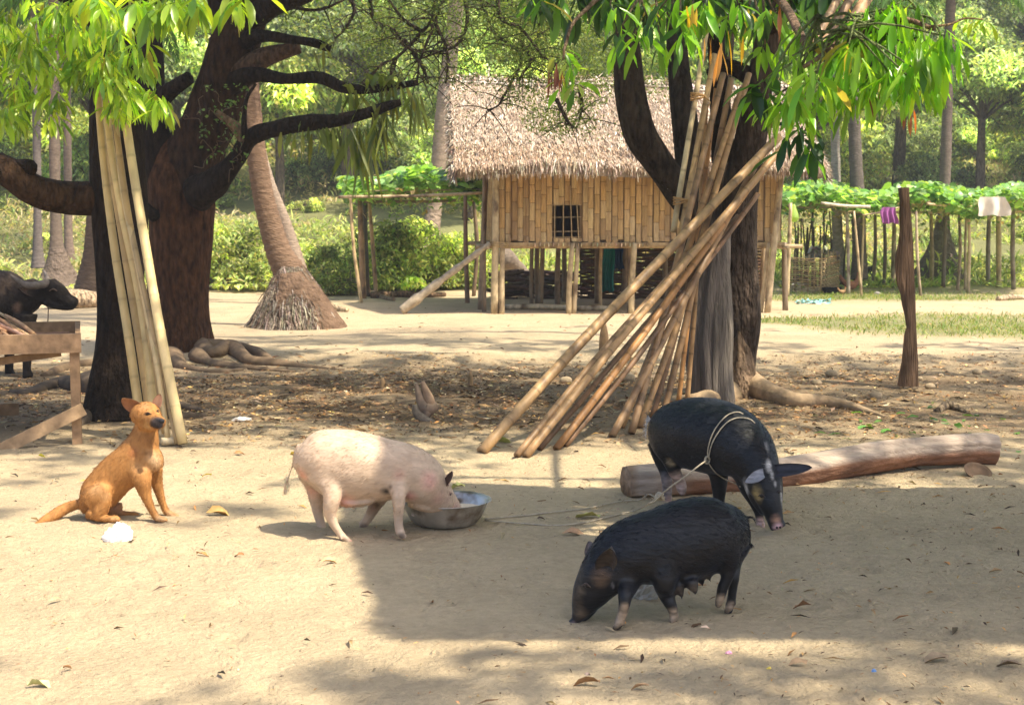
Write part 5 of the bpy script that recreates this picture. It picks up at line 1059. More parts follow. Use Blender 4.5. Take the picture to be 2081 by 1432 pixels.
# ------------------------------------------------------------------ aluminium basin and things in it
def basin():
    c = G(905, 1064); c.z += .004; px_ = pxm(c.y); r = 96 * px_; h = 49 * px_ * 1.02; n = 56
    root = empty('metal_basin', c, 'wide dull aluminium basin the pink pig is eating from', 'basin')
    prof = [(0, 0), (.58, 0), (.66, .04), (.78, .30), (.88, .66), (.925, .93), (.96, .97), (1.0, .99), (1.0, 1.012), (.955, .995), (.905, .95), (.86, .68), (.76, .33), (.64, .08), (.5, .05), (0, .05)]
    V = []; f = []
    for (q, z) in prof:
        for k in range(n): a = k / n * 6.2832; V.append(c + Vector((q * r * math.cos(a), q * r * math.sin(a), z * h)))
    for j in range(len(prof) - 1):
        for k in range(n): f.append((j * n + k, j * n + (k + 1) % n, (j + 1) * n + (k + 1) % n, (j + 1) * n + k))
    mb = MB(); mb.add(V, f, None, (0.60, 0.59, 0.58)); M = mat_col('aluminium', .33, 9, .25, .25, 30, (1, 1, 1), .5, .004, metal=.85, second=(0.16, 0.11, 0.07), s2=7); mb.build('bowl', M, root)
    mb = MB(); V = [c + Vector((q * r * math.cos(a), q * r * math.sin(a), h * (.55 + .03 * math.sin(a * 3)))) for q in (0.0001, .4, .84) for a in np.linspace(0, 6.2832, 33)[:-1]]
    f = [(j * 32 + k, j * 32 + (k + 1) % 32, (j + 1) * 32 + (k + 1) % 32, (j + 1) * 32 + k) for j in range(2) for k in range(32)]; mb.add(V, f, None, (0.62, 0.52, 0.40))
    pr = [c + Vector((rng.uniform(-.7, .2) * r, rng.uniform(-.6, .6) * r, h * .58)) for _ in range(160)]; cards(mb, np.array(pr), .03, vary((0.6, 0.55, 0.42), 160, .1), 2)
    o = mb.build('feed', M_CLOTH, loc=c); tag(o, 'pale mash of feed filling the aluminium basin', 'feed')
    # white enamel cup standing in the basin
    k0 = c + Vector((-.66 * r, .12 * r, h * .45)); rr = .055; hh = .085; pr = [(0, 0), (rr * .8, 0), (rr, .01), (rr * 1.02, hh), (rr * 1.08, hh + .004), (rr * .96, hh), (rr * .93, .02), (0, .015)]; V = []; f = []
    for (q, z) in pr:
        for k in range(24): a = k / 24 * 6.2832; V.append(k0 + Vector((q * math.cos(a), q * math.sin(a), z)))
    for j in range(len(pr) - 1):
        for k in range(24): f.append((j * 24 + k, j * 24 + (k + 1) % 24, (j + 1) * 24 + (k + 1) % 24, (j + 1) * 24 + k))
    mb = MB(); mb.add(V, f, None, (0.75, 0.75, 0.76)); o = mb.build('white_cup', mat_col('enamel', .25, 10, .1, 0), loc=k0); tag(o, 'white cup standing inside the left side of the basin', 'cup')
    hd = P(800, 1033, c.y - .02); mb = MB(); tube(mb, [(c + Vector((-.97 * r, 0, h * .93)), .006), (hd, .007), (hd + Vector((.0, .06, 0)), .007), (c + Vector((-.94 * r, .08, h * .93)), .006)], 5, 7, (0.4, 0.39, 0.38)); mb.build('handle', M, root)
basin()
# ------------------------------------------------------------------ table at the left with sticks
def table():
    D0, D1 = 9.62, 10.9; g = G(135, 898); root = empty('work_table', g, 'rough plank table at the left edge with a raised rim and diagonal brace', 'table')
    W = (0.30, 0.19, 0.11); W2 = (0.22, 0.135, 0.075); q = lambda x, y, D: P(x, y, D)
    zt, zb = P(147, 679, D0).z, P(147, 718, D0).z
    XR = P(146, 700, D0).x; XL = -4.9
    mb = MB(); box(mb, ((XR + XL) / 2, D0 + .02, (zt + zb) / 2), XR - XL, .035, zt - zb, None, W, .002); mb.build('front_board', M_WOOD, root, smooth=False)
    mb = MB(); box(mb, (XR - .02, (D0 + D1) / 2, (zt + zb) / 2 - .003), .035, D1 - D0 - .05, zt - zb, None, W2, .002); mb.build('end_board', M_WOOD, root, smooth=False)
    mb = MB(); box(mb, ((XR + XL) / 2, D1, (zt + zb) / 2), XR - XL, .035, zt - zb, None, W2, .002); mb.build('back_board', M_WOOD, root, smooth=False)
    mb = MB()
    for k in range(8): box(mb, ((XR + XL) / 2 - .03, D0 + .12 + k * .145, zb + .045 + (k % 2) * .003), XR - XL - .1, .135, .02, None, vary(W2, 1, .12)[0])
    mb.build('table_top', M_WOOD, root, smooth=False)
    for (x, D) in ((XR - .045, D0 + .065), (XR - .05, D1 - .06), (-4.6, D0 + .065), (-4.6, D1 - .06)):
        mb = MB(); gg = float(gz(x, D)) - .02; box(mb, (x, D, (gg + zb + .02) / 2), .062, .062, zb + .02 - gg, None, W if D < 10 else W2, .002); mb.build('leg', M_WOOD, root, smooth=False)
    mb = MB(); a, b = q(-20, 712, D0 + .3), q(125, 692 + 25, D0 + .3); plank(mb, q(-60, 738, D0 + .12), q(118, 716, D0 + .12), .05, .03, (0, 0, 1), W2); mb.build('rail', M_WOOD, root, smooth=False)
    mb = MB(); plank(mb, q(-40, 922, D0 - .02), q(150, 832, D0 - .02), .085, .025, (0, 0, 1), (0.36, 0.24, 0.14)); mb.build('brace', M_WOOD, root, smooth=False)
    mb = MB(); plank(mb, q(-40, 826, D1 - .1), q(125, 826, D1 - .1), .09, .025, (0, 0, 1), (0.2, 0.13, 0.08)); mb.build('lower_rail', M_WOOD, root, smooth=False)
    root.rotation_euler = (0, 0, math.radians(17))
    for k in range(26):
        x = -20 + k * 3.6 + rng.uniform(-3, 3); y0 = 690 + rng.uniform(-8, 2) - (60 - k) * .1; mb = MB(); a = P(x, y0, D0 + .25 + rng.uniform(0, .2)); a.z = zb + .09 + rng.uniform(0, .045)
        d = Vector((-.55 + rng.normal(0, .05), .55 + rng.normal(0, .08), .08 + rng.uniform(0, .08))); c = pick([(0.3, 0.17, 0.09), (0.2, 0.12, 0.08), (0.42, 0.28, 0.16)], 1)[0]
        tube(mb, [(a, .014), (a + d * .35 + Vector((0, 0, .01)), .016), (a + d * .7, .010)], 3, 6, c, .15, 20); o = mb.build('firewood_stick', M_WOOD, loc=a); tag(o, 'split stick in the pile on the plank table', 'stick', 'sticks piled on the plank table')
table()
# ------------------------------------------------------------------ plastic bags, scraps, chosen fallen leaves
def bag(px, py, wpx, hpx, label, col, alpha, seed):
    g = G(px, py); D = g.y; w_, h = wpx * pxm(D), hpx * pxm(D); r = np.random.default_rng(seed); nu, nv = 26, 10; V = []
    for j in range(nv + 1):
        for i in range(nu):
            a = i / nu * 6.2832; t = j / nv * math.pi / 2; V.append((math.cos(a) * math.cos(t), math.sin(a) * math.cos(t), math.sin(t)))
    V = np.array(V); n1 = smoothnoise(V, 4, seed); n2 = np.abs(smoothnoise(V, 9, seed + 1)); n3 = np.abs(smoothnoise(V, 22, seed + 2)); k = 1.05 + .3 * n1 - .35 * n2 - .22 * n3; V = V * k[:, None] * [w_ * .5, w_ * .38, h] ; V = V + np.array(g)
    f = [(j * nu + i, j * nu + (i + 1) % nu, (j + 1) * nu + (i + 1) % nu, (j + 1) * nu + i) for j in range(nv) for i in range(nu)]
    mb = MB(); mb.add(V, f, None, col); m, t, bs, out = new_mat('plastic_film'); bs.inputs['Base Color'].default_value = (*col, 1); bs.inputs['Roughness'].default_value = .3
    if alpha < 1:
        tr = t.nodes.new('ShaderNodeBsdfTransparent'); ms = t.nodes.new('ShaderNodeMixShader'); ms.inputs[0].default_value = alpha; t.links.new(tr.outputs[0], ms.inputs[1]); t.links.new(bs.outputs[0], ms.inputs[2]); t.links.new(ms.outputs[0], out.inputs[0])
    o = mb.build('plastic_bag', m, loc=g, smooth=False); tag(o, label, 'plastic bag'); return o
bag(243, 1096, 66, 40, 'crumpled white plastic bag lying in front of the dog', (0.82, 0.82, 0.85), 1.0, 3)
bag(1308, 1214, 56, 34, 'clear grey plastic bag behind the front legs of the front black pig', (0.42, 0.40, 0.36), .75, 5)
bag(1481, 1327, 15, 6, 'small pink and white wrapper on the ground below the front black pig', (0.75, 0.35, 0.5), 1.0, 7)
bag(1776, 1364, 13, 6, 'small blue scrap of plastic near the bottom right', (0.15, 0.3, 0.6), 1.0, 8)
bag(1563, 1358, 11, 4, 'small yellow scrap near the bottom', (0.8, 0.6, 0.1), 1.0, 9)
bag(493, 856, 46, 10, 'white scrap of paper behind the dog', (0.7, 0.65, 0.6), 1.0, 10)
fl = [(85, 929, 16, (0.70, 0.60, 0.05), 'yellow fallen leaf left of the dog'), (445, 1047, 52, (0.52, 0.33, 0.12), 'long tan dry leaf right of the dog paws'), (487, 924, 24, (0.34, 0.17, 0.07), 'brown curled leaf between the poles and the pink pig'),
      (486, 1132, 20, (0.32, 0.16, 0.07), 'small brown leaf on the bright sand below the pink pig'), (670, 1145, 34, (0.55, 0.38, 0.2), 'tan curled leaf lying just below the pink pig'), (80, 1397, 50, (0.5, 0.52, 0.25), 'pale green leaf at the bottom left corner'),
      (138, 1362, 20, (0.45, 0.25, 0.12), 'small orange-brown leaf near the bottom left'), (1190, 1392, 60, (0.34, 0.19, 0.09), 'curled brown leaf at the bottom centre'), (1300, 1400, 40, (0.4, 0.25, 0.14), 'brown leaf flat on the ground right of the curled one'),
      (1190, 1052, 60, (0.62, 0.62, 0.22), 'yellow-green leaf beside the rope'), (1165, 1087, 50, (0.42, 0.26, 0.15), 'brown leaf above the front pig head'), (1100, 1057, 16, (0.1, 0.06, 0.04), 'tiny dark leaf beside the rope'),
      (1020, 901, 50, (0.42, 0.45, 0.12), 'green-yellow stalk between the slanting pole feet'), (930, 992, 30, (0.6, 0.58, 0.2), 'yellow leaf behind the basin'), (1620, 1352, 40, (0.36, 0.24, 0.14), 'brown dry sheath lying on the dappled sand'),
      (1760, 873, 36, (0.10, 0.24, 0.05), 'green leaf lying in front of the root'), (1800, 880, 30, (0.12, 0.28, 0.05), 'bright green leaf right of the others by the root'), (1900, 1345, 60, (0.33, 0.24, 0.15), 'long brown leaf at the lower right'), (2050, 1355, 50, (0.28, 0.2, 0.13), 'brown stick-like leaf at the right edge'), (600, 925, 24, (0.64, 0.52, 0.1), 'yellow leaf above the pink pig rump'), (420, 968, 20, (0.68, 0.56, 0.1), 'yellow leaf right of the dog chest'), (1630, 1235, 40, (0.3, 0.16, 0.08), 'thin red-brown leaf right of the front pig')]
for (x, y, L, c, lb) in fl:
    g = G(x, y); mb = MB(); a = rng.uniform(-.4, .4) + (math.pi if rng.uniform() < .5 else 0); Lm = L * pxm(g.y)
    leaves(mb, [g + Vector((-math.cos(a) * Lm * .5, -math.sin(a) * Lm * .5, .012))], [(math.cos(a), math.sin(a), .28)], Lm, Lm * .42, np.array([c]), nseg=4, droop=.75, fold=rng.uniform(.3, 1.1), wave=.14)
    o = mb.build('fallen_leaf', M_DRY, loc=g); tag(o, lb, 'leaf')
# ------------------------------------------------------------------ gourd trellises
def trellis(label, name_group, posts, top, xr, Dr, zt, nleaf, seed, beams):
    g = GD(posts[0][1], posts[0][2]); root = empty('gourd_trellis', g, label, 'trellis')
    for (xt, xb, D, r, zt_, c) in posts:
        b = GD(xb, D); t = Vector(((xt - CX) / F * D, D, zt_)); mb = MB(); tube(mb, [(b - Vector((0, 0, .05)), r), (b.lerp(t, .5) + Vector((rng.normal(0, .02), 0, 0)), r), (t, r * .8)], 5, 8, c, .1, 12, int(xb)); mb.build('post', M_BAMB, root)
    for (a, b, r, c) in beams:
        mb = MB(); tube(mb, [(a, r), (a.lerp(b, .5) + Vector((0, 0, -.02)), r), (b, r)], 4, 7, c, .1, 12); mb.build('beam', M_BAMB, root)
    mb = MB(); n = nleaf; x = rng.uniform(xr[0], xr[1], n); D = rng.uniform(Dr[0], Dr[1], n); X = (x - CX) / F * D
    edge = .10 * np.sin(x * .03 + seed); z = zt + rng.uniform(-.08, .26, n) + edge + .18 * smoothnoise(np.stack([X, D, X * 0], 1), 1.6, seed) + top * (x - xr[0]) / (xr[1] - xr[0])
    b = np.stack([X, D, z], 1); a = rng.uniform(0, 6.28, n); d = np.stack([np.cos(a), np.sin(a), rng.uniform(-.5, .3, n)], 1)
    leaves(mb, b, d, rng.uniform(.10, .22, n), rng.uniform(.11, .21, n), pick([(0.15, 0.30, 0.07), (0.22, 0.38, 0.11), (0.09, 0.19, 0.045), (0.32, 0.47, 0.18)], n), nseg=3, droop=.5, fold=.15, prof=[.75, 1.0, .8, .1], up=(rng.normal(0, .2), -.25, 1))
    n2 = n // 5; x = rng.uniform(xr[0], xr[1], n2); D = rng.uniform(Dr[0], Dr[1], n2); X = (x - CX) / F * D
    b = np.stack([X, D, zt + top * (x - xr[0]) / (xr[1] - xr[0]) - rng.exponential(.12, n2)], 1); a = rng.uniform(0, 6.28, n2); d = np.stack([np.cos(a), np.sin(a), rng.uniform(-1, .3, n2)], 1)
    leaves(mb, b, d, rng.uniform(.06, .16, n2), rng.uniform(.05, .13, n2), pick([(0.12, 0.2, 0.05), (0.25, 0.2, 0.1), (0.08, 0.16, 0.03)], n2), nseg=2, droop=.5)
    mb.build('gourd_vine', M_LEAF, root); mb = MB()
    for k in range(40):
        x = rng.uniform(xr[0], xr[1]); D = rng.uniform(*Dr); X = (x - CX) / F * D; zz = zt - .06 + top * (x - xr[0]) / (xr[1] - xr[0]); L = rng.uniform(.4, 1.4); a = rng.choice([0, 1.57]) + rng.normal(0, .25)
        tube(mb, [(Vector((X, D, zz)), .012), (Vector((X + math.cos(a) * L, D + math.sin(a) * L, zz + rng.normal(0, .03))), .01)], 3, 5, vary((0.4, 0.3, 0.18), 1)[0])
    mb.build('lattice', M_WOOD, root); return root
gc = (0.5, 0.38, 0.22); dc = (0.22, 0.16, 0.1)
xz = lambda px, D, z: Vector(((px - CX) / F * D, D, z))
trellis('gourd vine trellis on poles at the left side of the hut', 'a', [(714, 735, 25.2, .03, 1.98, (0.55, 0.4, 0.22)), (733, 738, 26.5, .06, 1.9, (0.33, 0.2, 0.11)), (743, 747, 27.2, .06, 1.85, (0.06, 0.05, 0.04)), (752, 765, 27.0, .04, 1.85, (0.4, 0.26, 0.14)), (946, 950, 25.0, .04, 1.95, (0.22, 0.14, 0.09)), (963, 962, 27.5, .04, 1.9, (0.2, 0.14, 0.09))],
        .06, (700, 985), (25.2, 29.5), 2.08, 2200, 1, [(xz(690, 25.1, 1.93), xz(985, 25.0, 2.0), .028, (0.55, 0.42, 0.25)), (xz(740, 27.3, 1.88), xz(985, 27.3, 1.92), .03, dc)])
rp = [(1604, 1600, 27.2, .04, 1.85, gc), (1717, 1725, 28.0, .035, 1.8, (0.36, 0.3, 0.24)), (1732, 1752, 27.0, .025, 1.7, gc), (1752, 1750, 28.3, .022, 1.7, gc), (1775, 1774, 32, .04, 1.65, dc), (1793, 1796, 31, .04, 1.65, (0.13, 0.1, 0.07)), (1814, 1815, 31, .05, 1.7, (0.3, 0.23, 0.15)), (1858, 1872, 27.5, .03, 1.7, (0.42, 0.33, 0.22)),
      (1888, 1893, 32.5, .05, 1.7, (0.34, 0.24, 0.13)), (1919, 1917, 31, .05, 1.7, (0.18, 0.14, 0.11)), (1944, 1946, 29.5, .035, 1.75, (0.3, 0.22, 0.14)), (1964, 1968, 28.5, .035, 1.8, (0.5, 0.38, 0.22)), (1960, 1962, 30, .03, 1.8, (0.4, 0.3, 0.2)), (2006, 2008, 32, .05, 1.7, (0.22, 0.18, 0.13)), (2024, 2030, 31, .06, 1.8, (0.42, 0.32, 0.16)), (2054, 2060, 30, .05, 1.8, (0.24, 0.2, 0.14)), (2120, 2125, 29, .05, 1.8, dc)]
trellis('long gourd vine trellis on many thin poles at the right of the hut', 'b', rp, .02, (1590, 2160), (27.6, 34), 1.92, 6500, 2,
        [(xz(1665, 27.4, 1.85), xz(1765, 27.3, 1.78), .03, (0.6, 0.52, 0.38)), (xz(1880, 27.6, 1.84), xz(1975, 28.4, 1.80), .025, gc), (xz(1700, 30, 1.7), xz(2140, 30, 1.72), .03, gc), (xz(1750, 27.5, 1.62), xz(1826, 27.6, 1.78), .018, gc), (xz(1975, 28.0, 1.82), xz(2022, 27.6, 1.98), .028, (0.55, 0.45, 0.3)), (xz(1600, 27.4, 1.8), xz(1690, 29.5, 1.8), .03, dc)])
mb = MB(); c = P(1613, 432, 27.3); tube(mb, [(c + Vector((0, 0, .16)), .02), (c + Vector((0, 0, .08)), .05), (c, .08), (c - Vector((0, 0, .1)), .10), (c - Vector((0, 0, .18)), .05)], 5, 14, (0.35, 0.48, 0.14)); o = mb.build('gourd', M_LEAF, loc=c); tag(o, 'pale green bottle gourd hanging at the left end of the right trellis', 'gourd')
# thin sticks behind the hut at right: dark fence of upright sticks
rootf = empty('stick_fence', GD(1650, 31.5), 'dark fence of upright sticks behind the woven pen', 'fence'); mb = MB()
for k in range(26):
    x = 1606 + k * 4.2 + rng.uniform(-2, 2); b = GD(x, 31.5 + rng.uniform(-.3, .3)); tube(mb, [(b, .022), (b + Vector((rng.normal(0, .08), 0, rng.uniform(1.2, 1.7))), .016)], 3, 5, vary((0.10, 0.075, 0.05), 1)[0])
mb.build('sticks', M_WOOD, rootf)
mb = MB(); n = 60
for k in range(n):
    x = rng.uniform(1640, 1700); c = GD(x, 30.2) + Vector((0, rng.uniform(-.2, .2), .62 + rng.uniform(0, .25))); cards(mb, np.array([c]), .22, vary((0.3, 0.28, 0.26), 1)[0], 1)
o = mb.build('rag_heap', M_CLOTH, loc=GD(1670, 30.2)); tag(o, 'heap of grey rags on top of the woven pen', 'rags', kind='stuff')
# ------------------------------------------------------------------ animals: one continuous skin each, grown from tapered sections
M_PIG = mat_col('pig_hide', .62, 40, .16, .5, 90, (.3, 1, .8), .3, .005)
M_BPIG = mat_col('black_hide', .5, 60, .7, .45, 90, (.25, .6, 1), .35, .006)
for m_, w_, tn_ in ((M_BPIG, .07, (0.55, 0.68, 1.0, 1)), (M_PIG, .15, (1.0, 0.9, 0.8, 1))):  # blue sheen tint puts the sky's reflection into the black hide
    b_ = [n for n in m_.node_tree.nodes if n.type == 'BSDF_PRINCIPLED'][0]; b_.inputs['Sheen Weight'].default_value = w_; b_.inputs['Sheen Roughness'].default_value = .4; b_.inputs['Sheen Tint'].default_value = tn_
M_DOG = mat_col('dog_coat', .7, 50, .2, .5, 90, (1, 1, .3), .25, .004)
M_BUF = mat_col('buffalo_hide', .8, 20, .5, .8, 40, (1, 1, 1), .15, .012)
def remeshed(mb, voxel, it=6, fac=.5):
    me = mb.mesh('tmp', []); o = bpy.data.objects.new('tmp', me); COL.objects.link(o)
    m = o.modifiers.new('r', 'REMESH'); m.mode = 'VOXEL'; m.voxel_size = voxel
    s = o.modifiers.new('s', 'SMOOTH'); s.factor = fac; s.iterations = it
    dg = bpy.context.evaluated_depsgraph_get(); dg.update(); ev = o.evaluated_get(dg); em = ev.to_mesh()
    v = np.empty(len(em.vertices) * 3); em.vertices.foreach_get('co', v); v = v.reshape(-1, 3)
    nn = np.empty(len(em.vertices) * 3); em.vertices.foreach_get('normal', nn); nn = nn.reshape(-1, 3)
    f4 = [tuple(p.vertices) for p in em.polygons if len(p.vertices) == 4]; f3 = [tuple(p.vertices) for p in em.polygons if len(p.vertices) == 3]
    ev.to_mesh_clear(); bpy.data.objects.remove(o); bpy.data.meshes.remove(me)
    return v, nn, f4, f3
def relax(v, f4, f3, wgt, it):
    e = []
    if len(f4): f = np.array(f4); e += [f[:, [0, 1]], f[:, [1, 2]], f[:, [2, 3]], f[:, [3, 0]]]
    if len(f3): f = np.array(f3); e += [f[:, [0, 1]], f[:, [1, 2]], f[:, [2, 0]]]
    e = np.concatenate(e); deg = np.bincount(e.ravel(), minlength=len(v)).astype(float)[:, None]; wgt = wgt[:, None]
    for _ in range(it):
        s = np.stack([np.bincount(e[:, 0], v[e[:, 1], k], len(v)) + np.bincount(e[:, 1], v[e[:, 0], k], len(v)) for k in range(3)], 1) / deg
        v = v + (s - v) * .6 * wgt
    return v
def normals(v, f4, f3):
    n = np.zeros_like(v)
    for f in (f4, f3):
        if not len(f): continue
        f = np.array(f); m = np.cross(v[f[:, 1]] - v[f[:, 0]], v[f[:, 2]] - v[f[:, 0]])
        for k in range(f.shape[1]): np.add.at(n, f[:, k], m)
    return n / (np.linalg.norm(n, axis=1)[:, None] + 1e-12)
from mathutils.bvhtree import BVHTree
class Animal:
    def __init__(s, ox, oy, sc, lat, dz=0.0):
        s.dz = dz
        s.o = (ox, oy, sc); s.lat = np.array(lat, float); s.lat /= np.linalg.norm(s.lat); s.b = MB(); s.ex = MB(); s.paints = []
    def q(s, x, y, D): return P(s.o[0] + x / s.o[2], s.o[1] + y / s.o[2], D + s.dz)
    def u(s, D): return pxm(D) / s.o[2]
    def part(s, nodes, k=5, seg=20, lat=None):
        """nodes (zx, zy, D, r_zoom[, lateral radius in m])"""
        L = []
        for n in nodes:
            r = n[3] * s.u(n[2]); L.append((s.q(*n[:3]), r, n[4] if len(n) > 4 else r))
        tube(s.b, L, k, seg, lat=s.lat if lat is None else lat)
    def paint(s, x, y, D, r, col, soft=.5, amt=1.0, sq=(1, 1, 1)):
        s.paints.append((np.array(s.q(x, y, D)), r * s.u(D), np.array(col), soft, amt, np.array(sq), (x, y)))
    def skin(s, voxel, base, it=6, relaxw=None, rit=25, wrinkle=0.0):
        s.v, s.n, f4, f3 = remeshed(s.b, voxel, it)
        if relaxw is not None: s.v = relax(s.v, f4, f3, relaxw(s.v), rit); s.n = normals(s.v, f4, f3)
        if wrinkle: s.v = s.v + s.n * (wrinkle * smoothnoise(s.v, 28, 6) + wrinkle * .6 * smoothnoise(s.v, 60, 7))[:, None]; s.n = normals(s.v, f4, f3)
        s.bv = BVHTree.FromPolygons([Vector(p) for p in s.v], [tuple(f) for f in f4] + [tuple(f) for f in f3])
        c = np.tile(np.array(base, float), (len(s.v), 1))
        nz = smoothnoise(s.v, 14, 8); nz2 = smoothnoise(s.v * [1, 1, 1.6], 55, 9); c *= (1 + .11 * nz + .07 * nz2)[:, None]
        wob = smoothnoise(s.v, 45, 2) * .12 + smoothnoise(s.v, 90, 4) * .10
        for (p, r, col, soft, amt, sq, xy) in s.paints:
            h = s.hit(*xy)
            if h is not None: p = np.array(h[0])
            d = np.linalg.norm((s.v - p) * sq, axis=1) / r + wob; w_ = np.clip((1 - d) / soft, 0, 1)[:, None] * amt; c = c * (1 - w_) + col * w_
        s.c = c; s.f4, s.f3 = f4, f3
    def hit(s, x, y):
        d = ray(s.o[0] + x / s.o[2], s.o[1] + y / s.o[2]).normalized(); h = s.bv.ray_cast(Vector((0, 0, CAMH)), d)
        return (h[0], h[1]) if h[0] is not None else None
    def eye2(s, x, y, r, wide=1.5, col=(0.012, 0.008, 0.006)):
        h = s.hit(x, y)
        if h is None: return
        c, n = h; t = n.cross(Vector((0, 0, 1))).normalized(); c = c - n * r * .35
        tube(s.ex, [(c - t * r * wide, r * .12), (c - t * r * wide * .6, r * .62), (c, r), (c + t * r * wide * .6, r * .62), (c + t * r * wide, r * .12)], 3, 12, col)
        k = c + n * r * .8; tube(s.ex, [(k - t * r * wide * 1.35 - Vector((0, 0, r * .2)), r * .2), (k + Vector((0, 0, r * .95)), r * .38), (k + t * r * wide * 1.35 - Vector((0, 0, r * .1)), r * .2)], 5, 8, s.lid)
    lid = (0.2, 0.13, 0.1)
    def hair(s, n, L, wd, flow, cfun=None, keep=None, lift=.25, jit=.25, vary_=.25):
        i = rng.integers(0, len(s.v), n)
        if keep is not None: i = i[keep(s.v[i])]
        b, nn = s.v[i], s.n[i]; fl = np.array(flow, float)[None] if not callable(flow) else flow(b)
        fl = fl - (fl * nn).sum(1)[:, None] * nn; fl /= np.linalg.norm(fl, axis=1)[:, None] + 1e-6
        d = fl + nn * lift + rng.normal(0, jit, (len(b), 3)) * .5; c = s.c[i] * rng.lognormal(0, vary_, (len(b), 1)) if cfun is None else cfun(s.c[i])
        leaves(s.ex, b - nn * .001, d, rng.uniform(.6, 1.3, len(b)) * L, wd, np.clip(c, .004, .95), nseg=2, droop=.05, fold=.1, prof=[1, .7, .1], up=(0.1, .2, 1))
    def ear(s, base1, base2, tip, bulge, col, col_in, thick=.006, cup=.03, face=None):
        """leaf-shaped ear between two base points and a tip; bulge widens the middle"""
        a, b, t = [np.array(s.q(*x)) for x in (base1, base2, tip)]; m = 14; k = 8; V = []; C = []
        ax = t - (a + b) / 2; wv = b - a; nrm = np.cross(wv, ax); nrm /= np.linalg.norm(nrm)
        if face is not None and nrm @ np.array(face) < 0: nrm = -nrm
        for side in (0, 1):
            for j in range(m + 1):
                tt = j / m; wd = (1 - tt ** 2.2) ** .6 * (1 + bulge * math.sin(tt * math.pi)) if tt < 1 else 0.0
                for i in range(k + 1):
                    e = (i / k - .5); p = (a + b) / 2 + ax * tt + wv * e * wd + nrm * (cup * (e * e * 4 - 1) * (1 - tt * .6) + (side - .5) * thick * (1 if 0 < i < k and j < m else .2)) + ax * 0
                    V.append(p); C.append(col_in if side == 1 else col)
        S = (m + 1) * (k + 1); f = []
        for side in (0, 1):
            for j in range(m):
                for i in range(k): q_ = side * S + j * (k + 1) + i; f.append((q_, q_ + 1, q_ + k + 2, q_ + k + 1))
        for j in range(m):
            for i in (0, k): q_ = j * (k + 1) + i; f.append((q_, q_ + k + 1, q_ + k + 1 + S, q_ + S))
        s.ex.add(V, f, None, np.array(C))
    def eye(s, x, y, D, r, col=(0.012, 0.008, 0.006)):
        c = s.q(x, y, D); tube(s.ex, [(c + Vector((0, 0, -r)), r * .1), (c + Vector((0, 0, -r * .7)), r * .7), (c, r), (c + Vector((0, 0, r * .7)), r * .7), (c + Vector((0, 0, r)), r * .1)], 3, 12, col)
    def finish(s, name, mat, label, cat, loc):
        s.ex.add(s.v, s.f4, s.f3, s.c); o = s.ex.build(name, mat, loc=loc); return tag(o, label, cat)

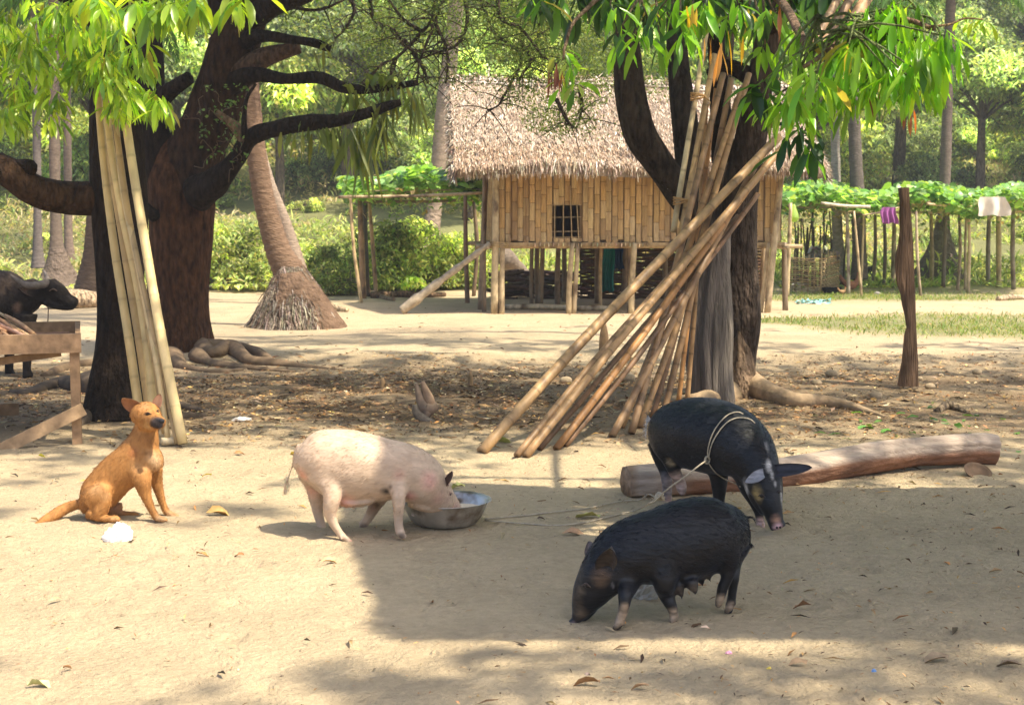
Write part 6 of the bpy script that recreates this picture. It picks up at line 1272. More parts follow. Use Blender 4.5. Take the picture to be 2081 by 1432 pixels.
# ---------------- pink pig eating from the basin
def pink_pig():
    a = Animal(550, 830, 4.162, (0.10, -1, 0), -.075); D = 6.98; N_ = D - .15; Fx = D + .15
    W = .158
    a.part([(212, 380, D, 45, .03), (255, 395, D, 140, .09), (330, 410, D, 215, .125), (430, 425, D, 262, .148), (560, 462, D, 300, W), (700, 497, D, 318, .17), (830, 505, D, 292, .168), (950, 515, D, 268, .155), (1070, 520, D, 248, .145), (1170, 545, D, 236, .138), (1260, 600, D, 222, .125), (1330, 670, D + .03, 194, .11), (1400, 735, D + .06, 156, .095), (1455, 778, D + .09, 122, .08), (1510, 812, D + .12, 90, .06), (1556, 846, D + .15, 62, .043), (1590, 872, D + .18, 50, .038), (1600, 880, D + .18, 44, .036)], 4, 28)
    a.part([(1200, 760, D, 70, .07), (1280, 795, D + .02, 68, .075), (1370, 825, D + .06, 48, .055), (1440, 838, D + .10, 32, .035)])            # jowl
    a.part([(560, 745, D, 50, .08), (660, 765, D, 58, .12), (800, 760, D, 48, .11), (900, 735, D, 40, .09)])                                        # belly
    # near hind
    a.part([(420, 520, N_ + .06, 150, .05), (500, 620, N_ + .045, 118, .055), (525, 720, N_ + .015, 88, .048), (508, 820, N_, 66, .040), (505, 900, N_, 52, .030), (535, 975, N_, 40, .024), (580, 1045, N_, 34, .021), (622, 1095, N_, 34, .024)], 5, 18)
    a.part([(600, 1080, N_ + .016, 26), (640, 1112, N_ + .016, 24), (668, 1128, N_ + .014, 14)], 4, 12); a.part([(610, 1080, N_ - .016, 28), (655, 1115, N_ - .016, 26), (695, 1134, N_ - .014, 13)], 4, 12)
    a.part([(585, 1070, N_ + .02, 14), (572, 1100, N_ + .02, 8)], 3, 8); a.part([(600, 1085, N_ - .03, 13), (592, 1118, N_ - .03, 7)], 3, 8)
    # far hind
    a.part([(330, 520, Fx - .05, 120, .06), (375, 640, Fx, 92, .06), (395, 760, Fx, 72, .045), (398, 860, Fx, 48, .028), (422, 960, Fx, 38, .022), (450, 1030, Fx, 33, .020), (468, 1070, Fx, 34, .022)], 5, 16)
    a.part([(460, 1060, Fx, 30), (490, 1090, Fx - .015, 24), (520, 1104, Fx - .02, 13)], 4, 12); a.part([(450, 1060, Fx, 26), (462, 1092, Fx + .01, 22), (480, 1106, Fx + .01, 12)], 4, 12)
    # near front
    a.part([(1060, 560, N_ + .07, 130, .045), (1075, 650, N_ + .045, 96, .045), (1082, 740, N_ + .01, 66, .04), (1085, 830, N_, 50, .032), (1080, 910, N_, 40, .025), (1082, 980, N_, 36, .022), (1092, 1030, N_, 38, .024), (1100, 1060, N_, 36, .024)], 5, 16)
    a.part([(1100, 1040, N_ - .014, 30), (1118, 1075, N_ - .014, 27), (1145, 1092, N_ - .014, 13)], 4, 12); a.part([(1090, 1040, N_ + .016, 28), (1096, 1072, N_ + .016, 25), (1112, 1088, N_ + .016, 12)], 4, 12)
    a.part([(1075, 1040, N_ - .01, 14), (1082, 1068, N_ - .02, 8)], 3, 8)
    # far front
    a.part([(930, 680, Fx - .04, 110, .05), (900, 780, Fx, 66, .042), (862, 860, Fx, 48, .030), (822, 930, Fx, 40, .024), (790, 975, Fx, 36, .022), (780, 1010, Fx, 34, .022)], 5, 14)
    a.part([(782, 1000, Fx, 32), (772, 1030, Fx, 28), (760, 1046, Fx, 14)], 4, 12); a.part([(792, 1000, Fx - .01, 26), (800, 1030, Fx - .01, 24), (795, 1048, Fx - .01, 12)], 4, 12)
    a.part([(770, 960, Fx, 16), (745, 970, Fx, 8)], 3, 8)
    # tail with tuft
    a.part([(238, 290, D, 24), (205, 370, D, 20), (190, 450, D, 15), (172, 520, D, 12), (155, 580, D, 12), (142, 620, D, 17), (130, 665, D, 20), (122, 705, D, 17), (118, 740, D, 6)], 5, 10)
    for k, (x, y) in enumerate([(590, 842), (640, 845), (700, 838), (770, 832)]): a.part([(x, y - 26, D - .05, 18), (x, y - 2, D - .05, 9), (x + 2, y + 6, D - .05, 5)], 3, 8)
    PK = (0.66, 0.42, 0.32); DS = (0.34, 0.24, 0.16)
    for (x, y, r, c, am) in [(270, 560, 90, (0.62, 0.30, 0.22), .8), (350, 700, 90, (0.60, 0.32, 0.25), .7), (620, 790, 130, (0.66, 0.36, 0.27), .9), (1350, 620, 120, (0.66, 0.36, 0.30), .8), (1180, 740, 80, (0.66, 0.33, 0.27), .8), (1090, 560, 70, (0.62, 0.34, 0.26), .6), (1420, 760, 110, (0.52, 0.33, 0.26), .8), (1560, 850, 90, (0.55, 0.34, 0.29), .8),
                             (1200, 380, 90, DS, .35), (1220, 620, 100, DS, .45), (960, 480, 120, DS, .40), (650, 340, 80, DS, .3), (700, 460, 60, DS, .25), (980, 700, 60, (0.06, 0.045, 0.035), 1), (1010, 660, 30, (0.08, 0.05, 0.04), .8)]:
        a.paint(x, y, N_ if r < 200 else D, r, c, .9, am)
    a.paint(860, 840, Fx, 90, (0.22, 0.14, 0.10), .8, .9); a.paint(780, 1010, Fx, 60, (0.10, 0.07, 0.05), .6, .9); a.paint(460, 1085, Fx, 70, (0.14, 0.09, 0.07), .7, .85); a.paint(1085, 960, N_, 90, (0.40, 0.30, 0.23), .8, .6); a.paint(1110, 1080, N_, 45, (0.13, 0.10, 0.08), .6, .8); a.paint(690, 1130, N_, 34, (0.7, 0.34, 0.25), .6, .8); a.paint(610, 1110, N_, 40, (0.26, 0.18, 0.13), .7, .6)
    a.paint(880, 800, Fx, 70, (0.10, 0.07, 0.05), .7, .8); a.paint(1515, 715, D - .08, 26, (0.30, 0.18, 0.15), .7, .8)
    a.paint(1500, 770, N_, 60, (0.42, 0.27, 0.22), .9, .6); a.paint(520, 930, N_, 70, (0.45, 0.34, 0.26), .9, .6); a.paint(560, 560, N_, 120, (0.46, 0.34, 0.24), .95, .35); a.paint(860, 560, N_, 150, (0.44, 0.32, 0.22), .95, .35); a.paint(1130, 480, N_, 130, (0.40, 0.28, 0.19), .95, .45)
    a.lid = (0.36, 0.22, 0.18)
    a.skin(.0065, (0.54, 0.40, 0.29), 3, relaxw=lambda v: np.clip((v[:, 2] - .17) / .08, 0, 1) * np.clip((.34 + P(550, 900, 6.9).x + .0 - v[:, 0] + .42) / .1, .15, 1), rit=30, wrinkle=.0016)
    a.ear((1432, 668, D - .01), (1500, 640, D - .05), (1530, 528, D - .05), .35, (0.62, 0.40, 0.32), (0.07, 0.04, 0.03), .006, .018, face=(0.2, -1, 0))
    a.ear((1440, 610, D + .07), (1480, 600, D + .04), (1510, 545, D + .10), .3, (0.62, 0.42, 0.34), (0.4, 0.25, 0.2), .006, .012)
    a.eye2(1520, 722, .0075)
    a.hair(30000, .017, .0018, (-1, 0, -.55), cfun=lambda c: c * rng.choice([.8, .95, 1.1, 1.3], (len(c), 1)) * [1, .99, .95], keep=lambda p: p[:, 2] > .12, lift=.10, jit=.3)
    # tail tuft
    n = 260; b = np.array([a.q(rng.uniform(118, 158), rng.uniform(560, 690), D + rng.normal(0, .006)) for _ in range(n)]); leaves(a.ex, b[:120], np.tile([-.15, 0, -1.0], (120, 1)) + rng.normal(0, .13, (120, 3)), rng.uniform(.015, .035, 120), .003, vary((0.72, 0.62, 0.45), 120, .1), nseg=2)
    o = a.finish('pig', M_PIG, 'pink-white pig with dusty legs eating from the metal basin', 'pig', G(850, 1095)); return o
pink_pig()

# ---------------- front black pig walking left
def front_pig():
    a = Animal(1100, 980, 4.162, (-.22, -1, 0), -.10)
    Dr, Dm, Df = 5.62, 5.54, 5.46
    a.part([(1752, 345, Dr, 36, .03), (1738, 350, Dr, 100, .065), (1700, 362, Dr, 170, .10), (1630, 385, Dr, 232, .128), (1520, 415, Dr, 285, .145), (1400, 440, Dm + .04, 328, .158), (1270, 475, Dm + .02, 345, .163), (1130, 515, Dm, 345, .158), (1000, 545, Dm - .02, 328, .148), (880, 560, Dm - .03, 306, .138), (770, 590, Df + .04, 288, .13), (670, 640, Df + .03, 270, .122), (590, 705, Df + .02, 240, .112), (520, 780, Df, 205, .10), (455, 870, Df, 178, .088), (400, 960, Df, 148, .073), (358, 1040, Df, 108, .055), (330, 1100, Df, 78, .043), (303, 1145, Df, 52, .031), (288, 1172, Df, 34, .024)], 4, 28)
    a.part([(700, 800, Df + .02, 70, .07), (640, 870, Df, 60, .07), (560, 945, Df, 48, .05), (490, 1020, Df, 34, .03)])       # jowl
    # snout disc, turned forward
    a.part([(282, 1180, Df, 40, .028), (274, 1192, Df, 56, .038), (266, 1206, Df, 56, .038), (262, 1212, Df, 40, .03)], 3, 20)
    a.part([(440, 1070, Df, 34, .025), (395, 1130, Df, 24, .02), (355, 1165, Df, 15, .014)], 4, 12)                         # lower jaw
    N1 = 5.335; N2 = 5.43; Hn = 5.585; Hr = 5.50
    a.part([(800, 720, Df, 140, .06), (745, 850, Df - .03, 92, .05), (712, 950, N1 + .02, 62, .036), (702, 1030, N1, 48, .025), (688, 1100, N1, 41, .021), (668, 1160, N1, 40, .021), (655, 1195, N1, 40, .022)], 5, 16)
    a.part([(655, 1185, N1 - .012, 30), (628, 1222, N1 - .012, 26), (600, 1242, N1 - .012, 12)], 4, 12); a.part([(672, 1185, N1 + .014, 28), (650, 1226, N1 + .014, 25), (625, 1246, N1 + .014, 12)], 4, 12); a.part([(690, 1180, N1, 18), (705, 1215, N1, 10)], 3, 8)
    a.part([(1020, 700, Dm - .12, 150, .05), (1040, 830, Dm - .13, 108, .05), (1052, 930, N2 + .02, 78, .036), (1085, 1010, N2, 58, .028), (1112, 1075, N2, 44, .022), (1118, 1130, N2, 38, .020), (1118, 1155, N2, 38, .021)], 5, 16)
    a.part([(1112, 1150, N2 - .012, 28), (1100, 1178, N2 - .012, 25), (1086, 1190, N2 - .012, 12)], 4, 12); a.part([(1128, 1150, N2 + .012, 27), (1126, 1178, N2 + .012, 24), (1116, 1190, N2 + .012, 12)], 4, 12); a.part([(1140, 1120, N2, 15), (1168, 1140, N2, 9)], 3, 8)
    a.part([(1640, 480, Dr + .05, 170, .06), (1625, 600, Dr + .04, 120, .052), (1625, 700, Hn + .03, 74, .036), (1632, 780, Hn, 52, .026), (1622, 870, Hn, 42, .021), (1612, 960, Hn, 38, .019), (1598, 1030, Hn, 37, .020), (1585, 1060, Hn, 36, .021)], 5, 16)
    a.part([(1590, 1050, Hn - .012, 28), (1570, 1085, Hn - .012, 24), (1545, 1102, Hn - .012, 11)], 4, 12); a.part([(1602, 1050, Hn + .012, 26), (1592, 1086, Hn + .012, 23), (1570, 1104, Hn + .012, 11)], 4, 12); a.part([(1625, 1000, Hn, 16), (1645, 1032, Hn, 9)], 3, 8)
    a.part([(1560, 480, Dr - .10, 170, .05), (1590, 620, Dr - .12, 108, .05), (1600, 720, Hr, 74, .038), (1568, 810, Hr, 56, .027), (1538, 880, Hr, 48, .022), (1520, 950, Hr, 42, .020), (1505, 1000, Hr, 36, .019), (1496, 1035, Hr, 28, .016), (1488, 1056, Hr, 16, .011)], 5, 16)
    # udder teats
    for (x, y, D, r) in [(1395, 770, 5.50, 62), (1270, 870, 5.42, 74), (1155, 905, 5.44, 60), (1330, 800, 5.52, 60)]: a.part([(x, y - 60, D, r), (x + 12, y, D, r * .8), (x + 28, y + 42, D, r * .42), (x + 36, y + 68, D, r * .16), (x + 38, y + 88, D, r * .12)], 4, 12)
    a.part([(1745, 265, Dr, 24), (1775, 290, Dr, 20), (1800, 308, Dr, 16), (1812, 330, Dr, 10), (1815, 355, Dr, 6)], 4, 10)
    PL = (0.27, 0.20, 0.14)
    for (x, y, D, r) in [(670, 1150, N1, 130), (700, 1060, N1, 60), (1112, 1140, N2, 100), (1590, 1060, Hn, 70), (1510, 1010, Hr, 80)]: a.paint(x, y, D, r, PL, .5, .9)
    BR_ = (0.13, 0.075, 0.04)
    a.paint(500, 800, Df - .10, 110, BR_, .9, .75); a.paint(330, 920, Df - .07, 70, (0.12, 0.085, 0.055), .9, .6); a.paint(330, 1110, Df - .05, 95, (0.17, 0.12, 0.08), .9, .75); a.paint(610, 880, Df - .09, 36, (0.18, 0.17, 0.18), .9, .7, (2, 1, 1)); a.paint(266, 1206, Df, 50, (0.12, 0.08, 0.08), .5, .95)
    a.paint(1400, 800, 5.48, 70, (0.05, 0.042, 0.035), .8, .8); a.paint(1290, 900, 5.40, 80, (0.07, 0.055, 0.045), .8, .8); a.paint(1170, 930, 5.42, 70, (0.07, 0.055, 0.045), .8, .8)
    a.paint(385, 865, Df, 46, (0.008, 0.006, 0.006), .8, .9); a.paint(600, 860, Df, 30, (0.20, 0.19, 0.20), .9, .6, (2.4, 1, .8)); a.paint(300, 1000, Df, 90, (0.10, 0.065, 0.04), .9, .5)
    a.lid = (0.06, 0.042, 0.035)
    a.skin(.006, (0.0055, 0.0062, 0.0095), 3, relaxw=lambda v: np.clip((v[:, 2] - .13) / .06, 0, 1) * np.clip((v[:, 0] - P(1235, 1200, 5.4).x) / .06, .08, 1), rit=45, wrinkle=.0016)
    a.ear((462, 738, Df - .105), (604, 745, Df - .15), (580, 556, Df - .185), .38, (0.060, 0.042, 0.032), (0.040, 0.029, 0.023), .007, .034, face=(-.3, -1, 0))
    a.ear((375, 620, Df + .08), (430, 560, Df + .10), (395, 500, Df + .14), .4, (0.10, 0.09, 0.10), (0.1, 0.08, 0.08), .006, .015)
    a.paint(385, 872, Df, 34, (0.012, 0.009, 0.008), .8, 1) if False else None; a.eye2(385, 872, .0095)
    for (x, y) in ((250, 1203), (292, 1216)): a.eye(x, y, Df - .038, .006, (0.01, 0.006, 0.006))
    a.hair(30000, .022, .0017, (1, 0, -.35), cfun=lambda c: np.clip(c * rng.choice([.6, 1, 1.9, 3.6], (len(c), 1)) + [.0, .0008, .003], 0, 1), keep=lambda p: p[:, 2] > .2, lift=.10, jit=.22)
    return a.finish('pig', M_BPIG, 'black sow with hanging teats walking left in the foreground', 'pig', G(1300, 1262))
front_pig()

# ---------------- rear black pig with rope harness
def rear_pig():
    a = Animal(1230, 780, 4.213, (-.80, -.60, 0), -.11); h = Vector((.60, -.80, 0))
    ctr = [(452, 372, 7.78, 70, .05), (490, 385, 7.76, 165, .10), (560, 398, 7.70, 235, .15), (660, 415, 7.62, 285, .18), (770, 425, 7.55, 312, .195), (880, 440, 7.47, 322, .198), (985, 462, 7.39, 318, .19), (1080, 495, 7.31, 300, .178), (1160, 545, 7.24, 275, .162), (1230, 610, 7.18, 245, .145), (1290, 690, 7.13, 205, .12), (1335, 775, 7.09, 165, .10), (1368, 860, 7.05, 128, .093), (1395, 950, 7.03, 108, .076), (1418, 1035, 7.01, 92, .060), (1440, 1110, 7.0, 78, .048), (1456, 1170, 6.99, 66, .041), (1466, 1205, 6.99, 58, .038)]
    a.part(ctr, 4, 30, lat=(-.97, -.25, 0))
    a.part([(1452, 1170, 6.99, 56, .036), (1474, 1210, 6.985, 56, .042), (1482, 1232, 6.985, 50, .038)], 3, 18, lat=(-.97, -.25, 0))
    a.part([(1240, 800, 7.12, 80), (1270, 900, 7.08, 72), (1310, 1000, 7.05, 60), (1370, 1100, 7.02, 45)], 4, 14)       # jaw, left cheek
    # hind legs
    a.part([(500, 470, 7.62, 130), (530, 560, 7.58, 118), (555, 640, 7.56, 84), (575, 710, 7.55, 60), (615, 790, 7.56, 50), (645, 850, 7.57, 47), (656, 900, 7.56, 44), (662, 935, 7.55, 30), (664, 955, 7.55, 16)], 5, 16)
    a.part([(460, 480, 7.85, 110), (490, 620, 7.85, 90), (520, 740, 7.83, 62), (528, 820, 7.80, 50), (530, 900, 7.80, 44), (530, 980, 7.80, 40), (528, 1040, 7.80, 40), (530, 1075, 7.79, 32)], 5, 14)
    # front legs
    a.part([(960, 640, 7.42, 120), (970, 760, 7.40, 88), (975, 850, 7.40, 72), (975, 940, 7.40, 58), (975, 1020, 7.40, 48), (978, 1080, 7.40, 42)], 5, 16)
    a.part([(1190, 760, 7.16, 110), (1230, 900, 7.20, 76), (1270, 1000, 7.20, 50), (1310, 1090, 7.20, 42), (1325, 1160, 7.20, 38), (1330, 1195, 7.2, 36)], 5, 14)
    a.part([(1322, 1180, 7.2, 28), (1310, 1215, 7.18, 22), (1300, 1228, 7.17, 10)], 3, 10); a.part([(1340, 1180, 7.2, 28), (1352, 1215, 7.17, 22), (1362, 1228, 7.16, 10)], 3, 10)
    a.part([(418, 330, 7.80, 20), (388, 310, 7.83, 18), (362, 270, 7.84, 16), (345, 215, 7.84, 9)], 4, 10)
    a.part([(362, 270, 7.84, 17), (350, 340, 7.84, 19), (345, 410, 7.84, 17), (342, 470, 7.84, 8)], 4, 10)
    WH = (0.55, 0.52, 0.50); PK = (0.50, 0.32, 0.27)
    a.paint(345, 370, 7.84, 110, WH, .4, 1)
    a.paint(560, 670, 7.50, 62, (0.20, 0.155, 0.10), .5, .9); a.paint(635, 850, 7.53, 140, (0.40, 0.28, 0.24), .5, .9); a.paint(528, 900, 7.78, 170, (0.24, 0.19, 0.18), .6, .9); a.paint(528, 1040, 7.78, 90, PK, .6, .9)
    a.paint(1400, 700, 7.02, 55, WH, .7, .8, (1.6, 1, .6)); a.paint(1430, 780, 6.98, 42, WH, .7, .75, (1.8, 1, .6)); a.paint(1385, 540, 7.0, 52, (0.35, 0.33, 0.33), .8, .6, (2, 1, .6)); a.paint(1455, 850, 6.95, 32, WH, .8, .6, (1.8, 1, .7)); a.paint(1508, 960, 6.96, 45, WH, .8, .7, (2.2, 1, .35)); a.paint(1205, 880, 7.02, 70, WH, .8, .7, (2.0, 1, .5))
    a.paint(1300, 940, 6.96, 80, (0.34, 0.24, 0.10), .8, .85, (1.3, 1, .75)); a.paint(1465, 1165, 6.93, 62, (0.36, 0.19, 0.12), .8, .85); a.paint(1480, 1225, 6.95, 58, (0.52, 0.32, 0.32), .6, .95); a.paint(1330, 1200, 7.18, 75, PK, .5, .95)
    a.lid = (0.04, 0.03, 0.028)
    a.skin(.007, (0.0055, 0.0064, 0.010), 3, relaxw=lambda v: np.clip((v[:, 2] - .20) / .08, 0, 1) * np.clip((P(1545, 1000, 7.0).x - v[:, 0]) / .06, .08, 1), rit=35, wrinkle=.0016)
    a.ear((1350, 722, 6.99), (1368, 800, 6.96), (1196, 838, 6.94), .35, (0.22, 0.22, 0.25), (0.22, 0.22, 0.25), .008, .012, face=(0, -1, 0))
    a.ear((1440, 690, 7.04), (1445, 800, 7.0), (1772, 712, 7.0), .05, (0.02, 0.02, 0.03), (0.02, 0.02, 0.03), .008, .02, face=(0, -1, .5))
    a.eye2(1340, 960, .009); a.eye2(1488, 925, .008)
    for (x, y) in ((1470, 1228), (1498, 1226)): a.eye(x, y, 6.945, .006, (0.03, 0.015, 0.015))
    def flow(b): d = np.tile([-.6, .8, -.3], (len(b), 1)); return d
    a.hair(30000, .022, .0017, flow, cfun=lambda c: np.clip(c * rng.choice([.6, 1, 1.9, 3.6], (len(c), 1)) + [.0, .0008, .004], 0, 1), keep=lambda p: p[:, 2] > .25, lift=.10, jit=.22)
    o = a.finish('pig', M_BPIG, 'larger black pig with pale blaze and rope harness, standing behind the black sow', 'pig', G(1450, 1065))
    # rope harness: raycast rope points onto the skin
    from mathutils.bvhtree import BVHTree
    bv = BVHTree.FromPolygons([Vector(p) for p in a.v], [tuple(f) for f in a.f4] + [tuple(f) for f in a.f3])
    def on(x, y, D=6.5, lift=.006):
        p0 = Vector((0, 0, CAMH)); d = (a.q(x, y, D) - p0).normalized(); hit = bv.ray_cast(p0, d)
        return (hit[0] + hit[1] * lift) if hit[0] is not None else a.q(x, y, 7.3)
    mb = MB(); RC = (0.42, 0.36, 0.27)
    def rope(pts, r=.0034): tube(mb, [(p, r) for p in pts], 5, 7, RC, .15, 200)
    rope([on(x, y) for (x, y) in [(888, 630), (885, 570), (905, 480), (940, 400), (985, 335), (1040, 280), (1090, 255), (1140, 250)]] + [on(1180, 262, lift=.003)])
    rope([on(x, y) for (x, y) in [(892, 625), (905, 560), (925, 500), (965, 430), (1010, 370), (1060, 325), (1120, 300), (1180, 298), (1240, 312)]] + [on(1280, 340, lift=.003)])
    rope([on(x, y) for (x, y) in [(880, 650), (910, 700), (950, 750), (1000, 795), (1060, 830), (1110, 850), (1160, 870)]])
    k = on(885, 640, lift=.01)
    for i in range(3): tube(mb, [(k + Vector((.012 * math.cos(t + i), -.006 * math.sin(t) * 1.5, .018 * math.sin(t + i))), .0055) for t in np.linspace(0, 5.6, 8)], 3, 6, RC)
    # tow line down to the ground and away to the left behind the basin
    def gp(px, py, up=.008): g_ = G(px, py); g_.z += up; return g_
    z = lambda x, y, D: a.q(x, y, D)
    rope([k, z(800, 700, 7.12), z(700, 780, 7.12), z(600, 850, 7.15), z(500, 925, 7.2), z(430, 965, 7.3), gp(1318, 1015, .03), gp(1300, 1018), gp(1270, 1020), gp(1235, 1026), gp(1190, 1036), gp(1150, 1040), gp(1100, 1046), gp(1040, 1052), gp(985, 1057)], .0042)
    rope([z(500, 925, 7.2), z(440, 985, 7.2), z(380, 1020, 7.1), gp(1290, 1040), gp(1240, 1052), gp(1190, 1064), gp(1130, 1070), gp(1060, 1066), gp(985, 1060)], .0042)
    for i in range(4): c = z(455 + i * 8, 958 + i * 3, 7.25); tube(mb, [(c + Vector((.016 * math.cos(t), .012 * math.sin(t), .016 * math.sin(t * 1.3 + i))), .0055) for t in np.linspace(0, 6, 8)], 3, 6, RC)
    ro = mb.build('rope_harness', M_ROPE, loc=k); tag(ro, 'thin twisted rope looped around the rear black pig and trailing left over the sand', 'rope')
rear_pig()

# ---------------- dog
def dog():
    a = Animal(50, 780, 3.87, (.25, -1, 0), -.04); D = 7.28; N_ = D - .07; Fx = D + .07
    a.part([(455, 965, D, 60, .05), (510, 935, D, 110, .08), (570, 880, D, 150, .085), (640, 800, D, 158, .08), (720, 715, D, 160, .083), (800, 655, D, 165, .088), (880, 600, D, 158, .088), (945, 560, D, 140, .085), (985, 520, D, 118, .075)], 5, 24)
    a.part([(930, 560, D, 130, .075), (1000, 590, D - .01, 95, .075), (1020, 660, D, 70, .06)], 4, 20)                      # chest
    a.part([(930, 540, D, 120, .072), (952, 470, D, 104, .064), (958, 400, D, 94, .056), (952, 330, D, 84, .052), (950, 280, D, 76, .05)], 5, 20)
    a.part([(760, 650, D, 110, .075), (840, 545, D, 112, .072), (895, 455, D, 92, .062), (925, 370, D, 74, .052), (935, 300, D, 60, .045)], 5, 20)
    # skull and muzzle (turned towards the camera's right)
    mz = (.55, -.8, 0)
    a.part([(915, 222, D + .03, 60), (938, 232, D, 94, .074), (965, 240, D - .03, 90, .070), (995, 262, D - .06, 70, .056), (1018, 284, D - .085, 58, .043), (1042, 297, D - .11, 54, .039), (1062, 305, D - .13, 48, .034), (1070, 308, D - .14, 36, .026)], 4, 20, lat=(-.8, -.55, 0))
    a.part([(950, 310, D - .03, 56, .05), (1000, 325, D - .07, 42, .036), (1040, 328, D - .11, 34, .028)], 4, 14, lat=(-.8, -.55, 0))
    # thigh, hind feet
    a.part([(520, 930, N_, 95, .05), (570, 880, N_ - .01, 98, .05), (620, 850, N_ - .015, 72, .042), (648, 870, N_ - .015, 50, .035)], 5, 18)
    a.part([(640, 850, N_ - .015, 52, .035), (625, 930, N_ - .02, 58, .036), (590, 1000, N_ - .02, 62, .036), (560, 1035, N_ - .02, 45, .03)], 5, 16)
    a.part([(530, 1010, N_, 62, .05), (580, 1045, N_ - .02, 32, .028), (650, 1058, N_ - .03, 25, .024), (710, 1060, N_ - .035, 26, .026), (745, 1066, N_ - .035, 17, .02)], 5, 14)
    a.part([(640, 960, Fx, 80, .04), (700, 980, Fx, 60, .035), (740, 960, Fx, 38, .03), (720, 1000, Fx, 34, .03)], 4, 14); a.part([(700, 1010, Fx, 30, .025), (780, 1020, Fx, 22, .022), (850, 1025, Fx, 20, .022), (895, 1030, Fx, 14, .018)], 4, 12)
    # front legs
    a.part([(900, 660, N_ + .03, 110, .05), (925, 760, N_, 78, .045), (945, 840, N_, 54, .032), (968, 910, N_, 38, .024), (995, 975, N_, 30, .019), (1020, 1020, N_, 28, .018), (1045, 1050, N_, 27, .02), (1085, 1063, N_, 22, .024), (1115, 1070, N_, 13, .02)], 5, 16)
    a.part([(1010, 660, Fx - .02, 78, .045), (1035, 760, Fx, 52, .034), (1058, 840, Fx, 38, .024), (1078, 910, Fx, 30, .019), (1100, 970, Fx, 27, .018), (1125, 1010, Fx, 26, .019), (1165, 1030, Fx, 22, .024), (1205, 1040, Fx, 13, .02)], 5, 16)
    for dd in (-.014, 0, .014): a.part([(1060, 1058, N_ + dd, 16), (1100, 1068, N_ + dd * 1.3, 15), (1124, 1075, N_ + dd * 1.3, 8)], 3, 8); a.part([(1150, 1030, Fx + dd, 16), (1195, 1040, Fx + dd * 1.3, 15), (1218, 1046, Fx + dd * 1.3, 8)], 3, 8)
    # tail along the ground
    a.part([(470, 940, D, 55, .035), (420, 945, D, 40, .026), (350, 965, D, 42, .024), (280, 1000, D - .02, 46, .026), (210, 1045, D - .05, 44, .026), (150, 1075, D - .08, 34, .02), (100, 1098, D - .10, 20, .014), (70, 1110, D - .11, 7, .006)], 5, 14)
    ORG = (0.37, 0.175, 0.055); TAN_ = (0.44, 0.27, 0.13)
    for (x, y, d_, r, c, am) in [(1030, 600, -.1, 110, (0.48, 0.33, 0.19), .8), (560, 830, -.1, 80, TAN_, .6), (850, 540, -.1, 70, (0.27, 0.095, 0.03), .8), (640, 880, -.1, 60, TAN_, .5), (950, 170, -.03, 60, (0.42, 0.25, 0.12), .6), (970, 330, -.07, 60, (0.46, 0.29, 0.12), .7), (1070, 1060, -.07, 70, (0.5, 0.34, 0.19), .8), (1160, 1040, .07, 80, (0.46, 0.31, 0.18), .8), (720, 960, .0, 110, (0.36, 0.22, 0.16), .6), (700, 1060, -.1, 60, TAN_, .6), (890, 640, -.1, 90, TAN_, .4), (960, 450, 0, 80, (0.27, 0.12, 0.04), .6), (480, 980, -.06, 90, (0.26, 0.11, 0.035), .6), (150, 1075, -.08, 60, (0.42, 0.18, 0.05), .5)]:
        a.paint(x, y, D + d_, r, c, .9, am)
    a.paint(1050, 310, D - .15, 74, (0.022, 0.018, 0.022), .4, 1); a.paint(1015, 322, D - .13, 50, (0.04, 0.03, 0.03), .5, .9); a.paint(1010, 275, D - .10, 40, (0.13, 0.09, 0.07), .9, .7); a.paint(968, 232, D - .09, 20, (0.06, 0.035, 0.02), .7, .85); a.paint(1048, 212, D - .06, 20, (0.06, 0.035, 0.02), .7, .85)
    a.lid = (0.10, 0.055, 0.03)
    a.skin(.0052, ORG, 3, relaxw=lambda v: np.clip((v[:, 2] - .10) / .05, 0, 1) * np.where(v[:, 2] > .47, .25, 1), rit=16, wrinkle=.0012)
    a.ear((846, 232, D), (922, 162, D - .04), (764, 118, D - .03), .10, (0.46, 0.22, 0.08), (0.26, 0.11, 0.05), .005, .016, face=(0, -1, 0))
    a.ear((1000, 158, D + .0), (1066, 186, D + .0), (1068, 78, D + .03), .10, (0.34, 0.17, 0.07), (0.17, 0.085, 0.05), .005, .012, face=(0, -1, 0))
    a.eye2(968, 238, .0078, 2.0); a.eye2(1046, 216, .0068, 1.7); c = a.q(1078, 290, D - .165)
    tube(a.ex, [(c + Vector((-.014, .004, 0)), .007), (c, .012), (c + Vector((.012, -.002, -.001)), .009)], 4, 12, (0.02, 0.02, 0.026))
    a.hair(30000, .014, .0020, (-.6, 0, -1), cfun=lambda c: np.clip(c * rng.choice([.8, .95, 1.1, 1.3], (len(c), 1)), 0, 1), lift=.2, jit=.3)
    return a.finish('dog', M_DOG, 'tan dog with dark muzzle and pricked ears sitting on the sand', 'dog', G(310, 1060))
dog()

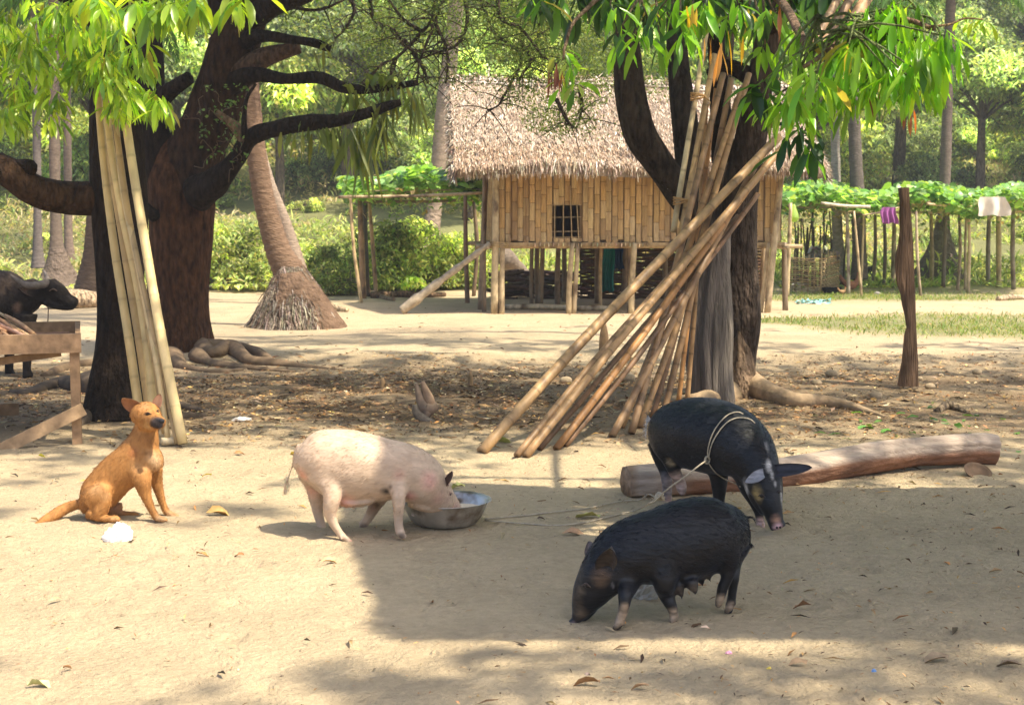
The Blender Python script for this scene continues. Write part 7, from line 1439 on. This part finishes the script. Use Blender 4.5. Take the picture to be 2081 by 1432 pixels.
# ---------------- buffalo behind the table
def buffalo():
    a = Animal(0, 500, 3.182, (0, -1, 0)); D = 14.0
    a.part([(-420, 420, D, 90, .2), (-360, 330, D, 190, .3), (-220, 340, D, 215, .34), (-60, 345, D, 205, .32), (40, 330, D, 175, .28), (110, 330, D, 150, .23), (165, 325, D, 120, .18), (215, 300, D, 95, .13), (260, 275, D, 80, .11)], 5, 24)
    a.part([(285, 240, D, 45, .08), (305, 262, D, 72, .11), (345, 285, D, 68, .10), (390, 318, D, 62, .085), (425, 345, D, 50, .07), (460, 362, D, 44, .065), (485, 370, D, 40, .062), (497, 375, D, 28, .05)], 5, 22)
    a.part([(290, 340, D, 42, .07), (360, 375, D, 36, .06), (420, 392, D, 26, .05), (470, 396, D, 18, .04)], 4, 14)
    for (x, x2, dd) in ((165, 175, -.17), (70, 60, .17), (-290, -290, -.17), (-370, -380, .17)):
        a.part([(x, 440, D + dd, 80, .11), (x + 5, 540, D + dd, 55, .085), (x2, 640, D + dd, 38, .062), (x2, 740, D + dd, 30, .05), (x2, 800, D + dd, 28, .05), (x2 + 6, 830, D + dd, 34, .058), (x2 + 8, 850, D + dd, 34, .058)], 5, 14)
    a.paint(115, 400, D - .3, 45, (0.30, 0.18, 0.12), .8, .7); a.paint(345, 285, D - .1, 22, (0.008, 0.006, 0.006), .6, .9); a.paint(480, 385, D - .06, 50, (0.015, 0.012, 0.012), .7, .8); a.paint(60, 240, D - .2, 160, (0.055, 0.035, 0.025), .9, .6)
    a.skin(.014, (0.020, 0.015, 0.013), 4, wrinkle=.004)
    HC = (0.14, 0.115, 0.10)
    tube(a.ex, [(a.q(x, y, d), r * a.u(D)) for (x, y, d, r) in [(306, 240, D - .06, 24), (270, 248, D - .14, 27), (215, 255, D - .22, 25), (160, 248, D - .26, 20), (115, 220, D - .27, 14), (80, 195, D - .26, 8), (66, 180, D - .25, 3)]], 5, 14, HC, .1, 20)
    tube(a.ex, [(a.q(x, y, d), r * a.u(D)) for (x, y, d, r) in [(310, 225, D + .06, 18), (300, 190, D + .16, 14), (285, 165, D + .24, 9), (272, 150, D + .28, 3)]], 5, 12, HC, .1, 20)
    a.ear((205, 290, D - .10), (215, 325, D - .12), (120, 275, D - .22), .5, (0.03, 0.022, 0.02), (0.07, 0.045, 0.035), .01, .03, face=(0, -1, 0))
    a.eye2(345, 288, .018)
    tube(a.ex, [(a.q(x, y, D - .09), .005) for (x, y) in [(315, 390), (312, 430), (310, 480), (300, 530), (290, 560)]], 4, 5, (0.05, 0.035, 0.025))
    return a.finish('buffalo', M_BUF, 'dark water buffalo with swept horns standing behind the plank table', 'buffalo', G(60, 765))
buffalo()
# ---------------- chickens under the trellis
def chicken(px, py, hpx, col, col2, face, label):
    g = G(px, py); D = g.y; k = hpx * pxm(D); a = Animal(px, py, 1.0, (0, -1, 0)); s = face * hpx
    n = lambda x, y, r, rl=None: (x * s, y * hpx, D, r * hpx) + (() if rl is None else (rl * k,))
    a.part([n(-.45, -.62, .06), n(-.30, -.52, .16), n(-.05, -.42, .24, .2), n(.18, -.48, .19, .16), n(.28, -.66, .11), n(.32, -.82, .09), n(.36, -.92, .085), n(.40, -.95, .05)], 5, 12)
    a.part([n(-.30, -.52, .10, .04), n(-.46, -.70, .13, .04), n(-.55, -.86, .10, .03), n(-.56, -.98, .04, .02)], 4, 10)
    a.paint(0, -.6 * hpx, D - .1, .4 * hpx, col2, .9, .7); a.skin(k * .035, col, 3)
    for dx in (-.02, .10): tube(a.ex, [(a.q(dx * s, -.25 * hpx, D + dx), .03 * k), (a.q((dx + .02) * s, -.1 * hpx, D + dx), .02 * k), (a.q(dx * s, 0, D + dx), .02 * k), (a.q((dx + .1) * s, 0, D + dx), .014 * k)], 3, 6, (0.4, 0.28, 0.1))
    c = a.q(.36 * s, -1.0 * hpx, D); tube(a.ex, [(c + Vector((-.05 * k, 0, 0)), .02 * k), (c + Vector((0, 0, .03 * k)), .04 * k), (c + Vector((.05 * k, 0, 0)), .02 * k)], 3, 8, (0.4, 0.03, 0.02)); c = a.q(.45 * s, -.92 * hpx, D); tube(a.ex, [(c, .03 * k), (c + Vector((.1 * k * face, 0, -.02 * k)), .005 * k)], 2, 6, (0.4, 0.3, 0.1))
    a.finish('chicken', M_DOG, label, 'chicken', g)
chicken(1730, 596, 40, (0.16, 0.07, 0.04), (0.28, 0.12, 0.05), 1, 'reddish-brown hen standing on the grass right of the black bowl')
chicken(1712, 600, 17, (0.28, 0.16, 0.08), (0.4, 0.26, 0.12), 1, 'small brown chick between the black bowl and the brown hen')
chicken(1762, 562, 32, (0.012, 0.012, 0.014), (0.03, 0.02, 0.02), -1, 'black hen at the foot of the palm trunk under the trellis')
chicken(1728, 566, 26, (0.09, 0.05, 0.035), (0.2, 0.1, 0.05), -1, 'dark brown hen in the shade beside the woven pen')
# ------------------------------------------------------------------ thicket behind the village
def bush_mesh(name, n, rx, ry, rz, size, cols, seed, trunk=True, clump=2.2, thr=-.25, z0=.0):
    """crown of leaf-sized faces on many sub-clumps; unit placed at origin"""
    r = np.random.default_rng(seed); K = 46; u = r.normal(size=(K, 3)); u /= np.linalg.norm(u, axis=1)[:, None]; rad = r.uniform(.45, 1.0, (K, 1)); ctr = u * rad * [rx, ry, rz]; ctr[:, 2] = np.abs(ctr[:, 2]) * (1 if z0 == 0 else 1)
    i = r.integers(0, K, n); g = r.normal(size=(n, 3)); g /= np.linalg.norm(g, axis=1)[:, None]; R = r.uniform(.20, .36, K)[i][:, None] * min(rx, rz) * 1.1
    p = ctr[i] + g * R * r.uniform(.75, 1.05, (n, 1)) * [1, 1, .7]; p[:, 2] = np.maximum(p[:, 2], .02); p[:, 2] += z0
    tint = r.lognormal(0, .45, K)[i][:, None]
    mb = MB(); c = pick(cols, n, amt=.2) * tint
    a = r.uniform(0, 6.28, n); d = np.stack([np.cos(a), np.sin(a), r.uniform(-1.0, .5, n)], 1)
    leaves(mb, p, d, size * r.uniform(.7, 1.4, n), size * .45 * r.uniform(.7, 1.3, n), c, nseg=2, droop=.6, prof=[.3, 1, .05])
    me = mb.mesh(name + '_leaves', M_LEAFD)
    tr = MB(); H_ = z0 + rz * .7
    tube(tr, [(Vector((0, 0, -.1)), .10 + .03 * rz), (Vector((.05, 0, z0 * .5 + .3)), .09 + .02 * rz), (Vector((-.05, .05, H_)), .04)], 4, 9, (0.14, 0.11, 0.085), .1)
    for k in range(0, K, 3): tube(tr, [(Vector((0, 0, max(.2, z0 * .8))), .05), (Vector(ctr[k]) * .5 + Vector((0, 0, z0)), .035), (Vector(ctr[k]) + Vector((0, 0, z0)), .015)], 3, 6, (0.14, 0.11, 0.085))
    return me, tr.mesh(name + '_wood', M_BARK)
G1 = [(0.28, 0.36, 0.15), (0.42, 0.48, 0.21), (0.16, 0.22, 0.10)]; G2 = [(0.28, 0.36, 0.11), (0.42, 0.48, 0.16), (0.16, 0.21, 0.07), (0.46, 0.45, 0.20)]; G3 = [(0.21, 0.27, 0.13), (0.31, 0.36, 0.18), (0.11, 0.15, 0.08)]
G4 = [(0.42, 0.38, 0.20), (0.30, 0.36, 0.15), (0.52, 0.43, 0.28)]
P_TALL = [bush_mesh('tall', 11000, 2.6, 2.2, 2.9, .2, G1, 1, z0=3.4), bush_mesh('tall', 11000, 2.4, 2.2, 2.6, .22, G2, 2, z0=2.6), bush_mesh('tall', 11000, 2.8, 2.4, 3.2, .18, G3, 3, z0=3.6)]
P_MID = [bush_mesh('mid', 8500, 1.8, 1.5, 1.7, .17, G2, 4, z0=.2), bush_mesh('mid', 8500, 1.7, 1.5, 2.0, .16, G1, 5, z0=.2), bush_mesh('mid', 8500, 1.9, 1.5, 1.6, .14, G3, 6, z0=.2)]
P_LOW = [bush_mesh('low', 3600, 1.0, .8, .55, .09, G2, 7), bush_mesh('low', 3600, 1.1, .8, .5, .09, G4, 8), bush_mesh('low', 3600, .9, .8, .6, .09, G1, 9)]
def plant(proto, px, D, sc, name, label, cat, group, dz=0, rot=None):
    b = GD(px, D); o = empty(name, b + Vector((0, 0, dz)), label, cat, group); o.rotation_euler = (0, 0, rng.uniform(0, 6.28) if rot is None else rot); o.scale = (sc * rng.uniform(.9, 1.1), sc * rng.uniform(.9, 1.1), sc)
    c = bpy.data.objects.new('crown', proto[0]); COL.objects.link(c); c.parent = o
    t = bpy.data.objects.new('trunk', proto[1]); COL.objects.link(t); t.parent = o
    return o
GT = 'leafy trees of the thicket beyond the yard'; GS = 'bushes of the thicket beyond the yard'; GL = 'low shrubs along the edge of the yard'
k = 0
for D, step, off in ((46, 180, 0), (58, 150, 60), (74, 120, 20)):
    for px in range(-700 + off, 3000, step):
        j = k % 3; k += 1; plant(P_TALL[j], px + rng.uniform(-40, 40), D + rng.uniform(-3, 3), rng.uniform(.9, 1.25) * (1 if D < 50 else 1.15), 'thicket_tree', ['grey-green tree of medium leaf in the hazy thicket beyond the yard', 'yellow-green bushy tree in the hazy thicket beyond the yard', 'dense darker green tree in the hazy thicket beyond the yard'][j], 'tree', GT)
for D, step, off in ((48, 220, 0), (53, 160, 70), (58, 130, 30)):
    for px in range(-500 + off, 2800, step):
        j = (k * 2) % 3; k += 1
        plant(P_MID[j], px + rng.uniform(-40, 40), D + rng.uniform(-1.5, 1.5), rng.uniform(.7, 1.15), 'thicket_bush', ['yellow-green bush in the thicket beyond the yard', 'grey-green bush in the thicket beyond the yard', 'darker green bush in the thicket beyond the yard'][j], 'bush', GS)
for D, step, off, sc_ in ((62, 200, 30, 2.1), (70, 170, 110, 2.4), (82, 150, 0, 2.9), (54, 260, 90, 1.6)):
    for px in range(-700 + off, 3000, step):
        j = (k * 2 + 1) % 3; k += 1
        plant(P_MID[j], px + rng.uniform(-40, 40), D + rng.uniform(-3, 3), sc_ * rng.uniform(.8, 1.15), 'thicket_bush', ['yellow-green bush in the thicket beyond the yard', 'grey-green bush in the thicket beyond the yard', 'darker green bush in the thicket beyond the yard'][j], 'bush', GS)
for D, step in ((36, 330), (40, 230), (45, 170)):
    for px in range(-400, 2700, step):
        if 800 < px < 940 and D < 35 or 1850 < px < 1970 and D < 35: continue
        j = k % 3; k += 1
        plant(P_LOW[j], px + rng.uniform(-30, 30), D + rng.uniform(-.8, .8), rng.uniform(.6, 1.1), 'low_shrub', ['bright green low shrub at the edge of the yard', 'dry straw-green low shrub at the edge of the yard', 'mid green low shrub at the edge of the yard'][j], 'shrub', GL)
for (px, D, s, lb) in ((800, 29.5, .75, 'bright broad-leaved bush behind the left trellis, left of the earth mound'), (925, 30.5, .6, 'bright bush right of the earth mound under the left trellis'), (470, 30, .7, 'bright shrub behind the largest mango'), (640, 28, .5, 'green shrub right of the leaning palm base')):
    plant(P_MID[0], px, D, s, 'bush', lb, 'bush', None)
# dry and green herbs covering the bank
def herbs():
    mb = MB(); n = 95000; D = rng.uniform(30.5, 54, n); px = rng.uniform(-400, 2600, n); x = (px - CX) / F * D; z = gz(x, D); pt = np.stack([x, D, z], 1); nz = smoothnoise(pt, .8, 51) + .5 * smoothnoise(pt, 2.4, 52); kp = nz > -.35; pt = pt[kp]; nz = nz[kp]; n = len(pt)
    d = rng.normal(0, .5, (n, 3)); d[:, 2] = 1; pt[:, 2] += rng.uniform(0, .55, n) * (nz > .1); tint = np.where((smoothnoise(pt, .5, 53) > .1)[:, None], pick(G4, n), pick(G2, n))
    leaves(mb, pt, d, rng.uniform(.1, .35, n), rng.uniform(.03, .08, n), tint, nseg=2, droop=.9)
    n = 42000; D = rng.uniform(50, 84, n); px = rng.uniform(-400, 2600, n); x = (px - CX) / F * D; pt = np.stack([x, D, gz(x, D)], 1); kp = smoothnoise(pt, .5, 55) > -.5; pt = pt[kp]; n = len(pt); d = rng.normal(0, .5, (n, 3)); d[:, 2] = 1; pt[:, 2] += rng.uniform(0, .7, n)
    leaves(mb, pt, d, rng.uniform(.25, .6, n), rng.uniform(.08, .18, n), np.where((smoothnoise(pt, .3, 56) > 0)[:, None], pick(G4, n), pick(G1, n)), nseg=2, droop=.9)
    o = mb.build('undergrowth', M_LEAFD); tag(o, 'dry and green weeds covering the bank behind the yard', 'undergrowth', kind='stuff')
herbs()
# far wooded slope closing the view
def far_wood():
    mb = MB(); n = 120000; D = rng.uniform(78, 118, n); x = (rng.uniform(-900, 3100, n) - CX) / F * D; z = gz(x, D); pt = np.stack([x, D, z], 1); hh = 2.5 + 2.2 * smoothnoise(pt, .35, 61) + 1.5 * smoothnoise(pt, 1.1, 62); pt[:, 2] += np.clip(hh, .3, 8) * rng.uniform(.55, 1.0, n)
    t = (1 + .3 * smoothnoise(pt, .9, 63))[:, None]; cards(mb, pt, rng.uniform(.25, .5, n), pick(G1 + G2[:2], n) * t)
    o = mb.build('far_wood', M_LEAFD); tag(o, 'hazy wooded slope far behind the village', 'wood', kind='stuff')
far_wood()
# ------------------------------------------------------------------ smoke-hazed air
HAZE = True
if HAZE:
    mb = MB(); box(mb, (0, 150, 14), 460, 340, 34, None, (1, 1, 1)); m = bpy.data.materials.new('haze'); m.use_nodes = True; t = m.node_tree; t.nodes.clear(); out = t.nodes.new('ShaderNodeOutputMaterial'); pv = t.nodes.new('ShaderNodeVolumePrincipled')
    pv.inputs['Density'].default_value = .0014; pv.inputs['Color'].default_value = (0.92, 0.95, 1.0, 1); pv.inputs['Anisotropy'].default_value = .3; t.links.new(pv.outputs[0], out.inputs['Volume'])
    o = mb.build('haze', m, smooth=False); tag(o, 'thin smoky haze in the air of the village', 'haze', kind='stuff')
    SC.cycles.volume_bounces = 0
